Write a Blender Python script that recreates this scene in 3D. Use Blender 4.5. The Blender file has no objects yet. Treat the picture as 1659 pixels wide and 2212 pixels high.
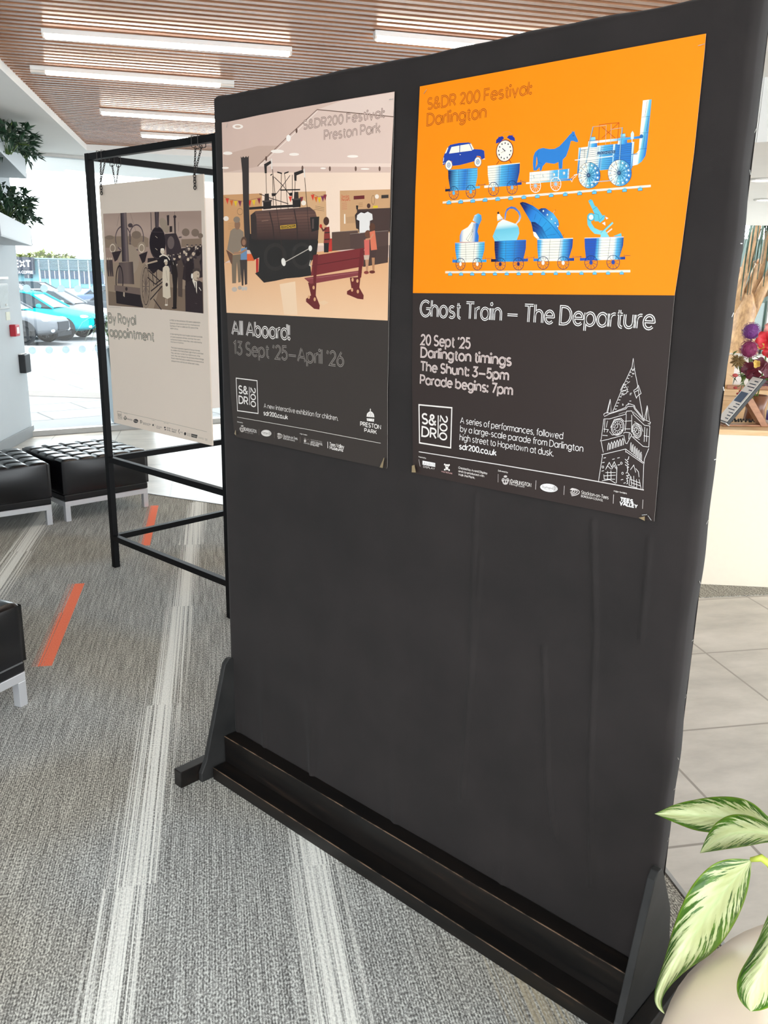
import bpy, bmesh, math, random
from mathutils import Vector, Matrix
from mathutils.geometry import tessellate_polygon
S = bpy.context.scene
COL = S.collection
# ------------------------------------------------------------------ camera
PITCH, ROLL, CAM_H = .2657, .0197, 1.55
cam_data = bpy.data.cameras.new('camera'); cam = bpy.data.objects.new('camera', cam_data); COL.objects.link(cam)
fw = Vector((0, math.cos(PITCH), -math.sin(PITCH))); rt0 = Vector((1, 0, 0)); up0 = rt0.cross(fw)
rt = rt0*math.cos(ROLL)+up0*math.sin(ROLL); up = up0*math.cos(ROLL)-rt0*math.sin(ROLL)
m = Matrix((rt, up, -fw)).transposed().to_4x4(); m.translation = (0, 0, CAM_H); cam.matrix_world = m
cam_data.sensor_fit = 'VERTICAL'; cam_data.sensor_height = 24; cam_data.lens = 24*1853/2212; cam_data.clip_start = .05; cam_data.clip_end = 500
S.camera = cam
# ------------------------------------------------------------------ sky, sun, exposure
SKY, SUN, EXPO = 4.0, 3.2, 0.55
LAMP = 15.0
S.view_settings.view_transform = 'Standard'; S.view_settings.look = 'None'; S.view_settings.gamma = 1; S.view_settings.use_curve_mapping = False
S.view_settings.exposure = EXPO
w = bpy.data.worlds.new('sky'); S.world = w; w.use_nodes = True
bg = w.node_tree.nodes['Background']; bg.inputs[0].default_value = (.90, .96, 1, 1); bg.inputs[1].default_value = SKY
sd = bpy.data.lights.new('sun', 'SUN'); sd.energy = SUN; sd.angle = .03; sd.color = (1, .97, .92)
sun = bpy.data.objects.new('sun', sd); COL.objects.link(sun)
sun.rotation_euler = Vector((.20, -.50, -.84)).to_track_quat('-Z', 'Y').to_euler()

# ------------------------------------------------------------------ materials
def lin(c):
    if isinstance(c, str): c = [int(c[i:i+2], 16)/255 for i in (0, 2, 4)]
    return [x/12.92 if x <= .04045 else ((x+.055)/1.055)**2.4 for x in c]
class NT:
    def __init__(s, name):
        s.m = bpy.data.materials.new(name); s.m.use_nodes = True; s.t = s.m.node_tree; s.b = s.t.nodes['Principled BSDF']; s.out = s.t.nodes['Material Output']
    def n(s, typ, **kw):
        nd = s.t.nodes.new(typ)
        for k, v in kw.items(): setattr(nd, k, v)
        return nd
    def put(s, sock, v):
        if isinstance(v, bpy.types.NodeSocket): s.t.links.new(v, sock)
        else: sock.default_value = v
    def M(s, op, a, b=0., c=0.):
        nd = s.n('ShaderNodeMath', operation=op)
        for i, v in enumerate((a, b, c)): s.put(nd.inputs[i], v)
        return nd.outputs[0]
    def noise(s, vec, scale, detail=2., rough=.5):
        nd = s.n('ShaderNodeTexNoise'); s.put(nd.inputs['Vector'], vec); nd.inputs['Scale'].default_value = scale; nd.inputs['Detail'].default_value = detail; nd.inputs['Roughness'].default_value = rough
        return nd.outputs['Fac']
    def ramp(s, f, *stops):
        nd = s.n('ShaderNodeValToRGB'); s.put(nd.inputs[0], f); e = nd.color_ramp.elements
        while len(e) < len(stops): e.new(.5)
        for i, (p, c) in enumerate(stops): e[i].position = p; e[i].color = (*lin(c), 1)
        return nd.outputs[0]
    def mix(s, f, a, b, mode='MIX'):
        nd = s.n('ShaderNodeMix', data_type='RGBA', blend_type=mode); s.put(nd.inputs[0], f)
        for i, v in ((6, a), (7, b)): s.put(nd.inputs[i], (*lin(v), 1) if isinstance(v, str) else v)
        return nd.outputs[2]
    def obj(s, scale=(1, 1, 1), rot=(0, 0, 0), loc=(0, 0, 0)):
        tc = s.n('ShaderNodeTexCoord'); mp = s.n('ShaderNodeMapping'); s.t.links.new(tc.outputs['Object'], mp.inputs[0])
        mp.inputs['Scale'].default_value = scale; mp.inputs['Rotation'].default_value = rot; mp.inputs['Location'].default_value = loc
        return mp.outputs[0]
    def xyz(s, v):
        nd = s.n('ShaderNodeSeparateXYZ'); s.put(nd.inputs[0], v); return nd.outputs
    def cmb(s, x, y, z=0.):
        nd = s.n('ShaderNodeCombineXYZ')
        for i, v in enumerate((x, y, z)): s.put(nd.inputs[i], v)
        return nd.outputs[0]
    def fall(s, v, a, b):       # 1 below a, 0 above b
        nd = s.n('ShaderNodeMapRange'); nd.clamp = True; s.put(nd.inputs[0], v); nd.inputs[1].default_value = a; nd.inputs[2].default_value = b; nd.inputs[3].default_value = 1; nd.inputs[4].default_value = 0
        return nd.outputs[0]
    def bump(s, h, strength, dist=.002):
        nd = s.n('ShaderNodeBump'); s.put(nd.inputs['Height'], h); nd.inputs['Strength'].default_value = strength; nd.inputs['Distance'].default_value = dist
        s.t.links.new(nd.outputs[0], s.b.inputs['Normal'])
    def set(s, col=None, rough=None, metal=None, spec=None):
        if col is not None: s.put(s.b.inputs['Base Color'], (*lin(col), 1) if isinstance(col, str) else col)
        if rough is not None: s.put(s.b.inputs['Roughness'], rough)
        if metal is not None: s.b.inputs['Metallic'].default_value = metal
        if spec is not None: s.b.inputs['Specular IOR Level'].default_value = spec
        return s.m
def plain(name, c, rough=.5, metal=0, spec=.5, var=.06, scale=6, bump=0, bscale=200):
    k = NT(name); v = k.obj(); f = k.noise(v, scale, 3)
    a = lin(c); hi = [min(1, x*(1+var)) for x in a]; lo = [x*(1-var) for x in a]
    k.set(k.mix(f, (*lo, 1), (*hi, 1)), rough, metal, spec)
    if bump: k.bump(k.noise(v, bscale, 2), bump)
    return k.m
def glow(name, c, e):
    k = NT(name); k.set(c, .5); k.b.inputs['Emission Color'].default_value = (*lin(c), 1); k.b.inputs['Emission Strength'].default_value = e
    return k.m
MAT = {}
def build_materials():
    # carpet: grey loop pile in planks, white line clusters, coral inlays
    k = NT('carpet'); v = k.obj(rot=(0, 0, -math.radians(11.5))); X, Y, _ = k.xyz(v)
    loops = k.noise(k.cmb(X, k.M('MULTIPLY', Y, .62)), 210, 1.5, .6)
    grain = loops
    ribs = k.M('SINE', k.M('ADD', k.M('MULTIPLY', X, 950), k.M('MULTIPLY', k.noise(v, 40, 1), 2.5)))
    streak = k.noise(k.cmb(k.M('MULTIPLY', X, 120), k.M('MULTIPLY', Y, 4)), 1, 2, .6)
    fl = k.M('ADD', k.M('ADD', k.M('MULTIPLY', loops, .72), k.M('MULTIPLY', streak, .28)), k.M('MULTIPLY', ribs, .045))
    base = k.ramp(fl, (.36, '575654'), (.50, '969591'), (.63, 'd2d2cc'))
    brown = k.ramp(fl, (.36, '544e45'), (.50, '8f8676'), (.63, 'c6bba4'))
    base = k.mix(k.M('MULTIPLY', k.fall(k.noise(v, .9, 1), .40, .52), .5), base, brown)
    step = k.M('FLOOR', Y)                                                     # plank joints about every metre
    jit = k.M('MULTIPLY', k.M('SINE', k.M('MULTIPLY', step, 12.9)), .012)
    lines = k.noise(k.cmb(k.M('MULTIPLY', X, 150), k.M('ADD', k.M('MULTIPLY', step, 7.3), k.M('MULTIPLY', Y, .25))), 1, 2, .75)
    def band(c0, slope, hw, y0, y1):
        d = k.M('ABSOLUTE', k.M('SUBTRACT', X, k.M('ADD', k.M('ADD', k.M('MULTIPLY', Y, slope), c0), jit)))
        yy = k.M('ABSOLUTE', k.M('SUBTRACT', Y, (y0+y1)/2)); yk = k.fall(yy, (y1-y0)/2-.01, (y1-y0)/2+.01)
        core = k.fall(d, hw*.1, hw*1.25)
        edge = k.M('MULTIPLY', k.fall(d, hw, hw+.006), yk)
        on = k.fall(k.M('SUBTRACT', .56, k.M('ADD', k.M('MULTIPLY', lines, .8), k.M('MULTIPLY', core, .20))), -.02, .10)
        return k.M('MULTIPLY', edge, on)
    white = band(-.321, .032, .072, -1, 7)
    for a in ((.205, .013, .072, -1, 2.9), (-1.12, 0, .075, 3.2, 6.4), (-1.75, .02, .07, -1, 4), (1.62, 0, .07, -1, 9)): white = k.M('MAXIMUM', white, band(*a))
    tan_ = band(.66, 0, .075, -1, 4)
    base = k.mix(k.M('MULTIPLY', tan_, .75), base, 'b3a68c')
    base = k.mix(k.M('MULTIPLY', white, k.M('ADD', .55, k.M('MULTIPLY', grain, .6))), base, 'f0eee6')
    for c, hw, y0, y1 in ((-.718, .041, 3.41, 4.40), (-.425, .037, 5.02, 5.95), (-1.9, .04, 1.2, 2.2)):
        dx = k.M('SUBTRACT', X, c)
        rr = k.M('MULTIPLY', k.fall(k.M('ABSOLUTE', dx), hw-.002, hw+.002), k.fall(k.M('ABSOLUTE', k.M('SUBTRACT', Y, (y0+y1)/2)), (y1-y0)/2-.004, (y1-y0)/2+.004))
        solid = k.fall(k.M('SUBTRACT', k.M('MULTIPLY', lines, 1.1), k.M('MULTIPLY', dx, 9)), .62, .72)
        base = k.mix(k.M('MULTIPLY', rr, k.M('ADD', .12, k.M('MULTIPLY', solid, .88))), base, k.mix(grain, 'ee6545', 'ff9674'))
    k.set(base, .95, 0, .15); k.bump(fl, .35, .003); MAT['carpet'] = k.m
    # stone tile
    k = NT('stone_tile'); v = k.obj(rot=(0, 0, -math.radians(11.5)), loc=(0, 0, 0)); X, Y, _ = k.xyz(v)
    def joint(t, o, p):
        f = k.M('ABSOLUTE', k.M('SUBTRACT', k.M('FRACT', k.M('DIVIDE', k.M('SUBTRACT', t, o), p)), .5)); return k.fall(k.M('SUBTRACT', .5, f), .0035/p, .006/p)
    j = k.M('MAXIMUM', joint(X, 2.077, .6), joint(Y, 1.905, .6))
    cloud = k.noise(k.cmb(k.M('MULTIPLY', X, 1), k.M('MULTIPLY', Y, 2.2)), 2.6, 6, .62)
    c = k.ramp(cloud, (.3, 'aaa49b'), (.5, 'bfb8ae'), (.72, 'd2cac0'))
    k.set(k.mix(j, c, '938b82'), k.M('ADD', .22, k.M('MULTIPLY', cloud, .25)), 0, .5); k.bump(k.M('SUBTRACT', cloud, j), .12, .002); MAT['tile'] = k.m
    # paving outside
    k = NT('paving'); v = k.obj(rot=(0, 0, math.radians(-38))); X, Y, _ = k.xyz(v)
    b = k.n('ShaderNodeTexBrick'); k.put(b.inputs['Vector'], v); b.inputs['Scale'].default_value = 1; b.inputs['Brick Width'].default_value = 1.15; b.inputs['Row Height'].default_value = .6; b.inputs['Mortar Size'].default_value = .012
    for i, cc in ((1, '5f6469'), (2, '6a6f72'), (3, '1c1f23')): b.inputs[i].default_value = (*lin(cc), 1)
    k.set(k.mix(k.M('MULTIPLY', k.noise(v, 5, 4), .3), b.outputs[0], '8a8884'), .8); MAT['paving'] = k.m
    k = NT('asphalt'); v = k.obj(); k.set(k.ramp(k.noise(v, 3, 6, .7), (.3, '5c5f63'), (.7, '797b7e')), .9); MAT['asphalt'] = k.m
    MAT['plaster'] = plain('white_plaster', 'ebebe9', .85, var=.02)
    MAT['wall'] = plain('grey_white_wall_paint', 'b9c1c6', .8, var=.02)
    MAT['skirting'] = plain('grey_skirting', '8b9093', .5)
    MAT['alu'] = plain('grey_aluminium', 'a3a3a1', .4, .4)
    # timber slats
    k = NT('slat_timber'); v = k.obj(rot=(0, 0, -math.radians(14))); X, Y, Z = k.xyz(v)
    f = k.noise(k.cmb(k.M('MULTIPLY', X, 2), k.M('MULTIPLY', Y, 60), Z), 1, 4, .6)
    k.set(k.ramp(f, (.3, '8a5c42'), (.7, 'b58566')), .27, 0, .75); MAT['slat'] = k.m
    MAT['slat_back'] = plain('black_ceiling_backing', '2a2320', .9)
    MAT['lamp'] = glow('lamp_diffuser', 'fff1e0', LAMP); MAT['lamp_off'] = plain('lamp_end_cap', 'd8d0c8', .4)
    MAT['downlight'] = glow('downlight_lens', 'fff3e2', 12)
    MAT['wm'] = plain('white_metal', 'e2e2e0', .35)
    # black fabric
    k = NT('black_fabric'); v = k.obj(); wv = k.n('ShaderNodeTexWave'); k.put(wv.inputs[0], v); wv.inputs['Scale'].default_value = 420; wv.bands_direction = 'DIAGONAL'
    f = k.noise(v, 5, 4, .6); k.set(k.ramp(f, (.3, '181413'), (.7, '221d1c')), .8, 0, .25); k.bump(k.M('ADD', k.M('MULTIPLY', wv.outputs['Fac'], .5), k.noise(v, 900, 1)), .25, .0008)
    k.b.inputs['Sheen Weight'].default_value = .05; MAT['fabric'] = k.m
    # black painted timber with worn edges
    k = NT('black_painted_wood'); v = k.obj(); f = k.noise(k.cmb(*[k.M('MULTIPLY', q, r) for q, r in zip(k.xyz(v), (3, 40, 40))]), 1, 5, .65)
    k.set(k.ramp(f, (.35, '0a0909'), (.60, '15100d'), (.78, '33241a')), k.M('ADD', .28, k.M('MULTIPLY', f, .25)), 0, .35); k.bump(f, .25, .001); MAT['bwood'] = k.m
    k = NT('black_painted_board'); v = k.obj(); f = k.noise(v, 9, 5, .6); k.set(k.ramp(f, (.3, '202020'), (.7, '2f2e2d')), .5, 0, .25); MAT['bboard'] = k.m
    k = NT('worn_timber_edge'); k.set(k.ramp(k.noise(k.obj(), 16, 4, .7), (.42, '171311'), (.60, '6e5846')), .5); MAT['bare_edge'] = k.m
    MAT['bmetal'] = plain('black_metal', '08080a', .5, 0, .14)
    MAT['chain'] = plain('dark_steel_chain', '3a3634', .35, .9)
    MAT['staple'] = plain('staple_steel', 'd8d8d4', .25, 1)
    # tufted black leather
    k = NT('black_leather'); v = k.obj(); k.set(k.ramp(k.noise(v, 3, 2), (.3, '08080b'), (.7, '0e0e12')), .25, 0, .5); vo = k.n('ShaderNodeTexVoronoi'); k.put(vo.inputs['Vector'], v); vo.inputs['Scale'].default_value = 420; k.bump(vo.outputs['Distance'], .04, .0004); MAT['leather'] = k.m
    MAT['chrome'] = plain('brushed_silver_leg', 'cfcfd2', .3, .55, .5, .03)
    # printed surface
    def printed(name, rough, coat):
        k = NT(name); a = k.n('ShaderNodeVertexColor', layer_name='ink'); k.set(a.outputs[0], rough, 0, .18); k.b.inputs['Coat Weight'].default_value = coat; k.b.inputs['Coat Roughness'].default_value = .22
        k.bump(k.noise(k.obj(), 5.5, 1), .22, .02); MAT[name] = k.m
    printed('poster_print', .45, .03); printed('board_print', .7, 0)
    MAT['board'] = plain('cream_foam_board', 'e0cfbf', .75, var=.015); MAT['board_back'] = plain('white_board_back', 'e4dad2', .75, var=.02)
    MAT['paper_back'] = plain('poster_paper', 'cfc9c2', .6)
    # foliage
    for nm, a, b in (('shrub_leaf', '16301f', '33523a'), ('pale_leaf', '2c4a1e', '587636'), ('tree_leaf', '56601c', '7d8430'), ('palm_leaf', '1a2e20', '42594a'), ('stem_green', '3d5a28', '6c8640')):
        k = NT(nm); k.set(k.ramp(k.noise(k.obj(), 14, 2), (.3, a), (.7, b)), .45); MAT[nm] = k.m
    # variegated leaf: pale centre, dark streaked margins running along the side veins
    k = NT('variegated_leaf'); uv = k.n('ShaderNodeUVMap', uv_map='leaf'); U, V, _ = k.xyz(uv.outputs[0])
    au = k.M('ABSOLUTE', k.M('SUBTRACT', k.M('MULTIPLY', U, 2), 1)); t = k.M('ADD', k.M('MULTIPLY', V, 1.6), k.M('MULTIPLY', au, -.55))
    st = k.noise(k.cmb(k.M('MULTIPLY', au, 1.5), k.M('MULTIPLY', t, 13), k.M('MULTIPLY', U, 1.3)), 1, 4, .7)
    d = k.M('ADD', k.M('MULTIPLY', st, 1.65), k.M('SUBTRACT', k.M('MULTIPLY', k.M('SUBTRACT', au, .5), .62), .16))
    dark = k.fall(k.M('SUBTRACT', 1.5, d), .70, .76)
    green = k.ramp(k.noise(uv.outputs[0], 6, 2), (.35, '33591f'), (.65, '5c8626'))
    pale = k.mix(k.fall(k.M('ABSOLUTE', k.M('SUBTRACT', au, .0)), .01, .10), k.ramp(k.noise(uv.outputs[0], 4, 3), (.3, 'b9bf86'), (.7, 'd6dcae')), 'c3cf9a')
    rim = k.fall(k.M('SUBTRACT', 1., au), .03, .09)
    c = k.mix(dark, pale, green); c = k.mix(k.M('MULTIPLY', rim, .75), c, '86a72a')
    k.set(c, .32, 0, .5); k.b.inputs['Subsurface Weight'].default_value = .0; k.bump(k.M('ADD', k.M('SINE', k.M('MULTIPLY', t, 40)), k.M('MULTIPLY', st, .6)), .18, .003)
    tr = k.n('ShaderNodeBsdfTranslucent'); k.t.links.new(c, tr.inputs[0]); ms = k.n('ShaderNodeMixShader'); ms.inputs[0].default_value = .3
    k.t.links.new(k.b.outputs[0], ms.inputs[1]); k.t.links.new(tr.outputs[0], ms.inputs[2]); k.t.links.new(ms.outputs[0], k.out.inputs[0]); MAT['vleaf'] = k.m
    MAT['leaf_tip'] = plain('yellow_green_petiole', 'b4c04c', .4)
    MAT['pot'] = plain('cream_glazed_pot', 'ecd8c4', .25, var=.02); MAT['soil'] = plain('dark_soil', '2a211b', .95, var=.4, scale=60)
    # reception
    MAT['laminate'] = plain('cream_laminate', 'ece0cc', .5, var=.03, scale=40)
    def wood(name, a, b, sc):
        k = NT(name); v = k.obj(); f = k.noise(k.cmb(*[k.M('MULTIPLY', q, r) for q, r in zip(k.xyz(v), sc)]), 1, 4, .6); k.set(k.ramp(f, (.3, a), (.7, b)), .45); MAT[name] = k.m
    wood('beech', 'd9ae7c', 'e8c79a', (4, 30, 60)); wood('stand_wood', '9a6a4c', 'b98562', (20, 20, 60)); wood('handrail', '8a5c38', 'a8744a', (20, 20, 20))
    wood('bark', '8a6748', 'c39c70', (22, 22, 9))
    MAT['white_top'] = plain('white_worktop', 'e9e6e2', .35); MAT['black_plastic'] = plain('black_plastic', '0b0b0c', .3); MAT['stair_wall'] = plain('grey_green_wall', '66756f', .7, var=.05)
    MAT['dark_void'] = plain('dark_recess', '23282a', .8)
    for nm, cc in (('allium_purple', '7a3a86'), ('allium_magenta', '8f2f5e'), ('lily_red', 'd8323c'), ('lily_pink', 'e89a92'), ('orchid_wine', '5a1226'), ('freesia', 'e8c46a'), ('sea_holly', '8a7148'), ('bud_pink', 'b84a44')): MAT[nm] = plain(nm, cc, .5, var=.2, scale=60)
    MAT['vase'] = plain('brown_vase', '7a4a30', .3); MAT['violet'] = plain('violet_plastic', '4a3a86', .3)
    # outside things
    for nm, cc in (('paint_cyan', '00a0ae'), ('paint_silver', '64686d'), ('paint_white', '7d8286'), ('paint_grey', '41474d'), ('paint_black', '22262b'), ('paint_blue', '56677f')): MAT[nm] = plain(nm, cc, .6, 0, .06, .02)
    MAT['car_glass'] = plain('tinted_glass', '24323a', .2, 0, .25, .02); MAT['tyre'] = plain('tyre_rubber', '1a1c1f', .8); MAT['rim'] = plain('alloy_rim', '8a8e92', .3, .6); MAT['caliper'] = plain('red_caliper', '8c0f1c', .4); MAT['lens'] = plain('headlight_lens', 'd6e2ea', .1)
    MAT['cladding'] = plain('pale_blue_cladding', '74858f', .6); MAT['sign_blue'] = plain('slate_sign_face', '272c3a', .5, var=.02); MAT['shop_glass'] = plain('shop_glass', '1f3a52', .2, 0, .5, .12); MAT['white_paint'] = plain('white_sign_letters', 'f2f4f5', .5, var=.01); MAT['shop_panel'] = plain('aqua_wall_panel', '6395a0', .6)
    MAT['planter_grey'] = plain('blue_grey_planter', '5e6a70', .5); MAT['kerb'] = plain('kerb_stone', '5f5a56', .85)
    MAT['trough'] = plain('pale_grey_trough', 'a3abb0', .5, var=.02); MAT['red'] = plain('red_plastic', 'b0182c', .4, var=.02); MAT['white_plastic'] = plain('white_plastic', 'e8e8e6', .4); MAT['card_black'] = plain('reader_black', '17181c', .45); MAT['notice'] = plain('notice_paper', 'a9b2b4', .5, var=.15, scale=30); MAT['sticker'] = plain('sticker_paper', 'c9cbb8', .5, var=.1, scale=40)
    k = NT('frosted_dot'); tl = k.n('ShaderNodeBsdfTranslucent'); tl.inputs[0].default_value = (.62, .70, .74, 1); ms = k.n('ShaderNodeMixShader'); ms.inputs[0].default_value = .75; k.set('dde6ea', .8); k.t.links.new(k.b.outputs[0], ms.inputs[1]); k.t.links.new(tl.outputs[0], ms.inputs[2]); k.t.links.new(ms.outputs[0], k.out.inputs[0]); MAT['dot'] = k.m
    k = NT('window_glass'); t_ = k.n('ShaderNodeBsdfTransparent'); t_.inputs[0].default_value = (.97, .99, .99, 1); g_ = k.n('ShaderNodeBsdfGlossy'); g_.inputs['Roughness'].default_value = 0; ms = k.n('ShaderNodeMixShader'); ms.inputs[0].default_value = .018
    k.t.links.new(t_.outputs[0], ms.inputs[1]); k.t.links.new(g_.outputs[0], ms.inputs[2]); k.t.links.new(ms.outputs[0], k.out.inputs[0]); MAT['glass'] = k.m
    k = NT('green_glass'); t_ = k.n('ShaderNodeBsdfTransparent'); t_.inputs[0].default_value = (.62, .72, .68, 1); g_ = k.n('ShaderNodeBsdfGlossy'); g_.inputs['Roughness'].default_value = .02; ms = k.n('ShaderNodeMixShader'); ms.inputs[0].default_value = .1
    k.t.links.new(t_.outputs[0], ms.inputs[1]); k.t.links.new(g_.outputs[0], ms.inputs[2]); k.t.links.new(ms.outputs[0], k.out.inputs[0]); MAT['green_glass'] = k.m
build_materials()

# ------------------------------------------------------------------ mesh helpers
class MB:
    def __init__(s, M=None): s.v = []; s.f = []; s.M = M or Matrix()
    def add(s, vs, fs):
        o = len(s.v); s.v += [tuple(s.M @ Vector(p)) for p in vs]; s.f += [tuple(i+o for i in f) for f in fs]; return s
    def box(s, x0, x1, y0, y1, z0, z1):
        return s.add([(x, y, z) for z in (z0, z1) for y in (y0, y1) for x in (x0, x1)], [(0, 2, 3, 1), (4, 5, 7, 6), (0, 1, 5, 4), (2, 6, 7, 3), (0, 4, 6, 2), (1, 3, 7, 5)])
    def prism(s, pts, axis, a, b):          # outline pts in the plane across axis
        def P(u, v, t): return {'x': (t, u, v), 'y': (u, t, v), 'z': (u, v, t)}[axis]
        n = len(pts); vs = [P(*p, a) for p in pts]+[P(*p, b) for p in pts]
        tri = tessellate_polygon([[Vector((*p, 0)) for p in pts]])
        return s.add(vs, [tuple(t) for t in tri]+[tuple(i+n for i in reversed(t)) for t in tri]+[(i, (i+1) % n, (i+1) % n+n, i+n) for i in range(n)])
    def lathe(s, prof, n=32, c=(0, 0, 0)):
        vs = [(c[0]+r*math.cos(2*math.pi*i/n), c[1]+r*math.sin(2*math.pi*i/n), c[2]+z) for r, z in prof for i in range(n)]
        return s.add(vs, [(j*n+i, j*n+(i+1) % n, (j+1)*n+(i+1) % n, (j+1)*n+i) for j in range(len(prof)-1) for i in range(n)])
    def tube(s, path, r, n=8, cap=True):
        path = [Vector(p) for p in path]; R = r if isinstance(r, (list, tuple)) else [r]*len(path); rings = []
        t = (path[1]-path[0]).normalized(); a = Vector((0, 0, 1)) if abs(t.z) < .9 else Vector((1, 0, 0)); u = t.cross(a).normalized()
        for i, p in enumerate(path):
            t = (path[min(i+1, len(path)-1)]-path[max(i-1, 0)]).normalized(); u = (u-t*u.dot(t)).normalized(); w_ = t.cross(u)
            rings.append([p+(u*math.cos(2*math.pi*k/n)+w_*math.sin(2*math.pi*k/n))*R[i] for k in range(n)])
        fs = [(j*n+i, j*n+(i+1) % n, (j+1)*n+(i+1) % n, (j+1)*n+i) for j in range(len(path)-1) for i in range(n)]
        if cap: fs += [tuple(range(n)), tuple(range((len(path)-1)*n, len(path)*n))]
        return s.add([p for q in rings for p in q], fs)
    def bar(s, a, b, w, h=None):            # square-section bar from a to b
        a, b = Vector(a), Vector(b); t = (b-a).normalized(); up_ = Vector((0, 0, 1)) if abs(t.z) < .95 else Vector((1, 0, 0)) if abs(t.x) < .9 else Vector((0, 1, 0))
        u = t.cross(up_).normalized()*(w/2); v = u.cross(t).normalized()*((h or w)/2)
        return s.add([p+x*u+y*v for p in (a, b) for x, y in ((-1, -1), (1, -1), (1, 1), (-1, 1))], [(0, 1, 2, 3), (7, 6, 5, 4), (0, 4, 5, 1), (1, 5, 6, 2), (2, 6, 7, 3), (3, 7, 4, 0)])
    def ball(s, c, r, n=12, sc=(1, 1, 1)):
        prof = [(math.sin(math.pi*j/n), -math.cos(math.pi*j/n)) for j in range(n+1)]; k = 2*n
        vs = [(c[0]+r*sc[0]*a*math.cos(2*math.pi*i/k), c[1]+r*sc[1]*a*math.sin(2*math.pi*i/k), c[2]+r*sc[2]*b) for a, b in prof for i in range(k)]
        return s.add(vs, [(j*k+i, j*k+(i+1) % k, (j+1)*k+(i+1) % k, (j+1)*k+i) for j in range(n) for i in range(k)])
    def torus(s, c, R, r, u, v, n=16, k=6, ru=1):
        c, u, v = Vector(c), Vector(u).normalized(), Vector(v).normalized(); w_ = u.cross(v); vs = []
        for i in range(n):
            a = 2*math.pi*i/n; d = u*math.cos(a)*ru+v*math.sin(a); e = u*math.cos(a)+v*math.sin(a)
            for j in range(k): b = 2*math.pi*j/k; vs.append(c+d*R+e*(r*math.cos(b))+w_*(r*math.sin(b)))
        return s.add(vs, [(i*k+j, i*k+(j+1) % k, ((i+1) % n)*k+(j+1) % k, ((i+1) % n)*k+j) for i in range(n) for j in range(k)])
    def grid(s, rows):
        n = len(rows[0]); return s.add([p for r in rows for p in r], [(j*n+i, j*n+i+1, (j+1)*n+i+1, (j+1)*n+i) for j in range(len(rows)-1) for i in range(n-1)])
    def build(s, name, mat, parent=None, bevel=0, smooth=False, seg=2, loc=None, rot=None):
        me = bpy.data.meshes.new(name); me.from_pydata([tuple(p) for p in s.v], [], s.f)
        b = bmesh.new(); b.from_mesh(me); bmesh.ops.remove_doubles(b, verts=b.verts, dist=1e-6); bmesh.ops.recalc_face_normals(b, faces=b.faces); b.to_mesh(me); b.free()
        if smooth: me.polygons.foreach_set('use_smooth', [True]*len(me.polygons))
        if mat is not None: me.materials.append(MAT[mat] if isinstance(mat, str) else mat)
        o = bpy.data.objects.new(name, me); COL.objects.link(o)
        if parent: o.parent = parent
        if loc: o.location = loc
        if rot: o.rotation_euler = rot
        if bevel:
            d = o.modifiers.new('edge', 'BEVEL'); d.width = bevel; d.segments = seg; d.limit_method = 'ANGLE'; d.angle_limit = .6
        return o
def tag(o, label, cat, group=None, kind=None):
    o['label'] = label; o['category'] = cat
    if group: o['group'] = group
    if kind: o['kind'] = kind
    return o
def thing(name, label, cat, loc=(0, 0, 0), rz=0, group=None):
    o = bpy.data.objects.new(name, None); o.empty_display_size = .1; COL.objects.link(o); o.location = loc; o.rotation_euler = (0, 0, rz)
    return tag(o, label, cat, group)
def struct(o): o['kind'] = 'structure'; return o
def copy_tree(o, parent=None):
    c = o.copy(); COL.objects.link(c)
    if parent: c.parent = parent
    for ch in list(o.children): copy_tree(ch, c)
    return c
R = math.radians
CEIL_Y0 = 1.6
# ------------------------------------------------------------------ room shell and ground
def poly(name, pts, z, mat, thick=None):
    b = MB()
    if thick: b.prism(pts, 'z', z-thick, z)
    else: b.add([(x, y, z) for x, y in pts], [tuple(t) for t in tessellate_polygon([[Vector((x, y, 0)) for x, y in pts]])])
    return struct(b.build(name, mat))
ca, sa = math.cos(R(11.5)), math.sin(R(11.5))
def cf(x, y): return (x*ca-y*sa, x*sa+y*ca)                     # carpet frame to world
W0 = Vector((-3.431, 8.264, 0)); WA = R(31.5); WU = Vector((math.cos(WA), math.sin(WA), 0)); WN = Vector((math.sin(WA), -math.cos(WA), 0))
we = W0+WU*9
k1 = cf(1.175, 5.10); k0 = cf(1.175, -5)
poly('floor', [(-5.2, -4), k0, k1, (-1.72, 6.07), (-3.41, 6.84), (-3.9, 6.84), (-5.2, 6.84)], 0, 'carpet', .04)
poly('floor_tile', [k0, (9, -4), (9.5, 15.5), (we.x, we.y), (W0.x, W0.y), (-3.41, 6.84), (-1.72, 6.07), k1], .0, 'tile', .04)
poly('floor_carpet_inset', [(1.631, 4.136), (3.6, 4.49), (3.6, 5.2), (1.0, 5.35), (1.3, 4.9), (1.634, 4.28)], .004, 'carpet', .003)
tr = MB()
for a, b in ((k0, k1), (k1, (-1.72, 6.07)), ((-1.72, 6.07), (-3.41, 6.84))): tr.bar((*a, .002), (*b, .002), .012, .006)
struct(tr.build('trim_1', 'alu'))
# left wall, skirting
wd = Vector((math.cos(R(94.2)), math.sin(R(94.2)), 0)); wn = Vector((wd.y, -wd.x, 0)); WP = Vector((-3.4, 7.628, 0))
lw = MB(Matrix.Translation(WP) @ Matrix.Rotation(R(94.2), 4, 'Z'))   # x runs along the wall, +y is into the wall
lw.box(-8, .645, 0, .25, 0, 2.9); struct(lw.build('wall_left', 'wall', bevel=.01))
bl = MB(lw.M); bl.box(-8, .652, -.014, 0, 0, .105); bl.box(.645, .659, -.014, .25, 0, .105); struct(bl.build('baseboard_left', 'skirting', bevel=.003))
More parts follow.
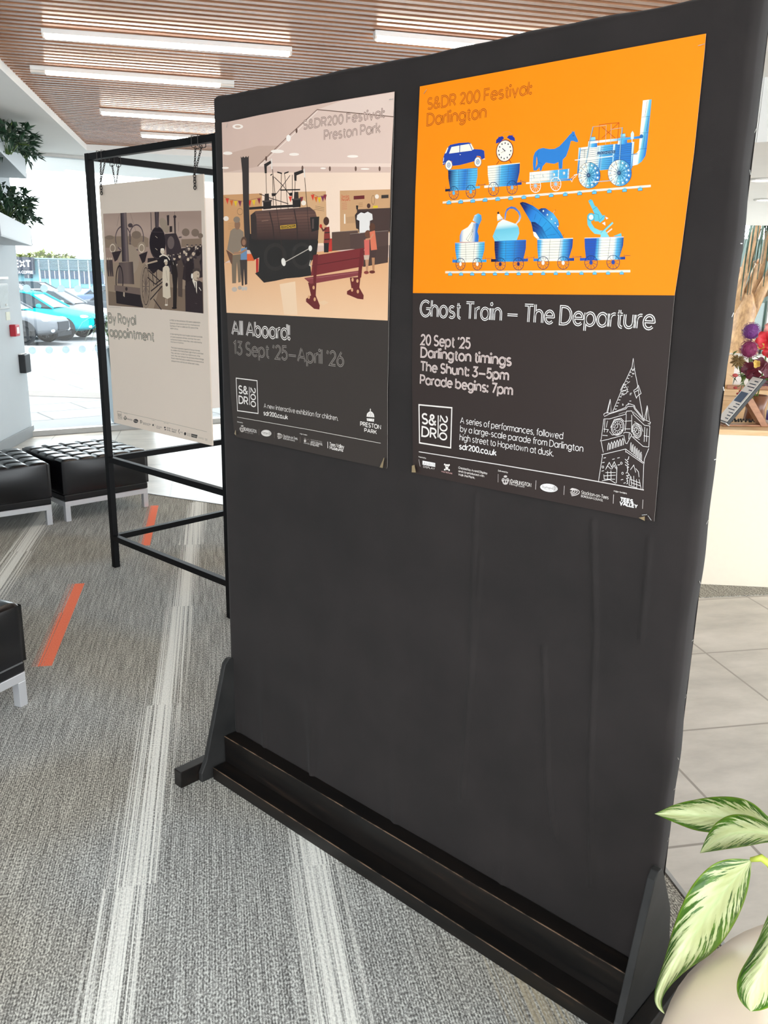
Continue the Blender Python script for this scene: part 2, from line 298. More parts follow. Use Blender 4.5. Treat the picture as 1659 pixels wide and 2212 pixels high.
# ceilings: white plaster around a recessed timber slat field
def ext(a, b, t): return (a[0]+(b[0]-a[0])*t, a[1]+(b[1]-a[1])*t)
A0, A1 = (-2.125, 5.109), (-2.717, 8.206)
sa_, sb_ = ext(A1, A0, 3.1), A1
sd_ = (math.cos(R(14)), math.sin(R(14)))
sc2 = (A1[0]+sd_[0]*3.6, A1[1]+sd_[1]*3.6); sd2 = (sa_[0]+sd_[0]*3.1, sa_[1]+sd_[1]*3.1)
nearz = CEIL_Y0
poly('ceiling', [(-5.2, nearz), (sa_[0], nearz), sa_, sb_, sc2, (sc2[0]+.2, 9.6), (1.6, 9.9), (1.6, 12.6), (-4.6, 9.4), (-5.2, 8.3)], 2.6, 'plaster', -.06)
fb = MB()
for a, b in ((sa_, sb_), (sb_, sc2)): fb.bar((*a, 2.66), (*b, 2.66), .012, .12)
struct(fb.build('trim_2', 'plaster'))
# slats run along 14 degrees; one object, a repeat inside the ceiling surface
sl = MB(); bk = MB()
nrm = (-sd_[1], sd_[0])
def edge_at(t):      # left end of the slat that passes t metres along the normal from sa_
    e = (sb_[0]-sa_[0], sb_[1]-sa_[1]); k = t/(e[0]*nrm[0]+e[1]*nrm[1]); return (sa_[0]+e[0]*k, sa_[1]+e[1]*k), k
t = .0
LIGHTS = [((-1.648, 4.461), (-.505, 4.718)), ((-2.004, 5.21), (-.928, 5.497)), ((-2.024, 6.451), (-.95, 6.74)), ((-2.015, 7.428), (-.94, 7.72)), ((-.089, 4.389), (1.05, 4.68))]
while True:
    p, k = edge_at(t)
    if k > 1: break
    q = (p[0]+sd_[0]*3.35, p[1]+sd_[1]*3.35)
    sl.bar((*p, 2.675), (*q, 2.675), .036, .05); t += .0690
struct(sl.build('ceiling_slats', 'slat'))
bk.prism([sa_, sd2, sc2, sb_], 'z', 2.705, 2.74); struct(bk.build('ceiling_backing', 'slat_back'))
poly('ceiling_front', [(sa_[0], nearz), (1.3, nearz), sd2, sa_], 2.6, 'plaster', -.06)
poly('ceiling_right', [(1.3, nearz), (9, nearz), (9, 1.0), (2.04, 5.15), (1.2, 5.85), (.85, 6.2), sd2], 2.65, 'plaster', -.06)
# lower ceiling over the reception with its white fascia
fz = 2.33
poly('ceiling_reception', [(.9, 6.25), (1.2, 5.9), (2.04, 5.18), (9, .9), (9.3, 12.0), (1.4, 12.2)], fz, 'plaster', -.06)
fa_ = MB(); pts = [(.9, 6.2), (1.2, 5.88), (2.04, 5.17), (9, .95)]
for a, b in zip(pts, pts[1:]): fa_.bar((*a, 2.5), (*b, 2.5), .03, .36)
struct(fa_.build('trim_3', 'plaster'))
# window wall
fr = MB(Matrix.Translation(W0) @ Matrix.Rotation(WA, 4, 'Z'))
fr.box(-.1, 9, -.03, .06, 0, .055); fr.box(0, 9, -.03, .06, 2.57, 2.62); fr.box(-.16, -.14, .03, .06, .055, 2.57)
for x in (3.2, 6.2, 9): fr.box(x-.03, x+.03, -.02, .05, .055, 2.57)
win = struct(fr.build('window_1', 'alu', bevel=.003))
gl = MB(fr.M); gl.box(-.14, 9, .01, .018, .055, 2.57); gl.build('pane', 'glass', win)
for z in (1.398, .823):
    for i in range(8):
        x = .051+.1545*i
        d = MB(fr.M @ Matrix.Translation((x, .009, z)) @ Matrix.Rotation(R(90), 4, 'X')); d.lathe([(0, 0), (.035, 0), (.035, .001), (0, .001)], 28); d.build('dot_sticker', 'dot', win)
hd = MB(fr.M); hd.box(-.3, 9, -.05, .12, 2.62, 2.95); struct(hd.build('wall_back', 'plaster'))
# outside ground: paving, kerb, car park falling away
def gz(y): return 0 if y < 13 else max(-.52, -.041*(y-13))
poly('pavement', [(W0.x-6, W0.y-2), (W0.x-.3, W0.y), (W0.x, W0.y+.05), (we.x, we.y+.05), (7, 19), (-22, 19), (-16, 5)], -.012, 'paving', .05)
kb = MB(); kb.bar((-14, 12.25, -.02), (-.6, 11.0, -.02), .5, .03); struct(kb.build('kerb_trim', 'kerb', bevel=.01))
cp = MB(); cp.add([(-22, 13, -.075), (8, 13, -.075), (-70, 13, -.075), (-70, 25.7, -.545), (20, 25.7, -.545), (-140, 180, -.545), (80, 180, -.545)], [(0, 1, 4, 3), (0, 3, 2), (3, 4, 6, 5)]); struct(cp.build('car_park', 'asphalt'))
# back wall behind the stairs
bw = MB(); bw.box(2.0, 9.5, 14.6, 14.8, 0, 2.28); struct(bw.build('wall_right', 'stair_wall'))

# ------------------------------------------------------------------ monoline lettering
def E(cx, cy, rx, ry, a0, a1, n=None):
    n = n or max(4, int(abs(a1-a0)/22)); return [(cx+rx*math.cos(R(a0+(a1-a0)*i/n)), cy+ry*math.sin(R(a0+(a1-a0)*i/n))) for i in range(n+1)]
bowl = lambda: E(2.4, 2.5, 2.4, 2.5, 0, 360)
G = {' ': (2.0, []),
 'A': (6, [[(0, 0), (3, 7), (6, 0)], [(1.1, 2.3), (4.9, 2.3)]]), 'B': (4.6, [[(2.2, 3.7), (0, 3.7)], [(0, 0), (0, 7), (2.3, 7)]+E(2.3, 5.35, 1.8, 1.65, 90, -90)+E(2.4, 1.85, 2.2, 1.85, 90, -90)+[(0, 0)]]),
 'C': (5.4, [E(3.5, 3.5, 3.5, 3.5, 48, 312)]), 'D': (5.6, [[(0, 0), (0, 7), (2, 7)]+E(2, 3.5, 3.6, 3.5, 90, -90)+[(0, 0)]]), 'E': (4, [[(4, 7), (0, 7), (0, 0), (4, 0)], [(0, 3.6), (3.6, 3.6)]]), 'F': (3.8, [[(3.9, 7), (0, 7), (0, 0)], [(0, 3.5), (3.5, 3.5)]]),
 'G': (6.2, [E(3.5, 3.5, 3.5, 3.5, 48, 360)+[(3.9, 3.5)]]), 'H': (5, [[(0, 0), (0, 7)], [(5, 0), (5, 7)], [(0, 3.6), (5, 3.6)]]), 'I': (.2, [[(0, 0), (0, 7)]]), 'J': (3, [[(3, 7), (3, 1.8)]+E(1.5, 1.8, 1.5, 1.8, 0, -170)]), 'K': (4.6, [[(0, 0), (0, 7)], [(4.4, 7), (0, 3)], [(1.4, 4.2), (4.6, 0)]]), 'L': (3.6, [[(0, 7), (0, 0), (3.6, 0)]]),
 'M': (6.4, [[(0, 0), (0, 7), (3.2, 2.2), (6.4, 7), (6.4, 0)]]), 'N': (5.2, [[(0, 0), (0, 7), (5.2, 0), (5.2, 7)]]), 'O': (6.8, [E(3.4, 3.5, 3.4, 3.5, 0, 360)]), 'P': (4.4, [[(0, 0), (0, 7), (2.3, 7)]+E(2.3, 5, 2.1, 2, 90, -90)+[(0, 3)]]), 'Q': (6.8, [E(3.4, 3.5, 3.4, 3.5, 0, 360), [(4.2, 2), (6.6, -.4)]]), 'R': (4.6, [[(0, 0), (0, 7), (2.3, 7)]+E(2.3, 5.1, 2.1, 1.9, 90, -90)+[(0, 3.2)], [(2.2, 3.2), (4.6, 0)]]),
 'S': (4.2, [E(2.1, 5.2, 1.9, 1.8, 35, 270)+E(2.1, 1.75, 2.1, 1.75, 85, -150)]), 'T': (4.6, [[(0, 7), (5, 7)], [(2.5, 7), (2.5, 0)]]), 'U': (5, [[(0, 7), (0, 2.4)]+E(2.5, 2.4, 2.5, 2.4, 180, 360)+[(5, 7)]]), 'V': (5.6, [[(0, 7), (2.8, 0), (5.6, 7)]]), 'W': (8, [[(0, 7), (2, 0), (4, 6.4), (6, 0), (8, 7)]]), 'X': (5, [[(0, 0), (5, 7)], [(0, 7), (5, 0)]]), 'Y': (5, [[(0, 7), (2.5, 3.2), (5, 7)], [(2.5, 3.2), (2.5, 0)]]), 'Z': (4.6, [[(0, 7), (4.6, 7), (0, 0), (4.6, 0)]]),
 'a': (4.8, [bowl(), [(4.8, 5), (4.8, 0)]]), 'b': (4.8, [bowl(), [(0, 7.4), (0, 0)]]), 'c': (4, [E(2.4, 2.5, 2.4, 2.5, 48, 312)]), 'd': (4.8, [bowl(), [(4.8, 7.4), (4.8, 0)]]), 'e': (4.6, [[(.05, 2.6), (4.7, 2.6)]+E(2.4, 2.5, 2.35, 2.5, 3, 318)]), 'f': (2.0, [E(2.5, 5.9, 1.4, 1.4, 70, 180)+[(1.1, 0)], [(0, 5), (2.5, 5)]]),
 'g': (4.8, [bowl(), [(4.8, 5), (4.8, 0)]+E(2.5, 0, 2.3, 2.1, 0, -150)]), 'h': (4.2, [[(0, 0), (0, 7.4)], [(0, 2.9)]+E(2.1, 2.9, 2.1, 2.1, 180, 0)+[(4.2, 0)]]), 'i': (.2, [[(0, 5), (0, 0)], E(0, 6.8, .25, .25, 0, 360, 5)]), 'j': (.2, [[(0, 5), (0, -1)]+E(-1, -1, 1, 1, 0, -90), E(0, 6.8, .25, .25, 0, 360, 5)]), 'k': (3.9, [[(0, 0), (0, 7.4)], [(3.6, 5), (0, 2)], [(1.3, 3), (3.9, 0)]]), 'l': (.2, [[(0, 7.4), (0, 0)]]),
 'm': (7, [[(0, 0), (0, 5)], [(0, 3.2)]+E(1.75, 3.2, 1.75, 1.8, 180, 0)+[(3.5, 0)], [(3.5, 3.2)]+E(5.25, 3.2, 1.75, 1.8, 180, 0)+[(7, 0)]]), 'n': (4.2, [[(0, 0), (0, 5)], [(0, 2.9)]+E(2.1, 2.9, 2.1, 2.1, 180, 0)+[(4.2, 0)]]), 'o': (4.8, [bowl()]), 'p': (4.8, [bowl(), [(0, 5), (0, -2.2)]]), 'q': (4.8, [bowl(), [(4.8, 5), (4.8, -2.2)]]), 'r': (2.0, [[(0, 0), (0, 5)], [(0, 2.9)]+E(2, 2.9, 2, 2.1, 180, 75)]), 's': (3.4, [E(1.7, 3.75, 1.5, 1.25, 35, 270)+E(1.7, 1.25, 1.7, 1.25, 85, -150)]), 't': (2.2, [[(1, 6.6), (1, 1.4)]+E(2.4, 1.4, 1.4, 1.4, 180, 280), [(0, 5), (2.5, 5)]]), 'u': (4.2, [[(0, 5), (0, 2.1)]+E(2.1, 2.1, 2.1, 2.1, 180, 360), [(4.2, 5), (4.2, 0)]]), 'v': (4.2, [[(0, 5), (2.1, 0), (4.2, 5)]]), 'w': (6.4, [[(0, 5), (1.6, 0), (3.2, 4.6), (4.8, 0), (6.4, 5)]]), 'x': (4, [[(0, 0), (4, 5)], [(0, 5), (4, 0)]]), 'y': (4.2, [[(0, 5), (2.1, 0)], [(4.2, 5), (1.2, -2.2)]]), 'z': (3.6, [[(0, 5), (3.6, 5), (0, 0), (3.6, 0)]]),
 '0': (4.4, [E(2.2, 3.5, 2.2, 3.5, 0, 360)]), '1': (2, [[(0, 5.8), (1.6, 7), (1.6, 0)]]), '2': (4, [E(2, 5, 1.95, 2, 165, -30)+[(0, 0), (4.1, 0)]]), '3': (4, [[(.2, 7), (3.7, 7), (1.8, 4.2)]+E(1.8, 2.1, 2.2, 2.1, 85, -160)]), '4': (4.6, [[(3.4, 0), (3.4, 7), (0, 1.8), (4.6, 1.8)]]), '5': (4, [[(3.7, 7), (.7, 7), (.4, 4)]+E(1.8, 2.3, 2.2, 2.3, 110, -155)]), '6': (4.4, [[(3, 7), (.4, 3.3)], E(2.2, 2.2, 2.2, 2.2, 0, 360)]), '7': (4, [[(0, 7), (4, 7), (1.2, 0)]]), '8': (4, [E(2, 5.3, 1.7, 1.7, 0, 360), E(2, 1.8, 2, 1.8, 0, 360)]), '9': (4.4, [[(1.4, 0), (4, 3.7)], E(2.2, 4.8, 2.2, 2.2, 0, 360)]),
 '&': (5.2, [[(5, 0), (.9, 5)]+E(2.1, 5.7, 1.3, 1.3, 200, -60)+[(1.3, 3.9)]+E(1.9, 1.9, 1.9, 1.9, 110, 330)+[(4.9, 3.2)]]), '.': (.3, [E(0, .2, .25, .25, 0, 360, 5)]), ',': (.4, [[(.2, .5), (-.2, -1)]]), ':': (.3, [E(0, .4, .25, .25, 0, 360, 5), E(0, 4.4, .25, .25, 0, 360, 5)]), '!': (.3, [[(0, 7), (0, 2.2)], E(0, .4, .25, .25, 0, 360, 5)]), '-': (2.4, [[(0, 2.6), (2.4, 2.6)]]), '\u2014': (6, [[(0, 2.6), (6, 2.6)]]), "'": (.8, [[(.7, 7.2), (.1, 5.4)]])}
def ribbon(pts, w):
    """quads along a polyline with mitred joins"""
    n = len(pts); closed = n > 3 and math.dist(pts[0], pts[-1]) < 1e-6
    if closed: pts = pts[:-1]; n -= 1
    L_, R2 = [], []
    for i in range(n):
        p = pts[i]; a = pts[i-1] if (i or closed) else None; b = pts[(i+1) % n] if (i < n-1 or closed) else None
        d = []
        for s, e in ((a, p), (p, b)):
            if s is None or e is None: continue
            l = math.dist(s, e)
            if l > 1e-9: d.append(((e[0]-s[0])/l, (e[1]-s[1])/l))
        if not d: d = [(1, 0)]
        nx, ny = -sum(q[1] for q in d)/len(d), sum(q[0] for q in d)/len(d); l2 = nx*nx+ny*ny
        if l2 < .16: nx, ny = -d[0][1], d[0][0]; l2 = 1
        k = w/2/l2; L_.append((p[0]+nx*k, p[1]+ny*k)); R2.append((p[0]-nx*k, p[1]-ny*k))
    rng = range(n if closed else n-1)
    return [(L_[i], L_[(i+1) % n], R2[(i+1) % n], R2[i]) for i in rng]
def glyph_run(txt, gap=1.5):
    x, out = 0, []
    for ch in txt:
        adv, st = G.get(ch, G['-'])
        out += [[(x+px, py) for px, py in s] for s in st]; x += adv+(gap if ch != ' ' else .4)
    return max(1e-3, x-gap), out
def clip(poly_, ax, ay, lo, hi):
    """part of a polygon whose projection p.(ax,ay) lies in [lo,hi]"""
    for sgn, lim in ((1, lo), (-1, -hi)):
        out = []; n = len(poly_)
        for i in range(n):
            p, q = poly_[i], poly_[(i+1) % n]; a = sgn*(p[0]*ax+p[1]*ay)-lim; b = sgn*(q[0]*ax+q[1]*ay)-lim
            if a >= 0: out.append(p)
            if (a >= 0) != (b >= 0): t = a/(a-b); out.append((p[0]+(q[0]-p[0])*t, p[1]+(q[1]-p[1])*t))
        poly_ = out
        if len(poly_) < 3: return []
    return poly_
INK, INK_K = {}, .72
def ink(c):
    if (c, INK_K) not in INK: INK[(c, INK_K)] = (*[min(.95, x*INK_K) for x in lin(c)], 1.)
    return INK[(c, INK_K)]
class Print:
    """printed matter: coloured shapes layered on a sheet, in the sheet's own plane (x right, z up, -y towards the viewer)"""
    STEP = 2.2e-5
    def __init__(s, ops): s.ops = ops
    def shapes(s, o):
        """-> list of (polygon, colour function)"""
        k = o[0]; pr = lambda a: [(a[i], a[i+1]) for i in range(0, len(a), 2)]
        if k == 'f': return [[(pr(o[2]), ink(o[1]))]]
        if k == 'l':
            p = pr(o[4]); p = p+[p[0]] if o[3] else p
            return [[(list(q), ink(o[1])) for q in ribbon(p, o[2])]]
        if k == 'e':
            n = 12 if abs(o[4])+abs(o[7]) < 60 else 20
            return [[([(o[2]+o[4]*math.cos(a)+o[6]*math.sin(a), o[3]+o[5]*math.cos(a)+o[7]*math.sin(a)) for a in [2*math.pi*i/n for i in range(n)]], ink(o[1]))]]
        if k == 'r':
            n = 28; p = [(o[3]+o[5]*math.cos(a)+o[7]*math.sin(a), o[4]+o[6]*math.cos(a)+o[8]*math.sin(a)) for a in [2*math.pi*i/n for i in range(n)]]
            return [[(list(q), ink(o[1])) for q in ribbon(p+[p[0]], o[2])]]
        if k in 'gge':
            st = [(o[1][i], ink(o[1][i+1])) for i in range(0, len(o[1]), 2)]
            if k == 'g': a, b, pg = o[2][:2], o[2][2:], pr(o[3])
            else:
                n = 32; pg = [(o[2]+o[4]*math.cos(t)+o[6]*math.sin(t), o[3]+o[5]*math.cos(t)+o[7]*math.sin(t)) for t in [2*math.pi*i/n for i in range(n)]]
                a, b = (o[2]-o[4], o[3]-o[5]), (o[2]+o[4], o[3]+o[5])
            ax, ay = b[0]-a[0], b[1]-a[1]; l2 = ax*ax+ay*ay; ax /= l2; ay /= l2; off = a[0]*ax+a[1]*ay
            def col(p):
                t = p[0]*ax+p[1]*ay-off
                if t <= st[0][0]: return st[0][1]
                for (t0, c0), (t1, c1) in zip(st, st[1:]):
                    if t <= t1: f = (t-t0)/(t1-t0); return tuple(x+(y-x)*f for x, y in zip(c0, c1))
                return st[-1][1]
            cuts = [-9]+[t for t, _ in st]+[9]; res = []
            tri = tessellate_polygon([[Vector((*p, 0)) for p in pg]])
            for t in tri:
                for lo, hi in zip(cuts, cuts[1:]):
                    q = clip([pg[i] for i in t], ax, ay, lo+off, hi+off)
                    if q: res.append((q, col))
            return [res]
        if k == 'T':
            _, txt, x, y, dx, dy, h, c, wt, inner, iw = o
            wid, runs = glyph_run(txt); L_ = math.hypot(dx, dy); ux, uy = dx/L_, dy/L_; vx, vy = (-uy, ux); sx, sy = L_/wid, h/7
            P_ = [[(x+ux*px*sx+vx*py*sy, y+uy*px*sx+vy*py*sy) for px, py in r] for r in runs]
            u = min(sx, sy*1.2)
            lay = [[(list(q), ink(c)) for r in P_ for q in ribbon(r, wt*u*(1 if not inner else 1.35))]]
            if inner: lay.append([(list(q), ink(inner)) for r in P_ for q in ribbon(r, iw*u*1.35)])
            return lay
    def build(s, root, mat, strength=.72):
        global INK_K; INK_K = strength
        cells = {}; groups = []; cur = None; base = 0
        for o in s.ops:
            if o[0] == '#': cur = [o[1], []]; groups.append(cur); continue
            if o[0] == '+': continue
            for lay in s.shapes(o):
                xs = [p[0] for q, _ in lay for p in q]; ys = [p[1] for q, _ in lay for p in q]
                x0, x1, y0, y1 = int(min(xs)//120), int(max(xs)//120), int(min(ys)//120), int(max(ys)//120)
                ks = [(i, j) for i in range(x0, x1+1) for j in range(y0, y1+1)]
                z = 1+max(cells.get(q, 0) for q in ks)
                for q in ks: cells[q] = z
                cur[1].append((z, lay))
        parts = []
        for nm, layers in groups:
            vs, fs, cs = [], [], []
            for z, lay in layers:
                yy = -z*s.STEP
                for q, c in lay:
                    o = len(vs); vs += [(p[0]*1e-4, yy, p[1]*1e-4) for p in q]; cs += [c(p) if callable(c) else c for p in q]
                    if len(q) > 4: fs += [tuple(i+o for i in t) for t in tessellate_polygon([[Vector((*p, 0)) for p in q]])]
                    else: fs.append(tuple(range(o, o+len(q))))
            if nm == 'sheet':                        # give the paper its thickness and back
                for z, lay in layers:
                    for q, c in lay:
                        o = len(vs); n = len(q); vs += [(p[0]*1e-4, .0006, p[1]*1e-4) for p in q]+[(p[0]*1e-4, -z*s.STEP, p[1]*1e-4) for p in q]; cs += [ink('cfc9c2')]*(2*n)
                        fs += [tuple(i+o for i in t) for t in tessellate_polygon([[Vector((*p, 0)) for p in q]])]+[(o+i, o+(i+1) % n, o+n+(i+1) % n, o+n+i) for i in range(n)]
            me = bpy.data.meshes.new(nm); me.from_pydata(vs, [], fs); at = me.color_attributes.new('ink', 'FLOAT_COLOR', 'POINT')
            at.data.foreach_set('color', [x for c in cs for x in c]); me.materials.append(MAT[mat])
            ob = bpy.data.objects.new(nm, me); COL.objects.link(ob); ob.parent = root; parts.append(ob)
        return parts
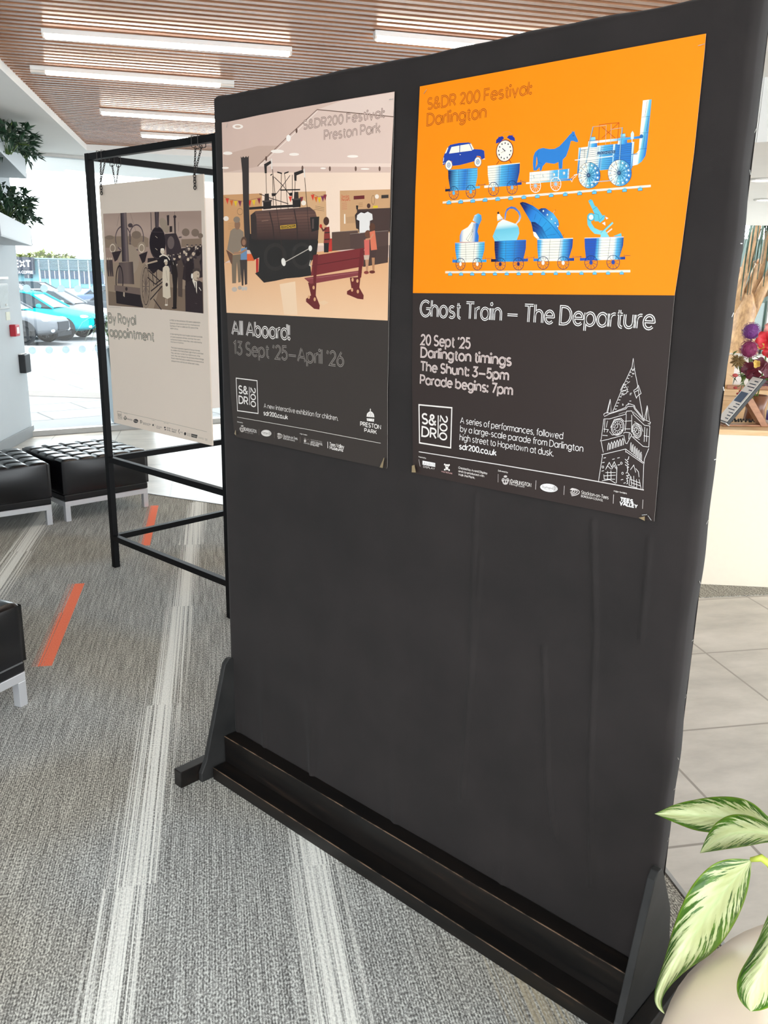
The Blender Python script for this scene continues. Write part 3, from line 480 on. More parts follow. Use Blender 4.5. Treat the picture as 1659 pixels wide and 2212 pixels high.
# ---- printed matter: shapes in tenths of a millimetre from each sheet's lower left corner
OL, OR = (.293, 1.105), (.979, 1.108)
PRINT_MUSEUM=[
('#','sheet'),
('f','3a332f',[-110,8374,149,8360,2134,8412,4120,8385,6058,8386,6059,7439,6040,5687,6032,3951,6033,1801,6082,22,6052,-29,3814,-46,2345,-37,151,-56,29,117,-76,1179,-136,3128,-120,6092]),
('+',),
('#','museum_picture'),
('f','dcbdae',[-128,8365,151,8358,1442,8390,2803,8402,4355,8405,6063,8394,6005,6976,5995,5553,5992,3503,3172,3473,-153,3439,-157,5982]),
('+',),
('f','e5c8ba',[1498,7236,3579,8284,6045,7886,6007,6894]),
('f','e9cfc2',[3579,8289,4392,8393,6047,8385,6045,7900]),
('f','cfb09f',[-102,7120,-128,7570,1376,7672,2206,7605,1406,7175]),
('f','f7d9c2',[-131,7122,5985,6744,6005,5189,-184,5224]),
('f','f3d8c8',[1361,7178,1476,7251,5996,6935,5995,6860]),
('+',),
('l','7a5f52',19,0,[1325,7188,2463,7764,3586,8293,6045,7890]),
('l','fff0e2',13,0,[1429,7200,2546,7732,3598,8262]),
('e','fff2e6',547,8204,222,-21,-2,-59),
('e','fff2e6',92,7590,201,-15,-2,-42),
('e','fff2e6',2749,7364,185,-13,0,-33),
('e','fff2e6',4790,7169,182,-13,1,-29),
('e','fff2e6',3792,6975,97,-7,0,-18),
('e','fff2e6',5192,6870,142,-10,0,-17),
('e','fff2e6',2118,7482,255,-20,-1,-42),
('e','fff2e6',-23,7233,146,-9,-1,-25),
('e','d9bba8',547,8204,121,-12,-1,-30),
('e','6b5044',2846,7896,37,-3,-1,-56),
('e','6b5044',4025,6950,34,-3,0,-55),
('e','6b5044',4893,6894,32,-2,1,-54),
('e','6b5044',5653,6845,31,-2,1,-52),
('e','6b5044',1678,7343,40,-3,-1,-58),
('e','6b5044',3054,7028,37,-3,-1,-57),
('e','fff6ee',2546,7752,84,-7,-1,-77),
('f','cf9a6a',[-149,6556,1486,6519,1466,5320,-196,4780]),
('f','d6a87c',[2872,6489,3890,6455,3932,5263,3018,5247]),
('f','cd9f74',[4371,6442,5995,6390,6001,5456,4386,5488]),
('g',[0,'e0a878',1,'edc29c'],[2332,5090,2305,3522],[-196,4780,962,4855,4110,5092,5981,4919,5992,3503,3172,3473,-153,3439]),
('+',),
('f','d8402f',[-60,6461,98,6462,27,6309]),
('f','d96a2c',[124,6402,280,6403,210,6250]),
('f','e6bf2f',[303,6377,457,6379,389,6226]),
('f','7a3050',[486,6372,639,6374,571,6222]),
('f','d8402f',[897,6363,1047,6365,981,6215]),
('f','e6bf2f',[1074,6367,1222,6369,1157,6220]),
('f','8a2f3a',[1292,6402,1438,6403,1374,6255]),
('f','d8402f',[3354,6394,3483,6396,3430,6256]),
('f','d96a2c',[3475,6342,3603,6344,3551,6205]),
('f','e6bf2f',[3595,6321,3722,6323,3670,6185]),
('f','7a3050',[3714,6347,3840,6349,3789,6211]),
('f','8a2f3a',[3796,6374,3922,6375,3871,6238]),
('f','d8402f',[2526,6393,2661,6394,2604,6252]),
('f','8a2f3a',[2945,6361,3077,6363,3022,6221]),
('l','8b5a40',9,0,[-122,6503,159,6423,733,6353,1452,6422]),
('l','8b5a40',8,0,[3395,6423,3634,6335,3887,6385]),
('T', 'Dressing', 4429, 6266, 251, 0, 74, 'c8442c', 1.1, None, 0.4),
('T', 'the part...', 4429, 6207, 299, 0, 55, 'c8442c', 1.1, None, 0.4),
('f','6d2a2a',[4835,6301,5185,6300,5186,6221,4836,6222]),
('f','3d3430',[5723,6280,5943,6279,5945,6208,5724,6208]),
('e','f4e3d2',3088,6219,90,-4,0,-58),
('e','f4e3d2',5584,6255,63,-3,1,-48),
('e','f4e3d2',-59,5944,118,-3,-4,-63),
('l','c9775a',10,0,[4441,6156,4618,6154]),
('l','a27850',9,0,[34,5818,352,5821]),
('l','c9775a',10,0,[4442,6114,4619,6112]),
('l','a27850',9,0,[31,5768,350,5772]),
('l','c9775a',10,0,[4442,6071,4619,6069]),
('l','a27850',9,0,[29,5719,348,5723]),
('l','c9775a',10,0,[4443,6028,4620,6027]),
('l','a27850',9,0,[27,5670,346,5675]),
('l','a27850',10,0,[4999,6134,5134,6133]),
('l','7a6248',8,0,[3514,6129,3832,6079]),
('l','a27850',10,0,[5000,6097,5134,6096]),
('l','7a6248',8,0,[3514,6090,3832,6040]),
('l','a27850',10,0,[5000,6060,5135,6060]),
('l','7a6248',8,0,[3514,6052,3832,6002]),
('r','8c6c4c',12,5465,6188,50,-3,2,-97),
('r','8c6c4c',14,556,6102,119,-5,-3,-80),
('f','f3e4d2',[4519,5910,4557,5909,4567,5692,4521,5693]),
('f','bf946c',[4584,5837,4882,5853,4888,5703,4605,5696]),
('f','dd6032',[768,5019,1109,5018,1132,4841,809,4835]),
('f','c23a30',[3991,5361,4116,5364,4118,5066,3825,5049]),
('f','b8302c',[1189,4892,1302,4904,1271,4526,1187,4520]),
('f','efccaa',[2140,4254,2754,4335,2830,3501,2304,3493]),
('f','e9c29c',[3631,3848,3835,3895,3996,3846,3795,3772]),
('+',),
('f','4a3833',[4943,6000,6006,5995,6000,5481,5009,5488]),
('f','5d463c',[4100,5506,4987,5531,5008,5123,4110,5073]),
('f','55403a',[4720,5456,5965,5510,5970,5067,4743,5113]),
('f','4d3a34',[5495,5144,5974,5189,5963,4808,5177,4705,5171,5072]),
('f','3a2d2b',[4882,5878,4980,5962,5082,5946,5016,5550,4927,5577]),
('e','4a2f28',5326,6064,57,-2,1,-53),
('f','e0c030',[5475,6059,5616,6061,5617,6010,5459,6011]),
('f','2f2724',[4916,6088,4989,6085,4979,5999,4928,6001]),
('l','2b2220',17,0,[5064,5946,5192,5922,5299,5943,5389,5916]),
('+',),
('f','e6dfda',[4956,5871,5083,5931,5192,5903,5299,5938,5444,5880,5464,5757,5375,5735,5366,5506,5039,5460,5035,5744,4939,5777]),
('l','8d7c72',10,0,[4108,5506,4987,5531]),
('l','8d7c72',10,0,[4720,5456,5965,5506]),
('f','3a3230',[644,7472,689,7433,747,7464,806,7425,868,7464,912,7425,978,7461,946,6144,977,5270,1112,5098,734,5129,708,5955,694,7071]),
('f','2c2826',[939,5540,1286,5458,3553,5530,3617,5293,3544,4923,3305,4816,3378,4488,2926,4439,2408,4404,1963,4336,1506,4283,1140,4519,1291,4561,1330,4926,1114,4864,902,5156]),
('g',[0,'54403b',0.25,'6e4e44',0.45,'5f443c',1,'3b2c29'],[2350,6120,2337,5364],[1002,6002,1213,6093,3312,6116,3514,6000,3642,5710,3613,5345,1223,5374,1009,5406]),
('+',),
('l','44312c',8,0,[1235,6037,3514,6039]),
('l','44312c',8,0,[1232,5965,3514,5969]),
('l','44312c',8,0,[1230,5892,3514,5899]),
('l','44312c',8,0,[1228,5820,3513,5828]),
('l','44312c',8,0,[1226,5747,3513,5758]),
('l','44312c',8,0,[1223,5675,3513,5688]),
('l','44312c',8,0,[1221,5602,3513,5617]),
('l','44312c',8,0,[1219,5529,3513,5546]),
('l','44312c',8,0,[1216,5456,3513,5476]),
('f','3a2f2c',[1001,5988,1181,6080,1241,5939,1260,5379,1009,5406]),
('l','352a28',38,0,[1779,6059,1904,5700,1950,5369]),
('l','352a28',37,0,[2733,6080,2834,5731,2859,5356]),
('l','8a6a5c',22,0,[1458,5836,1729,5848]),
('l','7c5d50',19,0,[2172,5870,2688,5882]),
('f','2b2624',[3323,5876,3658,5881,3642,5575,3375,5528]),
('f','5a4a45',[3392,5835,3465,5838,3464,5610,3399,5599]),
('e','35302d',1976,4939,463,-1,-7,-349),
('e','35302d',3015,4964,394,-1,-3,-325),
('e','2a2624',1976,4939,332,0,-5,-257),
('e','2a2624',3015,4964,283,0,-2,-238),
('l','2a2422',61,0,[951,6166,1558,6171,2935,6162]),
('f','2a2422',[1526,6337,1861,6339,1843,6128,1529,6123]),
('f','352d2a',[1603,6502,1763,6500,1772,6332,1580,6334]),
('f','4a403c',[1499,6338,1884,6343,1883,6305,1498,6300]),
('f','2a2422',[2677,6330,2990,6333,2976,6129,2683,6124]),
('f','352d2a',[2746,6490,2896,6488,2907,6326,2728,6328]),
('f','4a403c',[2652,6332,3011,6337,3011,6300,2651,6295]),
('f','241f1e',[1870,6503,2076,6493,2009,6429,1877,6430]),
('f','241f1e',[2527,6472,2675,6483,2661,6400,2568,6409]),
('+',),
('l','3b2e2a',19,0,[1656,7011,1670,6499]),
('l','3b2e2a',18,0,[2783,6760,2767,6460]),
('l','3b2e2a',19,0,[1922,7075,2079,6049,2227,5310,2310,4842]),
('l','3b2e2a',18,0,[3134,6817,3223,6088,3324,5177]),
('l','3b2e2a',18,0,[2266,6947,2229,6098]),
('l','3b2e2a',18,0,[2386,6940,2513,6088]),
('l','3b2e2a',18,0,[2681,6896,2673,6333]),
('l','3b2e2a',19,0,[1984,6885,2317,6667,2577,6430]),
('l','3b2e2a',18,0,[2596,6888,2317,6667,2031,6455]),
('l','3b2e2a',19,0,[1932,6915,1936,6135]),
('l','3b2e2a',19,0,[1386,6512,1831,6383,2523,6220]),
('l','2e2624',29,0,[2212,6561,2967,6534]),
('l','2e2624',32,0,[2108,6994,2288,6951]),
('l','2e2624',31,0,[2373,6946,2543,6972]),
('l','2e2624',27,0,[1836,6934,1911,6956]),
('f','2e2826',[1595,7216,1853,7283,1882,7220,1700,7153,1696,6993,1616,6998]),
('f','2e2826',[2744,6944,3074,6990,3098,6922,2838,6871,2833,6742,2754,6756]),
('l','efe6dc',40,0,[1893,7328,1901,7076]),
('l','efe6dc',36,0,[3115,7011,3142,6804]),
('l','b9ada2',22,0,[2362,4809,3299,5137]),
('e','e8e0d6',2310,4809,82,9,26,-98),
('e','e8e0d6',3332,5142,65,0,0,-69),
('l','d8d0c4',21,0,[3339,4856,3297,4735,3367,4709]),
('f','d8ab38',[2195,5704,2796,5727,2803,5641,2206,5617]),
('+',),
('f','33261c',[2221,5693,2779,5714,2782,5652,2229,5630]),
('+',),
('T', 'LOCOMOTION', 2246, 5649, 523, 0, 46, 'e8bb45', 1.1, None, 0.4),
('f','8e7c6b',[123,5622,273,5682,444,5701,684,5587,708,5330,516,5102,244,5010,-48,5135]),
('e','8f6a52',432,5770,125,-3,-5,-126),
('e','8d7a6a',409,5902,144,-4,-4,-80),
('f','7b6a58',[134,4987,576,5014,518,4284,410,4267,373,4811,310,4251,141,4242]),
('e','bfb0a2',229,4083,119,2,-3,-66),
('e','b3a496',468,4129,88,2,-2,-53),
('f','6a4b3c',[-98,5135,195,5016,157,4722,77,4810]),
('e','5c4234',694,5330,128,-1,-5,-132),
('e','9a7058',693,5316,81,-1,-3,-80),
('f','6f8cab',[562,5165,822,5186,811,4869,541,4864]),
('l','a37a60',53,0,[245,5039,563,5049,791,5129]),
('f','453a36',[502,4864,820,4869,797,4230,700,4211,668,4637,631,4192,563,4190]),
('e','c5b8ac',609,4109,68,1,-2,-54),
('e','c5b8ac',735,4117,63,2,-2,-53),
('e','4e3228',3904,5768,101,-3,0,-98),
('f','8c3a34',[3841,5623,4014,5639,4046,5339,3999,5236,3813,5238]),
('l','3a2a28',26,0,[3853,5498,4030,5507]),
('l','3a2a28',26,0,[3841,5342,4023,5350]),
('f','2c2626',[3821,5259,3999,5262,3984,5040,3825,5041]),
('l','5a2c2a',42,0,[3722,5651,3793,5551,3912,5600]),
('e','c03028',3714,5657,47,-1,0,-47),
('e','6d4634',5316,5440,101,-2,2,-90),
('f','d4685c',[5195,5317,5369,5325,5376,4970,5217,4966]),
('f','cbb09c',[5187,4971,5376,4975,5357,4870,5211,4865]),
('f','c08c6c',[5240,4870,5357,4870,5333,4592,5275,4592]),
('e','8a4038',5282,4579,81,1,1,-36),
('e','5e3d2e',5453,5595,93,-2,2,-89),
('f','da7558',[5373,5488,5537,5519,5618,5094,5425,5080]),
('f','4b3733',[5418,5080,5590,5084,5572,4915,5407,4915]),
('f','b9845f',[5450,4915,5547,4915,5544,4569,5486,4568]),
('e','6a3028',5471,4593,94,1,1,-35),
('l','c98a68',35,0,[5239,5322,5391,5339,5489,5442]),
('+',),
('f','6a2a2a',[3240,4315,3550,4307,3525,4008,3676,3768,3656,3669,3466,3678,3162,3844,3162,3916,3351,4004]),
('f','6a2a2a',[4732,4457,5089,4475,5056,4230,5204,4053,5194,3959,5004,3969,4638,4064,4641,4138,4793,4198]),
('f','863e40',[3095,4422,3448,4462,5031,4620,5143,4580,5051,4508,3550,4307,3336,4287]),
('l','a86468',11,0,[3178,4396,5105,4590]),
('f','7b2f30',[3438,4963,5199,5137,5181,4718,3353,4477]),
('+',),
('l','4f1c1e',13,0,[3379,4720,5188,4931]),
('f','6a2628',[3438,4976,3617,5002,3534,4301,3443,4300]),
('f','6a2628',[5067,5103,5199,5122,5115,4462,5004,4445]),
('e','d9a478',3451,4197,42,1,0,-46),
('e','d9a478',3268,3960,41,1,-1,-46),
('e','d9a478',3488,3912,41,1,-1,-47),
('e','d9a478',4828,4407,37,0,0,-44),
('e','d9a478',4990,4383,37,1,0,-43),
('e','d9a478',4812,4173,38,1,1,-44),
('e','d9a478',5008,4138,38,1,1,-44),
('+',),
('#','lettering'),
('T', 'S&DR200 Festival:', 3101, 7908, 2664, 0, 187, '463129', 0.85, 'e5c8ba', 0.42),
('T', 'Preston Park', 3837, 7602, 1817, 0, 203, '463129', 0.85, 'e5c8ba', 0.42),
('T', 'All Aboard!', 79, 2862, 2428, 0, 363, 'ece4de', 1.1, '3c3430', 0.42),
('T', "13 Sept '25—April '26", 127, 2324, 4395, 0, 341, 'a59c95', 0.8, '3b332f', 0.42),
('T', 'A new interactive exhibition for children.', 1414, 940, 2928, 0, 120, 'ece4de', 0.75, None, 0.4),
('T', 'sdr200.co.uk', 1398, 737, 1004, 0, 112, 'ece4de', 1.25, None, 0.4),
('T', 'PRESTON', 5144, 915, 689, 0, 97, 'ece4de', 1.2, None, 0.4),
('T', 'PARK', 5286, 779, 410, 0, 84, 'ece4de', 1.2, None, 0.4),
('#','emblem'),
('l','ece4de',25,1,[201,1644,1136,1657,1152,747,224,721]),
('T', 'S&', 311, 1238, 398, 0, 203, 'ece4de', 1.1, None, 0.4),
('T', 'DR', 309, 947, 394, 0, 201, 'ece4de', 1.1, None, 0.4),
('l','ece4de',22,0,[786,1451,778,943]),
('T', '200', 845, 1438, 0, -519, 206, 'ece4de', 1.0, None, 0.4),
('#','sponsor_logos'),
('l','d5ccc4',13,0,[205,532,3240,566,5840,569]),
('T', 'Delivered by', 199, 385, 256, 0, 26, 'ece4de', 1.1, None, 0.4),
('e','b5aca5',427,302,60,7,-1,-26),
('e','b5aca5',351,216,56,8,-2,-42),
('e','b5aca5',497,235,56,8,-1,-42),
('e','b5aca5',423,188,100,13,-3,-64),
('+',),
('e','3a332f',389,188,27,3,-1,-30),
('e','3a332f',463,197,21,3,-1,-25),
('l','3a332f',10,0,[304,227,544,254]),
('T', 'DARLINGTON', 543, 183, 522, 0, 90, 'ece4de', 1.2, None, 0.4),
('T', 'Borough Council', 542, 131, 368, 0, 32, 'a59c95', 1, None, 0.4),
('e','ded6cf',1492,237,220,14,-17,-93),
('+',),
('T', 'Durham', 1323, 219, 245, 0, 41, '3a332f', 1.0, None, 0.4),
('T', 'County Council', 1356, 189, 200, 0, 22, '3a332f', 0.8, None, 0.4),
('r','3a332f',5,1673,254,25,3,0,-18),
('r','3a332f',5,1655,220,24,3,-1,-18),
('r','3a332f',5,1619,215,25,4,0,-18),
('r','3a332f',5,1603,245,24,3,-1,-18),
('r','3a332f',5,1622,279,24,3,-1,-18),
('r','3a332f',5,1657,283,24,3,0,-18),
('l','c9c0b9',16,0,[1995,302,2047,303,2093,299,2129,289,2155,276,2168,260,2167,241,2154,221,2128,200,2090,181,2044,164,1992,151]),
('l','c9c0b9',16,0,[1984,293,2025,293,2060,290,2089,283,2109,272,2119,259,2119,245,2108,229,2088,213,2058,198,2023,185,1982,174]),
('l','c9c0b9',16,0,[1973,283,2002,284,2028,281,2048,276,2063,269,2070,259,2070,249,2062,237,2047,226,2027,215,2001,206,1971,198]),
('l','c9c0b9',16,0,[1962,274,1980,274,1995,272,2008,269,2017,265,2021,259,2021,253,2016,246,2007,239,1995,232,1979,227,1961,222]),
('T', 'Stockton-on-Tees', 2215, 227, 579, 0, 71, 'ece4de', 1.0, None, 0.4),
('T', 'BOROUGH COUNCIL', 2214, 169, 476, 0, 40, 'ece4de', 1.0, None, 0.4),
('l','75685f',13,0,[1178,315,1173,141]),
('l','75685f',12,0,[1838,321,1834,149]),
('l','75685f',12,0,[2903,335,2901,168]),
('T', 'Major funders', 2894, 398, 282, 0, 27, 'ece4de', 1.1, None, 0.4),
('e','cfc6c0',3093,246,39,6,-1,-42),
('r','8f857e',12,3093,295,31,4,0,-24),
('r','6d625b',12,3216,258,57,8,0,-48),
('T', 'LOTTERY FUNDED', 3047, 170, 228, 0, 24, 'ece4de', 1, None, 0.4),
('T', 'Supported using public funding by', 3316, 299, 438, 0, 26, 'b0a7a0', 0.9, None, 0.4),
('T', 'ARTS COUNCIL', 3316, 220, 455, 0, 53, 'ece4de', 1.2, None, 0.4),
('T', 'ENGLAND', 3315, 162, 315, 0, 47, 'ece4de', 1.2, None, 0.4),
('l','ece4de',21,0,[3965,342,3970,175]),
('T', 'Tees Valley', 4041, 247, 525, 0, 93, 'ece4de', 1.4, None, 0.4),
('T', 'Museums', 4049, 166, 481, 0, 76, 'ece4de', 1.4, None, 0.4),
('f','ece4de',[5348,1163,5365,1240,5421,1288,5481,1314,5542,1299,5592,1258,5616,1179]),
('l','ece4de',11,0,[5476,1382,5478,1300]),
('e','ece4de',5477,1343,19,3,0,-22),
('f','ece4de',[5356,1125,5609,1140,5600,1067,5369,1060]),
('+',),
('l','3a332f',8,0,[5423,1191,5437,1262]),
('l','3a332f',8,0,[5484,1190,5482,1289]),
('l','3a332f',8,0,[5548,1193,5528,1267]),
('l','3a332f',8,0,[5413,1127,5414,1061]),
('l','3a332f',8,0,[5549,1132,5547,1066])]
PRINT_FESTIVAL=[
('#','sheet'),
('f','ff8d00',[-71,8379,3261,8408,6152,8430,6160,8103,6162,6596,6115,4848,6082,4228,3611,4181,-109,4116,-119,6218]),
('f','342a27',[-109,4116,3611,4181,6082,4228,6110,2562,6127,1086,6148,39,5027,19,2795,-7,45,-33,-73,2383]),
('+',),
('#','illustration'),
('f','2343a0',[624,6878,671,6990,760,7115,814,7151,1047,7170,1299,7160,1358,7139,1447,7020,1640,6997,1709,6968,1730,6831,1652,6805,1616,6871,1530,6886,1460,6786,1092,6738,903,6735,876,6827,784,6866,697,6790,641,6760]),
('+',),
('f','fff6df',[793,6984,850,7107,1061,7120,1065,6990]),
('f','fff6df',[1083,6992,1082,7121,1315,7131,1397,6997]),
('f','fff6df',[1333,7133,1367,7130,1447,7020,1409,7007]),
('f','fff6df',[680,6989,738,7100,772,7105,720,7003]),
('l','1c3d8e',7,0,[1067,7123,1077,6764]),
('l','fff6df',7,0,[621,6803,696,6806]),
('l','fff6df',8,0,[1683,6811,1736,6812]),
('l','fff6df',13,0,[656,6917,646,6843]),
('e','fff6df',1092,6942,18,-1,0,-6),
('e','1b2c63',796,6758,101,-7,5,-103),
('+',),
('e','fff6df',796,6758,90,-6,4,-93),
('+',),
('r','8aa0c0',23,796,6758,38,-2,2,-41),
('e','233a66',796,6758,13,-1,0,-15),
('e','1b2c63',1558,6768,96,-6,6,-100),
('+',),
('e','fff6df',1558,6768,86,-6,5,-90),
('+',),
('r','8aa0c0',23,1558,6768,36,-2,2,-40),
('e','233a66',1558,6768,13,-1,1,-14),
('g',[0,'141d40',0.08,'1a2a66',0.33,'58b5e0',0.6,'2f7ac9',0.85,'58b5e0',1,'58b5e0'],[835,6245,1550,6210],[721,6284,1640,6298,1638,6255,724,6234]),
('g',[0,'141d40',0.08,'1a2a66',0.33,'58b5e0',0.6,'2f7ac9',0.85,'58b5e0',1,'58b5e0'],[783,6655,1561,6605],[783,6655,1559,6648,1564,6481,1514,6231,867,6244,799,6492]),
('+',),
('l','3c5570',5,0,[786,6610,1561,6601]),
('l','3c5570',5,0,[790,6564,1561,6555]),
('l','3c5570',5,0,[797,6519,1559,6509]),
('l','3c5570',5,0,[804,6473,1556,6462]),
('l','3c5570',5,0,[814,6428,1551,6416]),
('l','3c5570',5,0,[825,6382,1545,6370]),
('l','3c5570',5,0,[837,6336,1536,6324]),
('l','3c5570',5,0,[851,6290,1526,6278]),
('l','4a5f78',7,0,[1067,6652,1103,6239]),
('l','4a5f78',7,0,[1300,6650,1298,6236]),
('l','3f8fc8',15,0,[783,6655,1559,6648]),
('r','233a66',12,960,6196,130,-6,6,-128),
('l','233a66',7,0,[832,6239,1086,6152]),
('l','233a66',7,0,[876,6301,1043,6090]),
('l','233a66',7,0,[951,6323,968,6068]),
('l','233a66',7,0,[1030,6296,889,6095]),
('l','233a66',7,0,[1081,6231,837,6160]),
('+',),
('e','58b5e0',960,6196,34,-2,2,-41),
('r','233a66',12,1412,6201,126,-7,7,-126),
('l','233a66',7,0,[1288,6244,1535,6158]),
('l','233a66',7,0,[1330,6305,1494,6097]),
('l','233a66',7,0,[1403,6326,1421,6075]),
('l','233a66',7,0,[1479,6299,1344,6101]),
('l','233a66',7,0,[1529,6235,1293,6166]),
('+',),
('e','58b5e0',1412,6201,33,-2,2,-41),
('l','233a66',7,0,[739,6284,737,6331]),
('l','233a66',7,0,[1610,6300,1607,6346]),
('g',[0,'fff6df',0.22,'fff6df',0.45,'58b5e0',0.7,'2f86cf',1,'1c3d8e'],[1862,6263,2589,6225],[1750,6301,2669,6318,2668,6268,1753,6255]),
('g',[0,'fff6df',0.22,'fff6df',0.45,'58b5e0',0.7,'2f86cf',1,'1c3d8e'],[1812,6666,2604,6614],[1812,6666,2599,6673,2602,6508,2543,6262,1886,6261,1828,6505]),
('+',),
('l','3c5570',5,0,[1816,6622,2602,6627]),
('l','3c5570',5,0,[1820,6577,2602,6581]),
('l','3c5570',5,0,[1826,6532,2600,6536]),
('l','3c5570',5,0,[1833,6487,2596,6490]),
('l','3c5570',5,0,[1841,6442,2589,6444]),
('l','3c5570',5,0,[1851,6397,2581,6399]),
('l','3c5570',5,0,[1861,6352,2571,6353]),
('l','3c5570',5,0,[1873,6307,2558,6308]),
('l','4a5f78',6,0,[2101,6669,2126,6262]),
('l','4a5f78',6,0,[2337,6671,2323,6262]),
('l','fff6df',14,0,[1812,6666,2599,6673]),
('r','233a66',11,1989,6221,132,-7,9,-129),
('l','233a66',6,0,[1860,6265,2118,6176]),
('l','233a66',6,0,[1903,6328,2075,6114]),
('l','233a66',6,0,[1979,6349,2000,6092]),
('l','233a66',6,0,[2058,6322,1920,6119]),
('l','233a66',6,0,[2111,6256,1866,6185]),
('+',),
('e','7fb6dd',1989,6221,35,-2,3,-42),
('r','233a66',11,2445,6229,127,-6,9,-127),
('l','233a66',6,0,[2320,6273,2569,6186]),
('l','233a66',6,0,[2361,6335,2528,6124]),
('l','233a66',6,0,[2434,6356,2456,6102]),
('l','233a66',6,0,[2511,6329,2378,6129]),
('l','233a66',6,0,[2562,6264,2326,6195]),
('+',),
('e','7fb6dd',2445,6229,33,-1,3,-40),
('l','233a66',6,0,[1767,6300,1765,6345]),
('l','233a66',6,0,[2641,6319,2638,6363]),
('l','233a66',7,0,[1585,6318,1788,6318]),
('l','233a66',6,0,[2631,6345,2749,6307,2857,6301]),
('e','6b1f2a',2216,6929,212,-39,-24,-206),
('+',),
('e','fff6df',2216,6929,194,-36,-22,-190),
('+',),
('r','c9b9a8',5,2216,6929,170,-31,-19,-169),
('e','2a2440',2219,7072,14,-1,1,-17),
('e','2a2440',2292,7047,14,-1,1,-17),
('e','2a2440',2344,6990,14,-1,1,-17),
('e','2a2440',2363,6918,14,-1,1,-17),
('e','2a2440',2342,6848,14,-1,1,-17),
('e','2a2440',2288,6799,14,-1,1,-17),
('e','2a2440',2214,6785,14,-1,1,-17),
('e','2a2440',2141,6810,14,-1,1,-17),
('e','2a2440',2087,6867,15,-1,1,-18),
('e','2a2440',2069,6940,14,-1,1,-17),
('e','2a2440',2090,7011,14,-2,1,-18),
('e','2a2440',2145,7059,14,-2,1,-18),
('l','2a2440',16,0,[2221,6929,2156,6980]),
('l','2a2440',6,0,[2221,6929,2125,6897]),
('e','2a2440',2221,6929,14,-1,0,-14),
('f','24369a',[1990,7080,1995,7149,2064,7198,2145,7207,2188,7164,2091,7099]),
('f','24369a',[2252,7174,2296,7206,2367,7203,2440,7150,2454,7088,2342,7120]),
('l','24369a',13,0,[2053,7207,2061,7175]),
('l','24369a',12,0,[2396,7216,2388,7186]),
('l','d88a60',6,0,[2093,7227,2180,7281,2281,7279,2374,7233]),
('l','8c1f20',13,0,[2094,6750,2032,6686]),
('l','8c1f20',13,0,[2334,6754,2393,6687]),
('f','2f7ecb',[2928,6516,2903,6640,2908,6777,2941,6851,3014,6898,3108,6913,3261,6879,3374,6874,3481,6913,3601,7014,3684,7095,3735,7127,3732,7163,3759,7139,3783,7155,3802,7099,3852,7022,3885,6968,3867,6952,3822,6962,3766,6986,3721,6982,3695,6867,3644,6723,3575,6669,3578,6508,3501,6507,3483,6631,3396,6607,3301,6621,3205,6642,3134,6579,3112,6504,3074,6497,3063,6568,2996,6512]),
('+',),
('f','ff8d00',[2982,6772,3007,6694,3015,6632,2973,6559,2978,6665]),
('l','1f5fa0',6,0,[3016,6875,2989,6771,3032,6662,3112,6626]),
('l','1f5fa0',6,0,[3503,6659,3534,6507]),
('e','233a66',3767,7073,11,-1,1,-9),
('g',[0,'fff6df',0.42,'fff6df',0.62,'58b5e0',1,'3a9bd8'],[2846,6444,3749,6389],[2843,6487,3740,6497,3742,6323,2850,6312]),
('+',),
('g',[0,'fff6df',0.6,'6fc0d6',1,'2f7ac9'],[2768,6309,3807,6312],[2772,6306,3806,6319,3809,6288,2775,6275]),
('l','f4f0e4',19,0,[2867,6487,2876,6312]),
('l','8fa8b8',5,0,[2883,6486,2892,6311]),
('l','f4f0e4',18,0,[3076,6489,3083,6315]),
('l','8fa8b8',5,0,[3091,6488,3099,6314]),
('l','f4f0e4',18,0,[3290,6491,3296,6317]),
('l','8fa8b8',5,0,[3305,6490,3311,6317]),
('l','f4f0e4',18,0,[3500,6493,3505,6320]),
('l','8fa8b8',5,0,[3515,6492,3520,6319]),
('l','f4f0e4',18,0,[3716,6495,3720,6323]),
('l','8fa8b8',5,0,[3730,6494,3734,6322]),
('l','7a94aa',5,0,[2847,6428,3741,6441]),
('l','7a94aa',5,0,[2852,6370,3742,6382]),
('e','c0c8c8',2956,6404,27,-2,2,-31),
('e','fff6df',2968,6406,13,-1,1,-20),
('e','c0c8c8',3167,6409,27,-1,2,-30),
('e','fff6df',3178,6412,13,-1,2,-20),
('e','c0c8c8',3403,6410,26,-1,2,-30),
('e','fff6df',3414,6413,13,-1,1,-20),
('e','c0c8c8',3624,6424,26,-2,2,-30),
('e','fff6df',3635,6426,12,0,1,-19),
('r','f0ece0',14,2998,6232,120,-7,10,-124),
('l','d8dcd8',6,0,[2881,6238,3114,6226]),
('l','d8dcd8',6,0,[2892,6298,3104,6166]),
('l','d8dcd8',6,0,[2932,6340,3065,6124]),
('l','d8dcd8',6,0,[2989,6352,3008,6111]),
('l','d8dcd8',6,0,[3048,6333,2948,6130]),
('l','d8dcd8',6,0,[3094,6287,2902,6176]),
('+',),
('e','9fc3d8',2998,6232,33,-2,3,-34),
('r','f0ece0',14,3458,6238,116,-6,10,-122),
('l','d8dcd8',6,0,[3345,6244,3570,6232]),
('l','d8dcd8',6,0,[3355,6303,3560,6173]),
('l','d8dcd8',6,0,[3393,6344,3523,6132]),
('l','d8dcd8',6,0,[3448,6356,3468,6119]),
('l','d8dcd8',6,0,[3505,6337,3410,6138]),
('l','d8dcd8',6,0,[3550,6292,3365,6183]),
('+',),
('e','9fc3d8',3458,6238,32,-2,3,-34),
('l','e8e4d8',9,0,[3775,6306,3811,6259,3842,6324,3894,6351]),
('l','fff6df',24,0,[671,6006,5431,6092]),
('l','b9c4c4',6,0,[671,5998,5432,6086]),
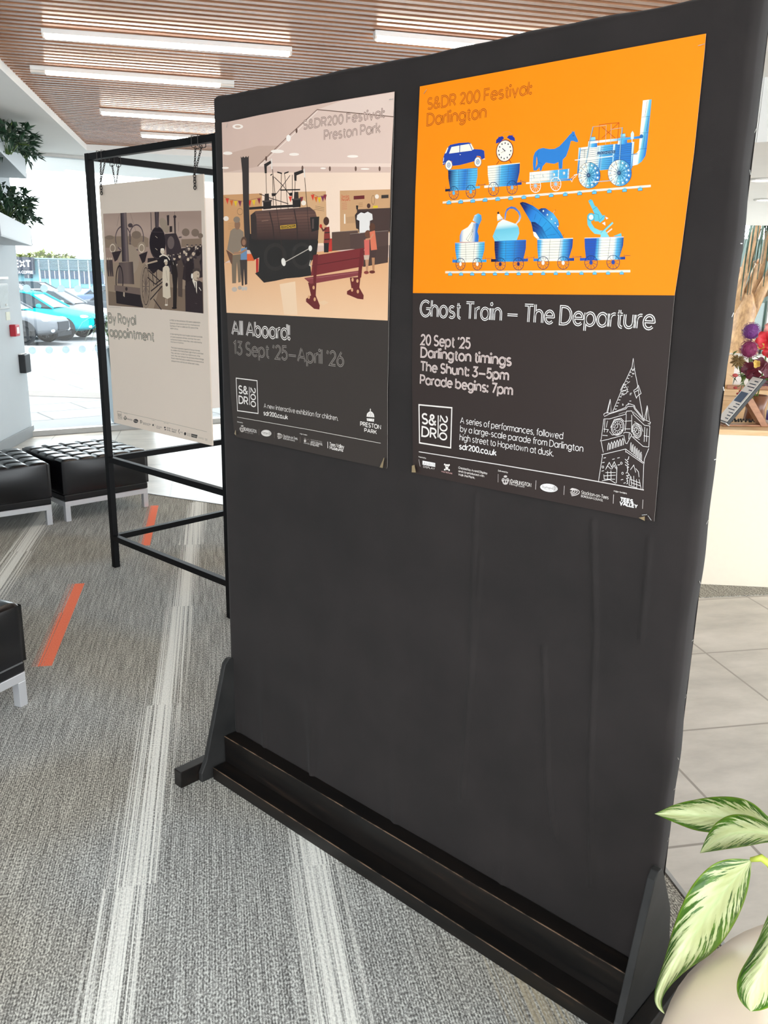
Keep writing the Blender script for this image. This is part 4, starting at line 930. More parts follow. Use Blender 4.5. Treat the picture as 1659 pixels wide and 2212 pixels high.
('l','fff6df',12,0,[669,6031,5429,6113]),
('+',),
('l','fff6df',25,0,[806,4568,5182,4629]),
('l','b9c4c4',6,0,[807,4560,5183,4623]),
('l','fff6df',12,0,[805,4594,5180,4652]),
('+',),
('f','69c0e6',[781,6025,901,6027,904,5975,784,5973]),
('f','8fd2ea',[810,6053,870,6055,876,6025,806,6024]),
('l','233a66',6,1,[781,6025,901,6027,904,5975,784,5973]),
('f','69c0e6',[1099,6028,1216,6031,1219,5979,1101,5977]),
('f','8fd2ea',[1127,6057,1185,6058,1192,6028,1123,6027]),
('l','233a66',6,1,[1099,6028,1216,6031,1219,5979,1101,5977]),
('f','69c0e6',[1417,6032,1532,6034,1535,5983,1420,5981]),
('f','8fd2ea',[1444,6060,1502,6061,1508,6032,1441,6031]),
('l','233a66',5,1,[1417,6032,1532,6034,1535,5983,1420,5981]),
('f','69c0e6',[1735,6035,1848,6038,1851,5987,1738,5985]),
('f','8fd2ea',[1762,6063,1818,6064,1824,6035,1759,6034]),
('l','233a66',5,1,[1735,6035,1848,6038,1851,5987,1738,5985]),
('f','69c0e6',[2054,6039,2163,6041,2167,5992,2057,5989]),
('f','8fd2ea',[2079,6066,2134,6067,2141,6039,2077,6038]),
('l','233a66',5,1,[2054,6039,2163,6041,2167,5992,2057,5989]),
('f','69c0e6',[2372,6042,2479,6045,2482,5996,2375,5993]),
('f','8fd2ea',[2397,6069,2450,6070,2457,6042,2394,6041]),
('l','233a66',5,1,[2372,6042,2479,6045,2482,5996,2375,5993]),
('f','69c0e6',[2689,6046,2794,6048,2797,6000,2693,5997]),
('f','8fd2ea',[2714,6072,2766,6073,2772,6045,2711,6045]),
('l','233a66',5,1,[2689,6046,2794,6048,2797,6000,2693,5997]),
('f','69c0e6',[3006,6049,3108,6051,3112,6004,3010,6001]),
('f','8fd2ea',[3030,6075,3081,6076,3087,6049,3028,6048]),
('l','233a66',5,1,[3006,6049,3108,6051,3112,6004,3010,6001]),
('f','69c0e6',[3322,6053,3421,6055,3425,6008,3326,6005]),
('f','8fd2ea',[3345,6079,3395,6080,3401,6052,3343,6052]),
('l','233a66',5,1,[3322,6053,3421,6055,3425,6008,3326,6005]),
('f','69c0e6',[3637,6056,3734,6058,3738,6012,3641,6009]),
('f','8fd2ea',[3659,6082,3707,6083,3714,6056,3657,6055]),
('l','233a66',5,1,[3637,6056,3734,6058,3738,6012,3641,6009]),
('f','69c0e6',[3950,6060,4044,6062,4049,6015,3954,6013]),
('f','8fd2ea',[3971,6085,4019,6086,4025,6059,3970,6059]),
('l','233a66',5,1,[3950,6060,4044,6062,4049,6015,3954,6013]),
('f','69c0e6',[4261,6063,4354,6065,4358,6019,4266,6017]),
('f','8fd2ea',[4282,6088,4328,6089,4335,6063,4281,6062]),
('l','233a66',5,1,[4261,6063,4354,6065,4358,6019,4266,6017]),
('f','69c0e6',[4571,6066,4661,6068,4666,6023,4576,6021]),
('f','8fd2ea',[4592,6091,4636,6092,4643,6066,4590,6065]),
('l','233a66',5,1,[4571,6066,4661,6068,4666,6023,4576,6021]),
('f','69c0e6',[4879,6070,4967,6072,4971,6027,4884,6025]),
('f','8fd2ea',[4899,6094,4943,6095,4949,6069,4898,6069]),
('l','233a66',5,1,[4879,6070,4967,6072,4971,6027,4884,6025]),
('f','69c0e6',[5185,6073,5271,6075,5275,6031,5190,6029]),
('f','8fd2ea',[5204,6097,5247,6098,5253,6073,5203,6072]),
('l','233a66',5,1,[5185,6073,5271,6075,5275,6031,5190,6029]),
('f','69c0e6',[889,4549,1001,4550,1004,4508,891,4507]),
('f','8fd2ea',[913,4580,975,4581,981,4550,910,4549]),
('l','233a66',6,1,[889,4549,1001,4550,1004,4508,891,4507]),
('f','69c0e6',[1188,4554,1298,4555,1300,4513,1191,4512]),
('f','8fd2ea',[1212,4584,1272,4585,1278,4555,1208,4554]),
('l','233a66',6,1,[1188,4554,1298,4555,1300,4513,1191,4512]),
('f','69c0e6',[1487,4558,1594,4560,1597,4518,1489,4517]),
('f','8fd2ea',[1510,4589,1568,4589,1575,4559,1506,4559]),
('l','233a66',6,1,[1487,4558,1594,4560,1597,4518,1489,4517]),
('f','69c0e6',[1784,4563,1890,4564,1892,4523,1787,4522]),
('f','8fd2ea',[1807,4593,1864,4594,1871,4564,1804,4563]),
('l','233a66',6,1,[1784,4563,1890,4564,1892,4523,1787,4522]),
('f','69c0e6',[2081,4568,2184,4569,2187,4528,2084,4527]),
('f','8fd2ea',[2103,4597,2159,4598,2165,4569,2100,4568]),
('l','233a66',6,1,[2081,4568,2184,4569,2187,4528,2084,4527]),
('f','69c0e6',[2377,4572,2477,4573,2480,4533,2379,4532]),
('f','8fd2ea',[2398,4602,2453,4602,2459,4573,2395,4572]),
('l','233a66',5,1,[2377,4572,2477,4573,2480,4533,2379,4532]),
('f','69c0e6',[2671,4577,2770,4578,2773,4538,2674,4537]),
('f','8fd2ea',[2691,4606,2745,4606,2752,4578,2689,4577]),
('l','233a66',5,1,[2671,4577,2770,4578,2773,4538,2674,4537]),
('f','69c0e6',[2964,4581,3060,4582,3063,4543,2967,4542]),
('f','8fd2ea',[2984,4610,3036,4610,3043,4582,2982,4581]),
('l','233a66',5,1,[2964,4581,3060,4582,3063,4543,2967,4542]),
('f','69c0e6',[3256,4586,3350,4587,3353,4548,3259,4547]),
('f','8fd2ea',[3275,4614,3326,4615,3333,4586,3273,4586]),
('l','233a66',5,1,[3256,4586,3350,4587,3353,4548,3259,4547]),
('f','69c0e6',[3546,4590,3638,4591,3641,4553,3549,4552]),
('f','8fd2ea',[3564,4618,3615,4619,3621,4591,3562,4590]),
('l','233a66',5,1,[3546,4590,3638,4591,3641,4553,3549,4552]),
('f','69c0e6',[3834,4594,3924,4595,3927,4557,3837,4556]),
('f','8fd2ea',[3852,4622,3901,4623,3908,4595,3850,4594]),
('l','233a66',5,1,[3834,4594,3924,4595,3927,4557,3837,4556]),
('f','69c0e6',[4120,4599,4208,4599,4212,4562,4124,4561]),
('f','8fd2ea',[4138,4626,4186,4626,4192,4599,4136,4599]),
('l','233a66',5,1,[4120,4599,4208,4599,4212,4562,4124,4561]),
('f','69c0e6',[4405,4603,4491,4604,4495,4567,4408,4566]),
('f','8fd2ea',[4422,4630,4469,4630,4475,4603,4421,4603]),
('l','233a66',5,1,[4405,4603,4491,4604,4495,4567,4408,4566]),
('f','69c0e6',[4687,4607,4772,4608,4775,4571,4691,4570]),
('f','8fd2ea',[4704,4634,4750,4634,4756,4608,4703,4607]),
('l','233a66',5,1,[4687,4607,4772,4608,4775,4571,4691,4570]),
('f','69c0e6',[4968,4611,5050,4612,5054,4576,4972,4575]),
('f','8fd2ea',[4984,4638,5029,4638,5035,4612,4983,4611]),
('l','233a66',5,1,[4968,4611,5050,4612,5054,4576,4972,4575]),
('g',[0,'fff6df',0.3,'fff6df',0.5,'6fc0d6',1,'2f7ac9'],[5139,7278,5318,7260],[5124,7531,5289,7529,5289,7244,5281,6728,5271,6612,5208,6520,5134,6476,5033,6461,5025,6650,5096,6674,5129,6715,5125,6992]),
('+',),
('l','233a66',5,0,[5128,7258,5288,7258]),
('l','233a66',5,0,[5124,7000,5286,6995]),
('l','233a66',5,0,[5127,6732,5284,6732]),
('e','233a66',5209,7508,5,-1,1,-5),
('e','233a66',5260,7237,5,0,1,-4),
('e','233a66',5221,6983,4,0,0,-5),
('e','233a66',5208,7496,5,-1,1,-5),
('e','233a66',5260,7226,4,0,0,-5),
('e','233a66',5220,6971,5,0,1,-5),
('e','233a66',5207,7484,5,-1,1,-5),
('e','233a66',5259,7215,5,-1,1,-5),
('e','233a66',5220,6959,4,0,0,-5),
('e','233a66',5206,7471,5,0,1,-4),
('e','233a66',5259,7203,4,0,0,-4),
('e','233a66',5220,6947,4,0,0,-5),
('e','233a66',5206,7459,4,0,0,-5),
('e','233a66',5258,7192,5,0,1,-5),
('e','233a66',5219,6935,5,0,1,-5),
('e','233a66',5205,7447,4,-1,0,-5),
('e','233a66',5258,7181,4,-1,0,-5),
('e','233a66',5219,6923,4,0,0,-5),
('e','233a66',5204,7435,4,-1,0,-5),
('e','233a66',5257,7169,5,0,1,-5),
('e','233a66',5218,6911,5,0,1,-5),
('e','233a66',5203,7423,4,-1,0,-5),
('e','233a66',5257,7158,4,-1,1,-5),
('e','233a66',5218,6899,4,0,0,-5),
('e','233a66',5202,7410,4,0,0,-4),
('e','233a66',5257,7146,4,0,0,-4),
('e','233a66',5218,6887,4,0,0,-5),
('e','233a66',5201,7398,4,0,0,-5),
('e','233a66',5256,7135,5,0,1,-5),
('e','233a66',5217,6875,5,0,1,-5),
('e','233a66',5200,7386,5,-1,1,-5),
('e','233a66',5256,7124,4,-1,0,-5),
('e','233a66',5217,6863,4,0,0,-5),
('e','233a66',5199,7374,5,-1,1,-5),
('e','233a66',5255,7112,5,0,1,-5),
('e','233a66',5216,6851,5,0,1,-5),
('e','233a66',5198,7361,5,0,1,-4),
('e','233a66',5255,7101,4,-1,0,-5),
('e','233a66',5216,6839,4,0,0,-5),
('e','233a66',5197,7349,5,0,1,-5),
('e','233a66',5254,7089,5,0,1,-4),
('e','233a66',5216,6827,4,0,0,-5),
('e','233a66',5196,7337,5,0,1,-5),
('e','233a66',5254,7078,4,0,0,-5),
('e','233a66',5215,6815,5,0,1,-5),
('e','233a66',5196,7325,4,-1,0,-5),
('e','233a66',5254,7067,4,-1,0,-5),
('e','233a66',5215,6803,4,0,0,-5),
('e','233a66',5195,7312,4,0,0,-4),
('e','233a66',5253,7055,5,0,1,-5),
('e','233a66',5214,6791,5,0,1,-5),
('e','233a66',5194,7300,4,0,0,-5),
('e','233a66',5253,7044,4,-1,0,-5),
('e','233a66',5214,6779,4,0,0,-5),
('e','233a66',5193,7288,4,-1,0,-5),
('e','233a66',5252,7032,5,0,1,-5),
('e','233a66',5214,6767,4,0,0,-5),
('e','233a66',5192,7276,4,-1,0,-5),
('e','233a66',5252,7021,4,-1,0,-5),
('e','233a66',5213,6755,5,0,1,-5),
('g',[0,'fff6df',0.28,'fff6df',0.45,'58b5e0',0.7,'2f7ac9',1,'2a78c8'],[3923,6691,5052,6609],[3906,6851,4094,6856,4645,6857,5031,6859,5023,6444,4792,6439,4378,6425,3924,6402]),
('+',),
('l','2f5f88',6,0,[3919,6809,5018,6826]),
('l','2f5f88',6,0,[3922,6776,5021,6793]),
('l','2f5f88',6,0,[3925,6743,5025,6760]),
('l','2f5f88',6,0,[3928,6710,5028,6726]),
('l','2f5f88',6,0,[3931,6677,5032,6693]),
('l','2f5f88',6,0,[3934,6644,5035,6659]),
('l','2f5f88',6,0,[3937,6611,5039,6626]),
('l','2f5f88',6,0,[3940,6578,5042,6592]),
('l','2f5f88',6,0,[3942,6545,5046,6558]),
('l','2f5f88',6,0,[3945,6511,5049,6525]),
('l','2f5f88',6,0,[3948,6478,5053,6491]),
('l','2f5f88',6,0,[3951,6445,5056,6457]),
('g',[0,'e8f4f4',0.5,'9fd4ec',1,'3b84c0'],[3901,6795,3947,6791],[3904,6851,3949,6851,3944,6400,3912,6398]),
('g',[0,'e8f4f4',0.5,'9fd4ec',1,'3b84c0'],[4339,6761,4382,6758],[4338,6847,4381,6847,4378,6460,4346,6458]),
('g',[0,'e8f4f4',0.5,'9fd4ec',1,'3b84c0'],[4624,6739,4667,6736],[4620,6854,4662,6854,4660,6492,4629,6490]),
('g',[0,'e8f4f4',0.5,'9fd4ec',1,'3b84c0'],[4998,6711,5039,6708],[4989,6863,5030,6863,5034,6417,5005,6415]),
('f','24466e',[4305,6749,4670,6751,4672,6701,4306,6701]),
('+',),
('T', 'LOCOMOTION', 4326, 6707, 335, 0, 36, '9fc6e0', 1.0, None, 0.4),
('g',[0,'fff6df',0.5,'58b5e0',1,'2f7ac9'],[4094,6982,4284,6966],[4100,6947,4282,6948,4290,6835,4096,6836]),
('f','8fd0ea',[4143,7013,4235,7013,4246,6950,4140,6948]),
('l','233a66',6,0,[4094,6957,4291,6961]),
('l','233a66',5,0,[4140,7017,4237,7016]),
('g',[0,'fff6df',0.5,'58b5e0',1,'2f7ac9'],[4703,6985,4883,6969],[4709,6950,4882,6952,4891,6842,4705,6842]),
('f','8fd0ea',[4748,7015,4836,7014,4847,6953,4747,6952]),
('l','233a66',6,0,[4703,6960,4890,6964]),
('l','233a66',5,0,[4746,7018,4838,7018]),
('g',[0,'fff6df',0.3,'fff6df',0.6,'58b5e0',1,'2f7ac9'],[4134,6949,5163,6950],[4135,6939,4352,6946,5152,6949,5156,6910,4380,6903,4138,6906]),
('e','2b6cab',5161,6942,34,-3,4,-33),
('f','cfe6ee',[4948,7007,4978,7048,5011,7002,5014,6914,4958,6914]),
('l','d8eef4',14,0,[4977,7005,4987,6848]),
('+',),
('l','b83c20',8,0,[4302,7219,4319,6853]),
('l','b83c20',8,0,[4698,7211,4696,6872]),
('l','b83c20',8,0,[4303,7214,4698,7211]),
('l','b83c20',8,0,[4354,7174,4647,6955]),
('l','b83c20',8,0,[4692,7206,4374,6974]),
('l','c9b4a4',8,0,[4179,7191,4448,7190]),
('l','c9b4a4',8,0,[4538,7111,4782,7120]),
('l','c9b4a4',8,0,[4442,7191,4462,6862]),
('l','c9b4a4',8,0,[4541,7201,4565,6863]),
('l','8fb6cc',16,0,[4173,7191,4124,6930,4055,6332]),
('l','8fb6cc',16,0,[4770,7121,4763,6906,4772,6290]),
('l','3a6288',4,0,[4185,7185,4136,6928,4070,6332]),
('l','3a6288',4,0,[4782,7120,4776,6905,4786,6289]),
('l','f2efe2',15,0,[3840,6640,4309,6643,4630,6654]),
('l','3f7fb6',12,0,[4630,6654,5115,6655]),
('l','5a6f86',8,0,[3951,6801,4068,6808]),
('l','5a6f86',8,0,[4037,6800,4044,6662]),
('ge',[0,'fff6df',0.3,'fff6df',0.5,'6fc0d6',1,'2f7ac9'],4171,6351,233,-14,21,-229),
('+',),
('r','233a66',6,4171,6351,233,-14,21,-229),
('l','233a66',7,0,[4316,6343,4397,6338]),
('e','8fb0c4',4357,6297,24,-1,2,-22),
('e','eef6f6',4351,6302,16,-1,2,-16),
('l','1f5a8c',9,0,[4171,6351,4288,6344]),
('e','cfeaf4',4301,6313,11,0,1,-10),
('l','233a66',7,0,[4306,6278,4381,6237]),
('e','8fb0c4',4323,6222,24,-1,2,-23),
('e','eef6f6',4317,6226,16,0,2,-15),
('l','1f5a8c',9,0,[4171,6351,4280,6292]),
('e','cfeaf4',4277,6261,11,-1,1,-11),
('l','233a66',7,0,[4264,6230,4317,6161]),
('e','8fb0c4',4254,6176,24,-1,2,-23),
('e','eef6f6',4248,6181,16,-1,2,-16),
('l','1f5a8c',9,0,[4171,6351,4246,6253]),
('e','cfeaf4',4229,6229,11,-1,1,-11),
('l','233a66',7,0,[4202,6209,4219,6129]),
('e','8fb0c4',4165,6170,25,-1,2,-23),
('e','eef6f6',4160,6174,16,0,1,-15),
('l','1f5a8c',9,0,[4171,6351,4196,6237]),
('e','cfeaf4',4167,6225,11,-1,1,-11),
('l','233a66',7,0,[4131,6221,4109,6147]),
('e','8fb0c4',4078,6206,25,-2,2,-23),
('e','eef6f6',4072,6210,17,-1,2,-15),
('l','1f5a8c',9,0,[4171,6351,4139,6246]),
('e','cfeaf4',4106,6250,11,-1,1,-11),
('l','233a66',7,0,[4070,6263,4012,6213]),
('e','8fb0c4',4011,6275,25,-1,2,-23),
('e','eef6f6',4006,6280,16,-1,1,-16),
('l','1f5a8c',9,0,[4171,6351,4090,6280]),
('e','cfeaf4',4059,6298,12,0,1,-10),
('l','233a66',7,0,[4032,6326,3952,6311]),
('e','8fb0c4',3981,6362,25,-1,2,-23),
('e','eef6f6',3976,6367,16,-1,1,-16),
('l','1f5a8c',9,0,[4171,6351,4059,6331]),
('e','cfeaf4',4039,6359,11,-1,0,-10),
('l','233a66',7,0,[4025,6394,3943,6418]),
('e','8fb0c4',3995,6447,25,-2,2,-23),
('e','eef6f6',3990,6451,16,-1,1,-15),
('l','1f5a8c',9,0,[4171,6351,4054,6386]),
('e','cfeaf4',4048,6418,11,-1,1,-10),
('l','233a66',7,0,[4053,6452,3986,6510]),
('e','8fb0c4',4050,6509,25,-2,2,-23),
('e','eef6f6',4044,6513,16,-1,2,-15),
('l','1f5a8c',9,0,[4171,6351,4076,6433]),
('e','cfeaf4',4086,6461,11,0,1,-10),
('l','233a66',7,0,[4107,6487,4071,6564]),
('e','8fb0c4',4131,6534,25,-1,2,-22),
('e','eef6f6',4126,6539,16,-1,1,-16),
('l','1f5a8c',9,0,[4171,6351,4119,6461]),
('e','cfeaf4',4143,6479,11,0,1,-10),
('l','233a66',7,0,[4176,6491,4178,6569]),
('e','8fb0c4',4221,6518,25,-2,2,-23),
('e','eef6f6',4216,6522,16,-1,2,-15),
('l','1f5a8c',9,0,[4171,6351,4175,6464]),
('e','cfeaf4',4206,6468,11,-1,1,-10),
('l','233a66',7,0,[4243,6463,4283,6525]),
('e','8fb0c4',4300,6464,24,-2,2,-23),
('e','eef6f6',4294,6468,16,-1,2,-15),
('l','1f5a8c',9,0,[4171,6351,4229,6441]),
('e','cfeaf4',4261,6430,11,0,1,-10),
('l','233a66',7,0,[4293,6409,4362,6442]),
('e','8fb0c4',4348,6384,25,-1,2,-22),
('e','eef6f6',4343,6389,16,-1,1,-16),
('l','1f5a8c',9,0,[4171,6351,4270,6398]),
('e','cfeaf4',4295,6374,11,0,1,-10),
('+',),
('e','2a4a6e',4165,6352,37,-3,3,-38),
('e','6f7f92',4165,6352,17,-1,1,-17),
('ge',[0,'fff6df',0.3,'fff6df',0.5,'6fc0d6',1,'2f7ac9'],4795,6354,239,-15,23,-227),
('+',),
('r','233a66',6,4795,6354,239,-15,23,-227),
('l','233a66',7,0,[4944,6345,5027,6340]),
('e','8fb0c4',4985,6300,24,-2,3,-22),
('e','eef6f6',4980,6304,15,-1,2,-15),
('l','1f5a8c',9,0,[4795,6354,4915,6347]),
('e','cfeaf4',4928,6316,11,-1,2,-10),
('l','233a66',7,0,[4933,6281,5011,6240]),
('e','8fb0c4',4951,6226,23,-2,2,-22),
('e','eef6f6',4946,6230,15,-1,1,-15),
('l','1f5a8c',9,0,[4795,6354,4907,6295]),
('e','cfeaf4',4904,6264,11,0,1,-10),
('l','233a66',7,0,[4891,6234,4945,6166]),
('e','8fb0c4',4880,6181,24,-2,3,-22),
('e','eef6f6',4875,6185,16,-1,2,-15),
('l','1f5a8c',9,0,[4795,6354,4873,6257]),
('e','cfeaf4',4855,6233,10,-1,1,-10),
('l','233a66',7,0,[4827,6213,4845,6134]),
('e','8fb0c4',4790,6175,23,-1,2,-22),
('e','eef6f6',4785,6179,15,0,1,-15),
('l','1f5a8c',9,0,[4795,6354,4821,6241]),
('e','cfeaf4',4791,6229,11,-1,1,-10),
('l','233a66',7,0,[4755,6226,4732,6153]),
('e','8fb0c4',4700,6211,24,-2,2,-23),
('e','eef6f6',4695,6215,15,-1,1,-15),
('l','1f5a8c',9,0,[4795,6354,4763,6250]),
('e','cfeaf4',4728,6254,11,-1,1,-10),
('l','233a66',7,0,[4692,6267,4633,6218]),
('e','8fb0c4',4631,6279,24,-1,2,-22),
('e','eef6f6',4626,6284,16,-1,2,-15),
('l','1f5a8c',9,0,[4795,6354,4712,6284]),
('e','cfeaf4',4681,6302,10,-1,1,-10),
('l','233a66',7,0,[4652,6329,4571,6315]),
('e','8fb0c4',4600,6366,24,-2,3,-23),
('e','eef6f6',4595,6370,16,-1,2,-15),
('l','1f5a8c',9,0,[4795,6354,4680,6334]),
('e','cfeaf4',4659,6362,11,-1,1,-10),
('l','233a66',7,0,[4645,6397,4560,6421]),
('e','8fb0c4',4614,6449,24,-2,3,-22),
('e','eef6f6',4609,6453,16,-1,2,-15),
('l','1f5a8c',9,0,[4795,6354,4675,6388]),
('e','cfeaf4',4669,6420,10,0,1,-10),
('l','233a66',7,0,[4673,6454,4604,6511]),
('e','8fb0c4',4670,6510,23,-2,2,-22),
('e','eef6f6',4665,6514,15,-1,1,-15),
('l','1f5a8c',9,0,[4795,6354,4697,6435]),
('e','cfeaf4',4707,6463,11,-1,1,-10),
('l','233a66',7,0,[4729,6488,4691,6564]),
('e','8fb0c4',4753,6535,24,-2,3,-22),
('e','eef6f6',4748,6539,16,-1,2,-15),
('l','1f5a8c',9,0,[4795,6354,4742,6462]),
('e','cfeaf4',4766,6481,10,-1,1,-10),
('l','233a66',7,0,[4799,6492,4801,6569]),
('e','8fb0c4',4846,6518,23,-1,2,-22),
('e','eef6f6',4841,6523,15,-1,1,-15),
('l','1f5a8c',9,0,[4795,6354,4798,6465]),
('e','cfeaf4',4831,6469,10,-1,1,-10),
('l','233a66',7,0,[4868,6464,4909,6525]),
('e','8fb0c4',4926,6465,23,-2,2,-22),
('e','eef6f6',4921,6469,15,-1,2,-15),
('l','1f5a8c',9,0,[4795,6354,4854,6442]),
('e','cfeaf4',4887,6432,10,-1,1,-10),
('l','233a66',7,0,[4920,6411,4990,6442]),
('e','8fb0c4',4976,6386,24,-2,3,-22),
('e','eef6f6',4971,6390,15,-1,2,-15),
('l','1f5a8c',9,0,[4795,6354,4896,6400]),
('e','cfeaf4',4922,6376,11,0,1,-10),
('+',),
('e','2a4a6e',4789,6354,35,-2,4,-36),
('e','6f7f92',4789,6354,16,-1,2,-16),
('l','e8e4dc',15,0,[4250,6229,4636,6233]),
('l','8898aa',8,0,[4396,6231,4659,6236]),
('l','dcebea',21,0,[3851,6370,3926,6381]),
('l','e8e0d0',7,0,[3792,6322,3852,6360]),
('g',[0,'2f7ac9',0.25,'fff6df',0.6,'fff6df',0.8,'2f7ac9',1,'2f66b8'],[1154,5378,1698,5368],[1170,5202,1163,5325,1211,5430,1373,5499,1470,5600,1668,5557,1628,5404,1669,5317,1667,5199]),
('+',),
('g',[0,'e6ecec',0.5,'58b5e0',1,'2f7ac9'],[1488,5682,1727,5624],[1491,5631,1541,5732,1629,5764,1709,5727,1726,5641,1670,5537]),
('+',),
('l','7e94a4',7,0,[1508,5716,1720,5662]),
('l','7e94a4',7,0,[1514,5692,1713,5635]),
('l','7e94a4',7,0,[1520,5668,1706,5608]),
('l','7e94a4',7,0,[1526,5644,1698,5581]),
('l','7e94a4',7,0,[1532,5619,1691,5553]),
('l','45607a',7,0,[1529,5561,1470,5407,1341,5253,1436,5202]),
('l','45607a',7,0,[1552,5552,1514,5423,1389,5217]),
('l','45607a',7,0,[1501,5458,1458,5207]),
('l','45607a',7,0,[1525,5423,1493,5207]),
('g',[0,'2f7ac9',0.12,'58b5e0',0.25,'fff6df',0.7,'fff6df',0.85,'6fc0d6',1,'3a9bd8'],[1094,4803,1816,4804],[994,4839,1897,4844,1900,4792,992,4780]),
('g',[0,'2f7ac9',0.12,'58b5e0',0.25,'fff6df',0.7,'fff6df',0.85,'6fc0d6',1,'3a9bd8'],[1047,5183,1832,5173],[1047,5183,1831,5194,1834,5043,1776,4817,1121,4803,1061,5031]),
('+',),
('l','3c5570',5,0,[1050,5135,1833,5147]),
('l','3c5570',5,0,[1055,5088,1832,5100]),
('l','3c5570',5,0,[1062,5041,1829,5053]),
('l','3c5570',5,0,[1070,4993,1823,5006]),
('l','3c5570',5,0,[1080,4946,1815,4959]),
('l','3c5570',5,0,[1092,4898,1804,4911]),
('l','3c5570',5,0,[1106,4851,1791,4864]),
('l','4a5f78',7,0,[1334,5187,1360,4808]),
('l','4a5f78',7,0,[1569,5190,1557,4812]),
('l','b9b0b8',16,0,[1047,5183,1831,5194]),
('r','233a66',12,1220,4748,126,1,7,-124),
('l','233a66',7,0,[1097,4785,1342,4712]),
('l','233a66',7,0,[1139,4848,1301,4649]),
('l','233a66',7,0,[1212,4873,1229,4624]),
('l','233a66',7,0,[1287,4850,1152,4646]),
('l','233a66',7,0,[1337,4789,1102,4708]),
('+',),
('e','fff6df',1220,4748,33,1,2,-40),
('r','233a66',12,1667,4750,122,0,7,-123),
('l','233a66',7,0,[1547,4786,1786,4714]),
('l','233a66',7,0,[1588,4848,1746,4652]),
('l','233a66',7,0,[1658,4872,1676,4627]),
('l','233a66',7,0,[1731,4850,1602,4649]),
('l','233a66',7,0,[1780,4790,1553,4710]),
('+',),
('e','fff6df',1667,4750,32,0,2,-39),
('l','233a66',7,0,[1013,4839,1010,4889]),
('l','233a66',7,0,[1866,4844,1863,4893]),
('g',[0,'14183c',0.12,'1b2c70',0.32,'2f9ad8',0.55,'2f8fd2',0.8,'2a64b4',1,'2a50a0'],[2119,4810,2847,4811],[2014,4851,2927,4861,2927,4806,2018,4796]),
('g',[0,'14183c',0.12,'1b2c70',0.32,'2f9ad8',0.55,'2f8fd2',0.8,'2a64b4',1,'2a50a0'],[2077,5208,2854,5197],[2077,5208,2853,5217,2858,5060,2809,4823,2136,4810,2089,5049]),
('+',),
('l','3c5570',5,0,[2081,5158,2855,5168]),
('l','3c5570',5,0,[2085,5109,2856,5119]),
('l','3c5570',5,0,[2091,5059,2854,5070]),
('l','3c5570',5,0,[2098,5009,2849,5021]),
('l','3c5570',5,0,[2106,4960,2843,4971]),
('l','3c5570',5,0,[2115,4910,2834,4922]),
('l','3c5570',5,0,[2125,4860,2823,4872]),
('l','4a5f78',7,0,[2362,5211,2382,4815]),
('l','4a5f78',7,0,[2594,5214,2584,4818]),
('l','2f7ecb',15,0,[2077,5208,2853,5217]),
('r','233a66',12,2255,4752,130,0,8,-124),
('l','233a66',7,0,[2128,4788,2381,4716]),
('l','233a66',7,0,[2170,4851,2340,4653]),
('l','233a66',7,0,[2245,4875,2265,4628]),
('l','233a66',7,0,[2323,4853,2186,4650]),
('l','233a66',7,0,[2375,4792,2134,4711]),
('+',),
('e','2b2a60',2255,4752,34,0,3,-40),
('r','233a66',12,2701,4757,126,0,9,-122),
('l','233a66',7,0,[2578,4792,2824,4721]),
('l','233a66',7,0,[2619,4854,2784,4660]),
('l','233a66',7,0,[2691,4878,2712,4635]),
('l','233a66',7,0,[2767,4856,2636,4657]),
('l','233a66',7,0,[2817,4796,2584,4717]),
('+',),
('e','2b2a60',2701,4757,33,0,3,-39),
('l','233a66',7,0,[2032,4851,2029,4900]),
('l','233a66',7,0,[2898,4861,2894,4908]),
('g',[0,'2f7ac9',0.1,'58b5e0',0.2,'fff6df',0.62,'fff6df',0.75,'58b5e0',0.92,'2a64b4',1,'1c3d8e'],[3160,4818,3907,4819],[3054,4861,3983,4872,3984,4819,3058,4811]),
('g',[0,'2f7ac9',0.1,'58b5e0',0.2,'fff6df',0.62,'fff6df',0.75,'58b5e0',0.92,'2a64b4',1,'1c3d8e'],[3115,5227,3924,5215],[3115,5227,3923,5234,3924,5072,3853,4828,3173,4818,3129,5064]),
('+',),
('l','3c5570',5,0,[3120,5176,3926,5183]),
('l','3c5570',5,0,[3125,5125,3925,5133]),
('l','3c5570',5,0,[3131,5074,3921,5082]),
('l','3c5570',5,0,[3138,5023,3914,5032]),
('l','3c5570',5,0,[3145,4972,3904,4981]),
('l','3c5570',5,0,[3154,4920,3890,4930]),
('l','3c5570',5,0,[3163,4869,3873,4879]),
('l','4a5f78',7,0,[3412,5229,3422,4822]),
('l','4a5f78',6,0,[3654,5231,3626,4825]),
('l','f0ecea',15,0,[3115,5227,3923,5234]),
('r','233a66',12,3287,4778,132,1,10,-122),
('l','233a66',7,0,[3157,4814,3416,4743]),
('l','233a66',7,0,[3200,4876,3374,4681]),
('l','233a66',7,0,[3276,4900,3299,4656]),
('l','233a66',7,0,[3356,4878,3219,4678]),
('l','233a66',7,0,[3409,4818,3164,4739]),
('+',),
('e','fff6df',3287,4778,35,1,3,-39),
('r','233a66',11,3745,4780,128,0,10,-120),
('l','233a66',7,0,[3619,4815,3870,4745]),
('l','233a66',7,0,[3660,4876,3830,4684]),
('l','233a66',6,0,[3733,4899,3757,4660]),
('l','233a66',6,0,[3810,4877,3680,4681]),
('l','233a66',6,0,[3863,4818,3627,4740]),
('+',),
('e','fff6df',3745,4780,34,0,4,-39),
('l','233a66',7,0,[3070,4861,3067,4907]),
('l','233a66',6,0,[3956,4872,3952,4917]),
('l','233a66',5,0,[1874,4857,2029,4862]),
('l','233a66',5,0,[2903,4873,3073,4878]),
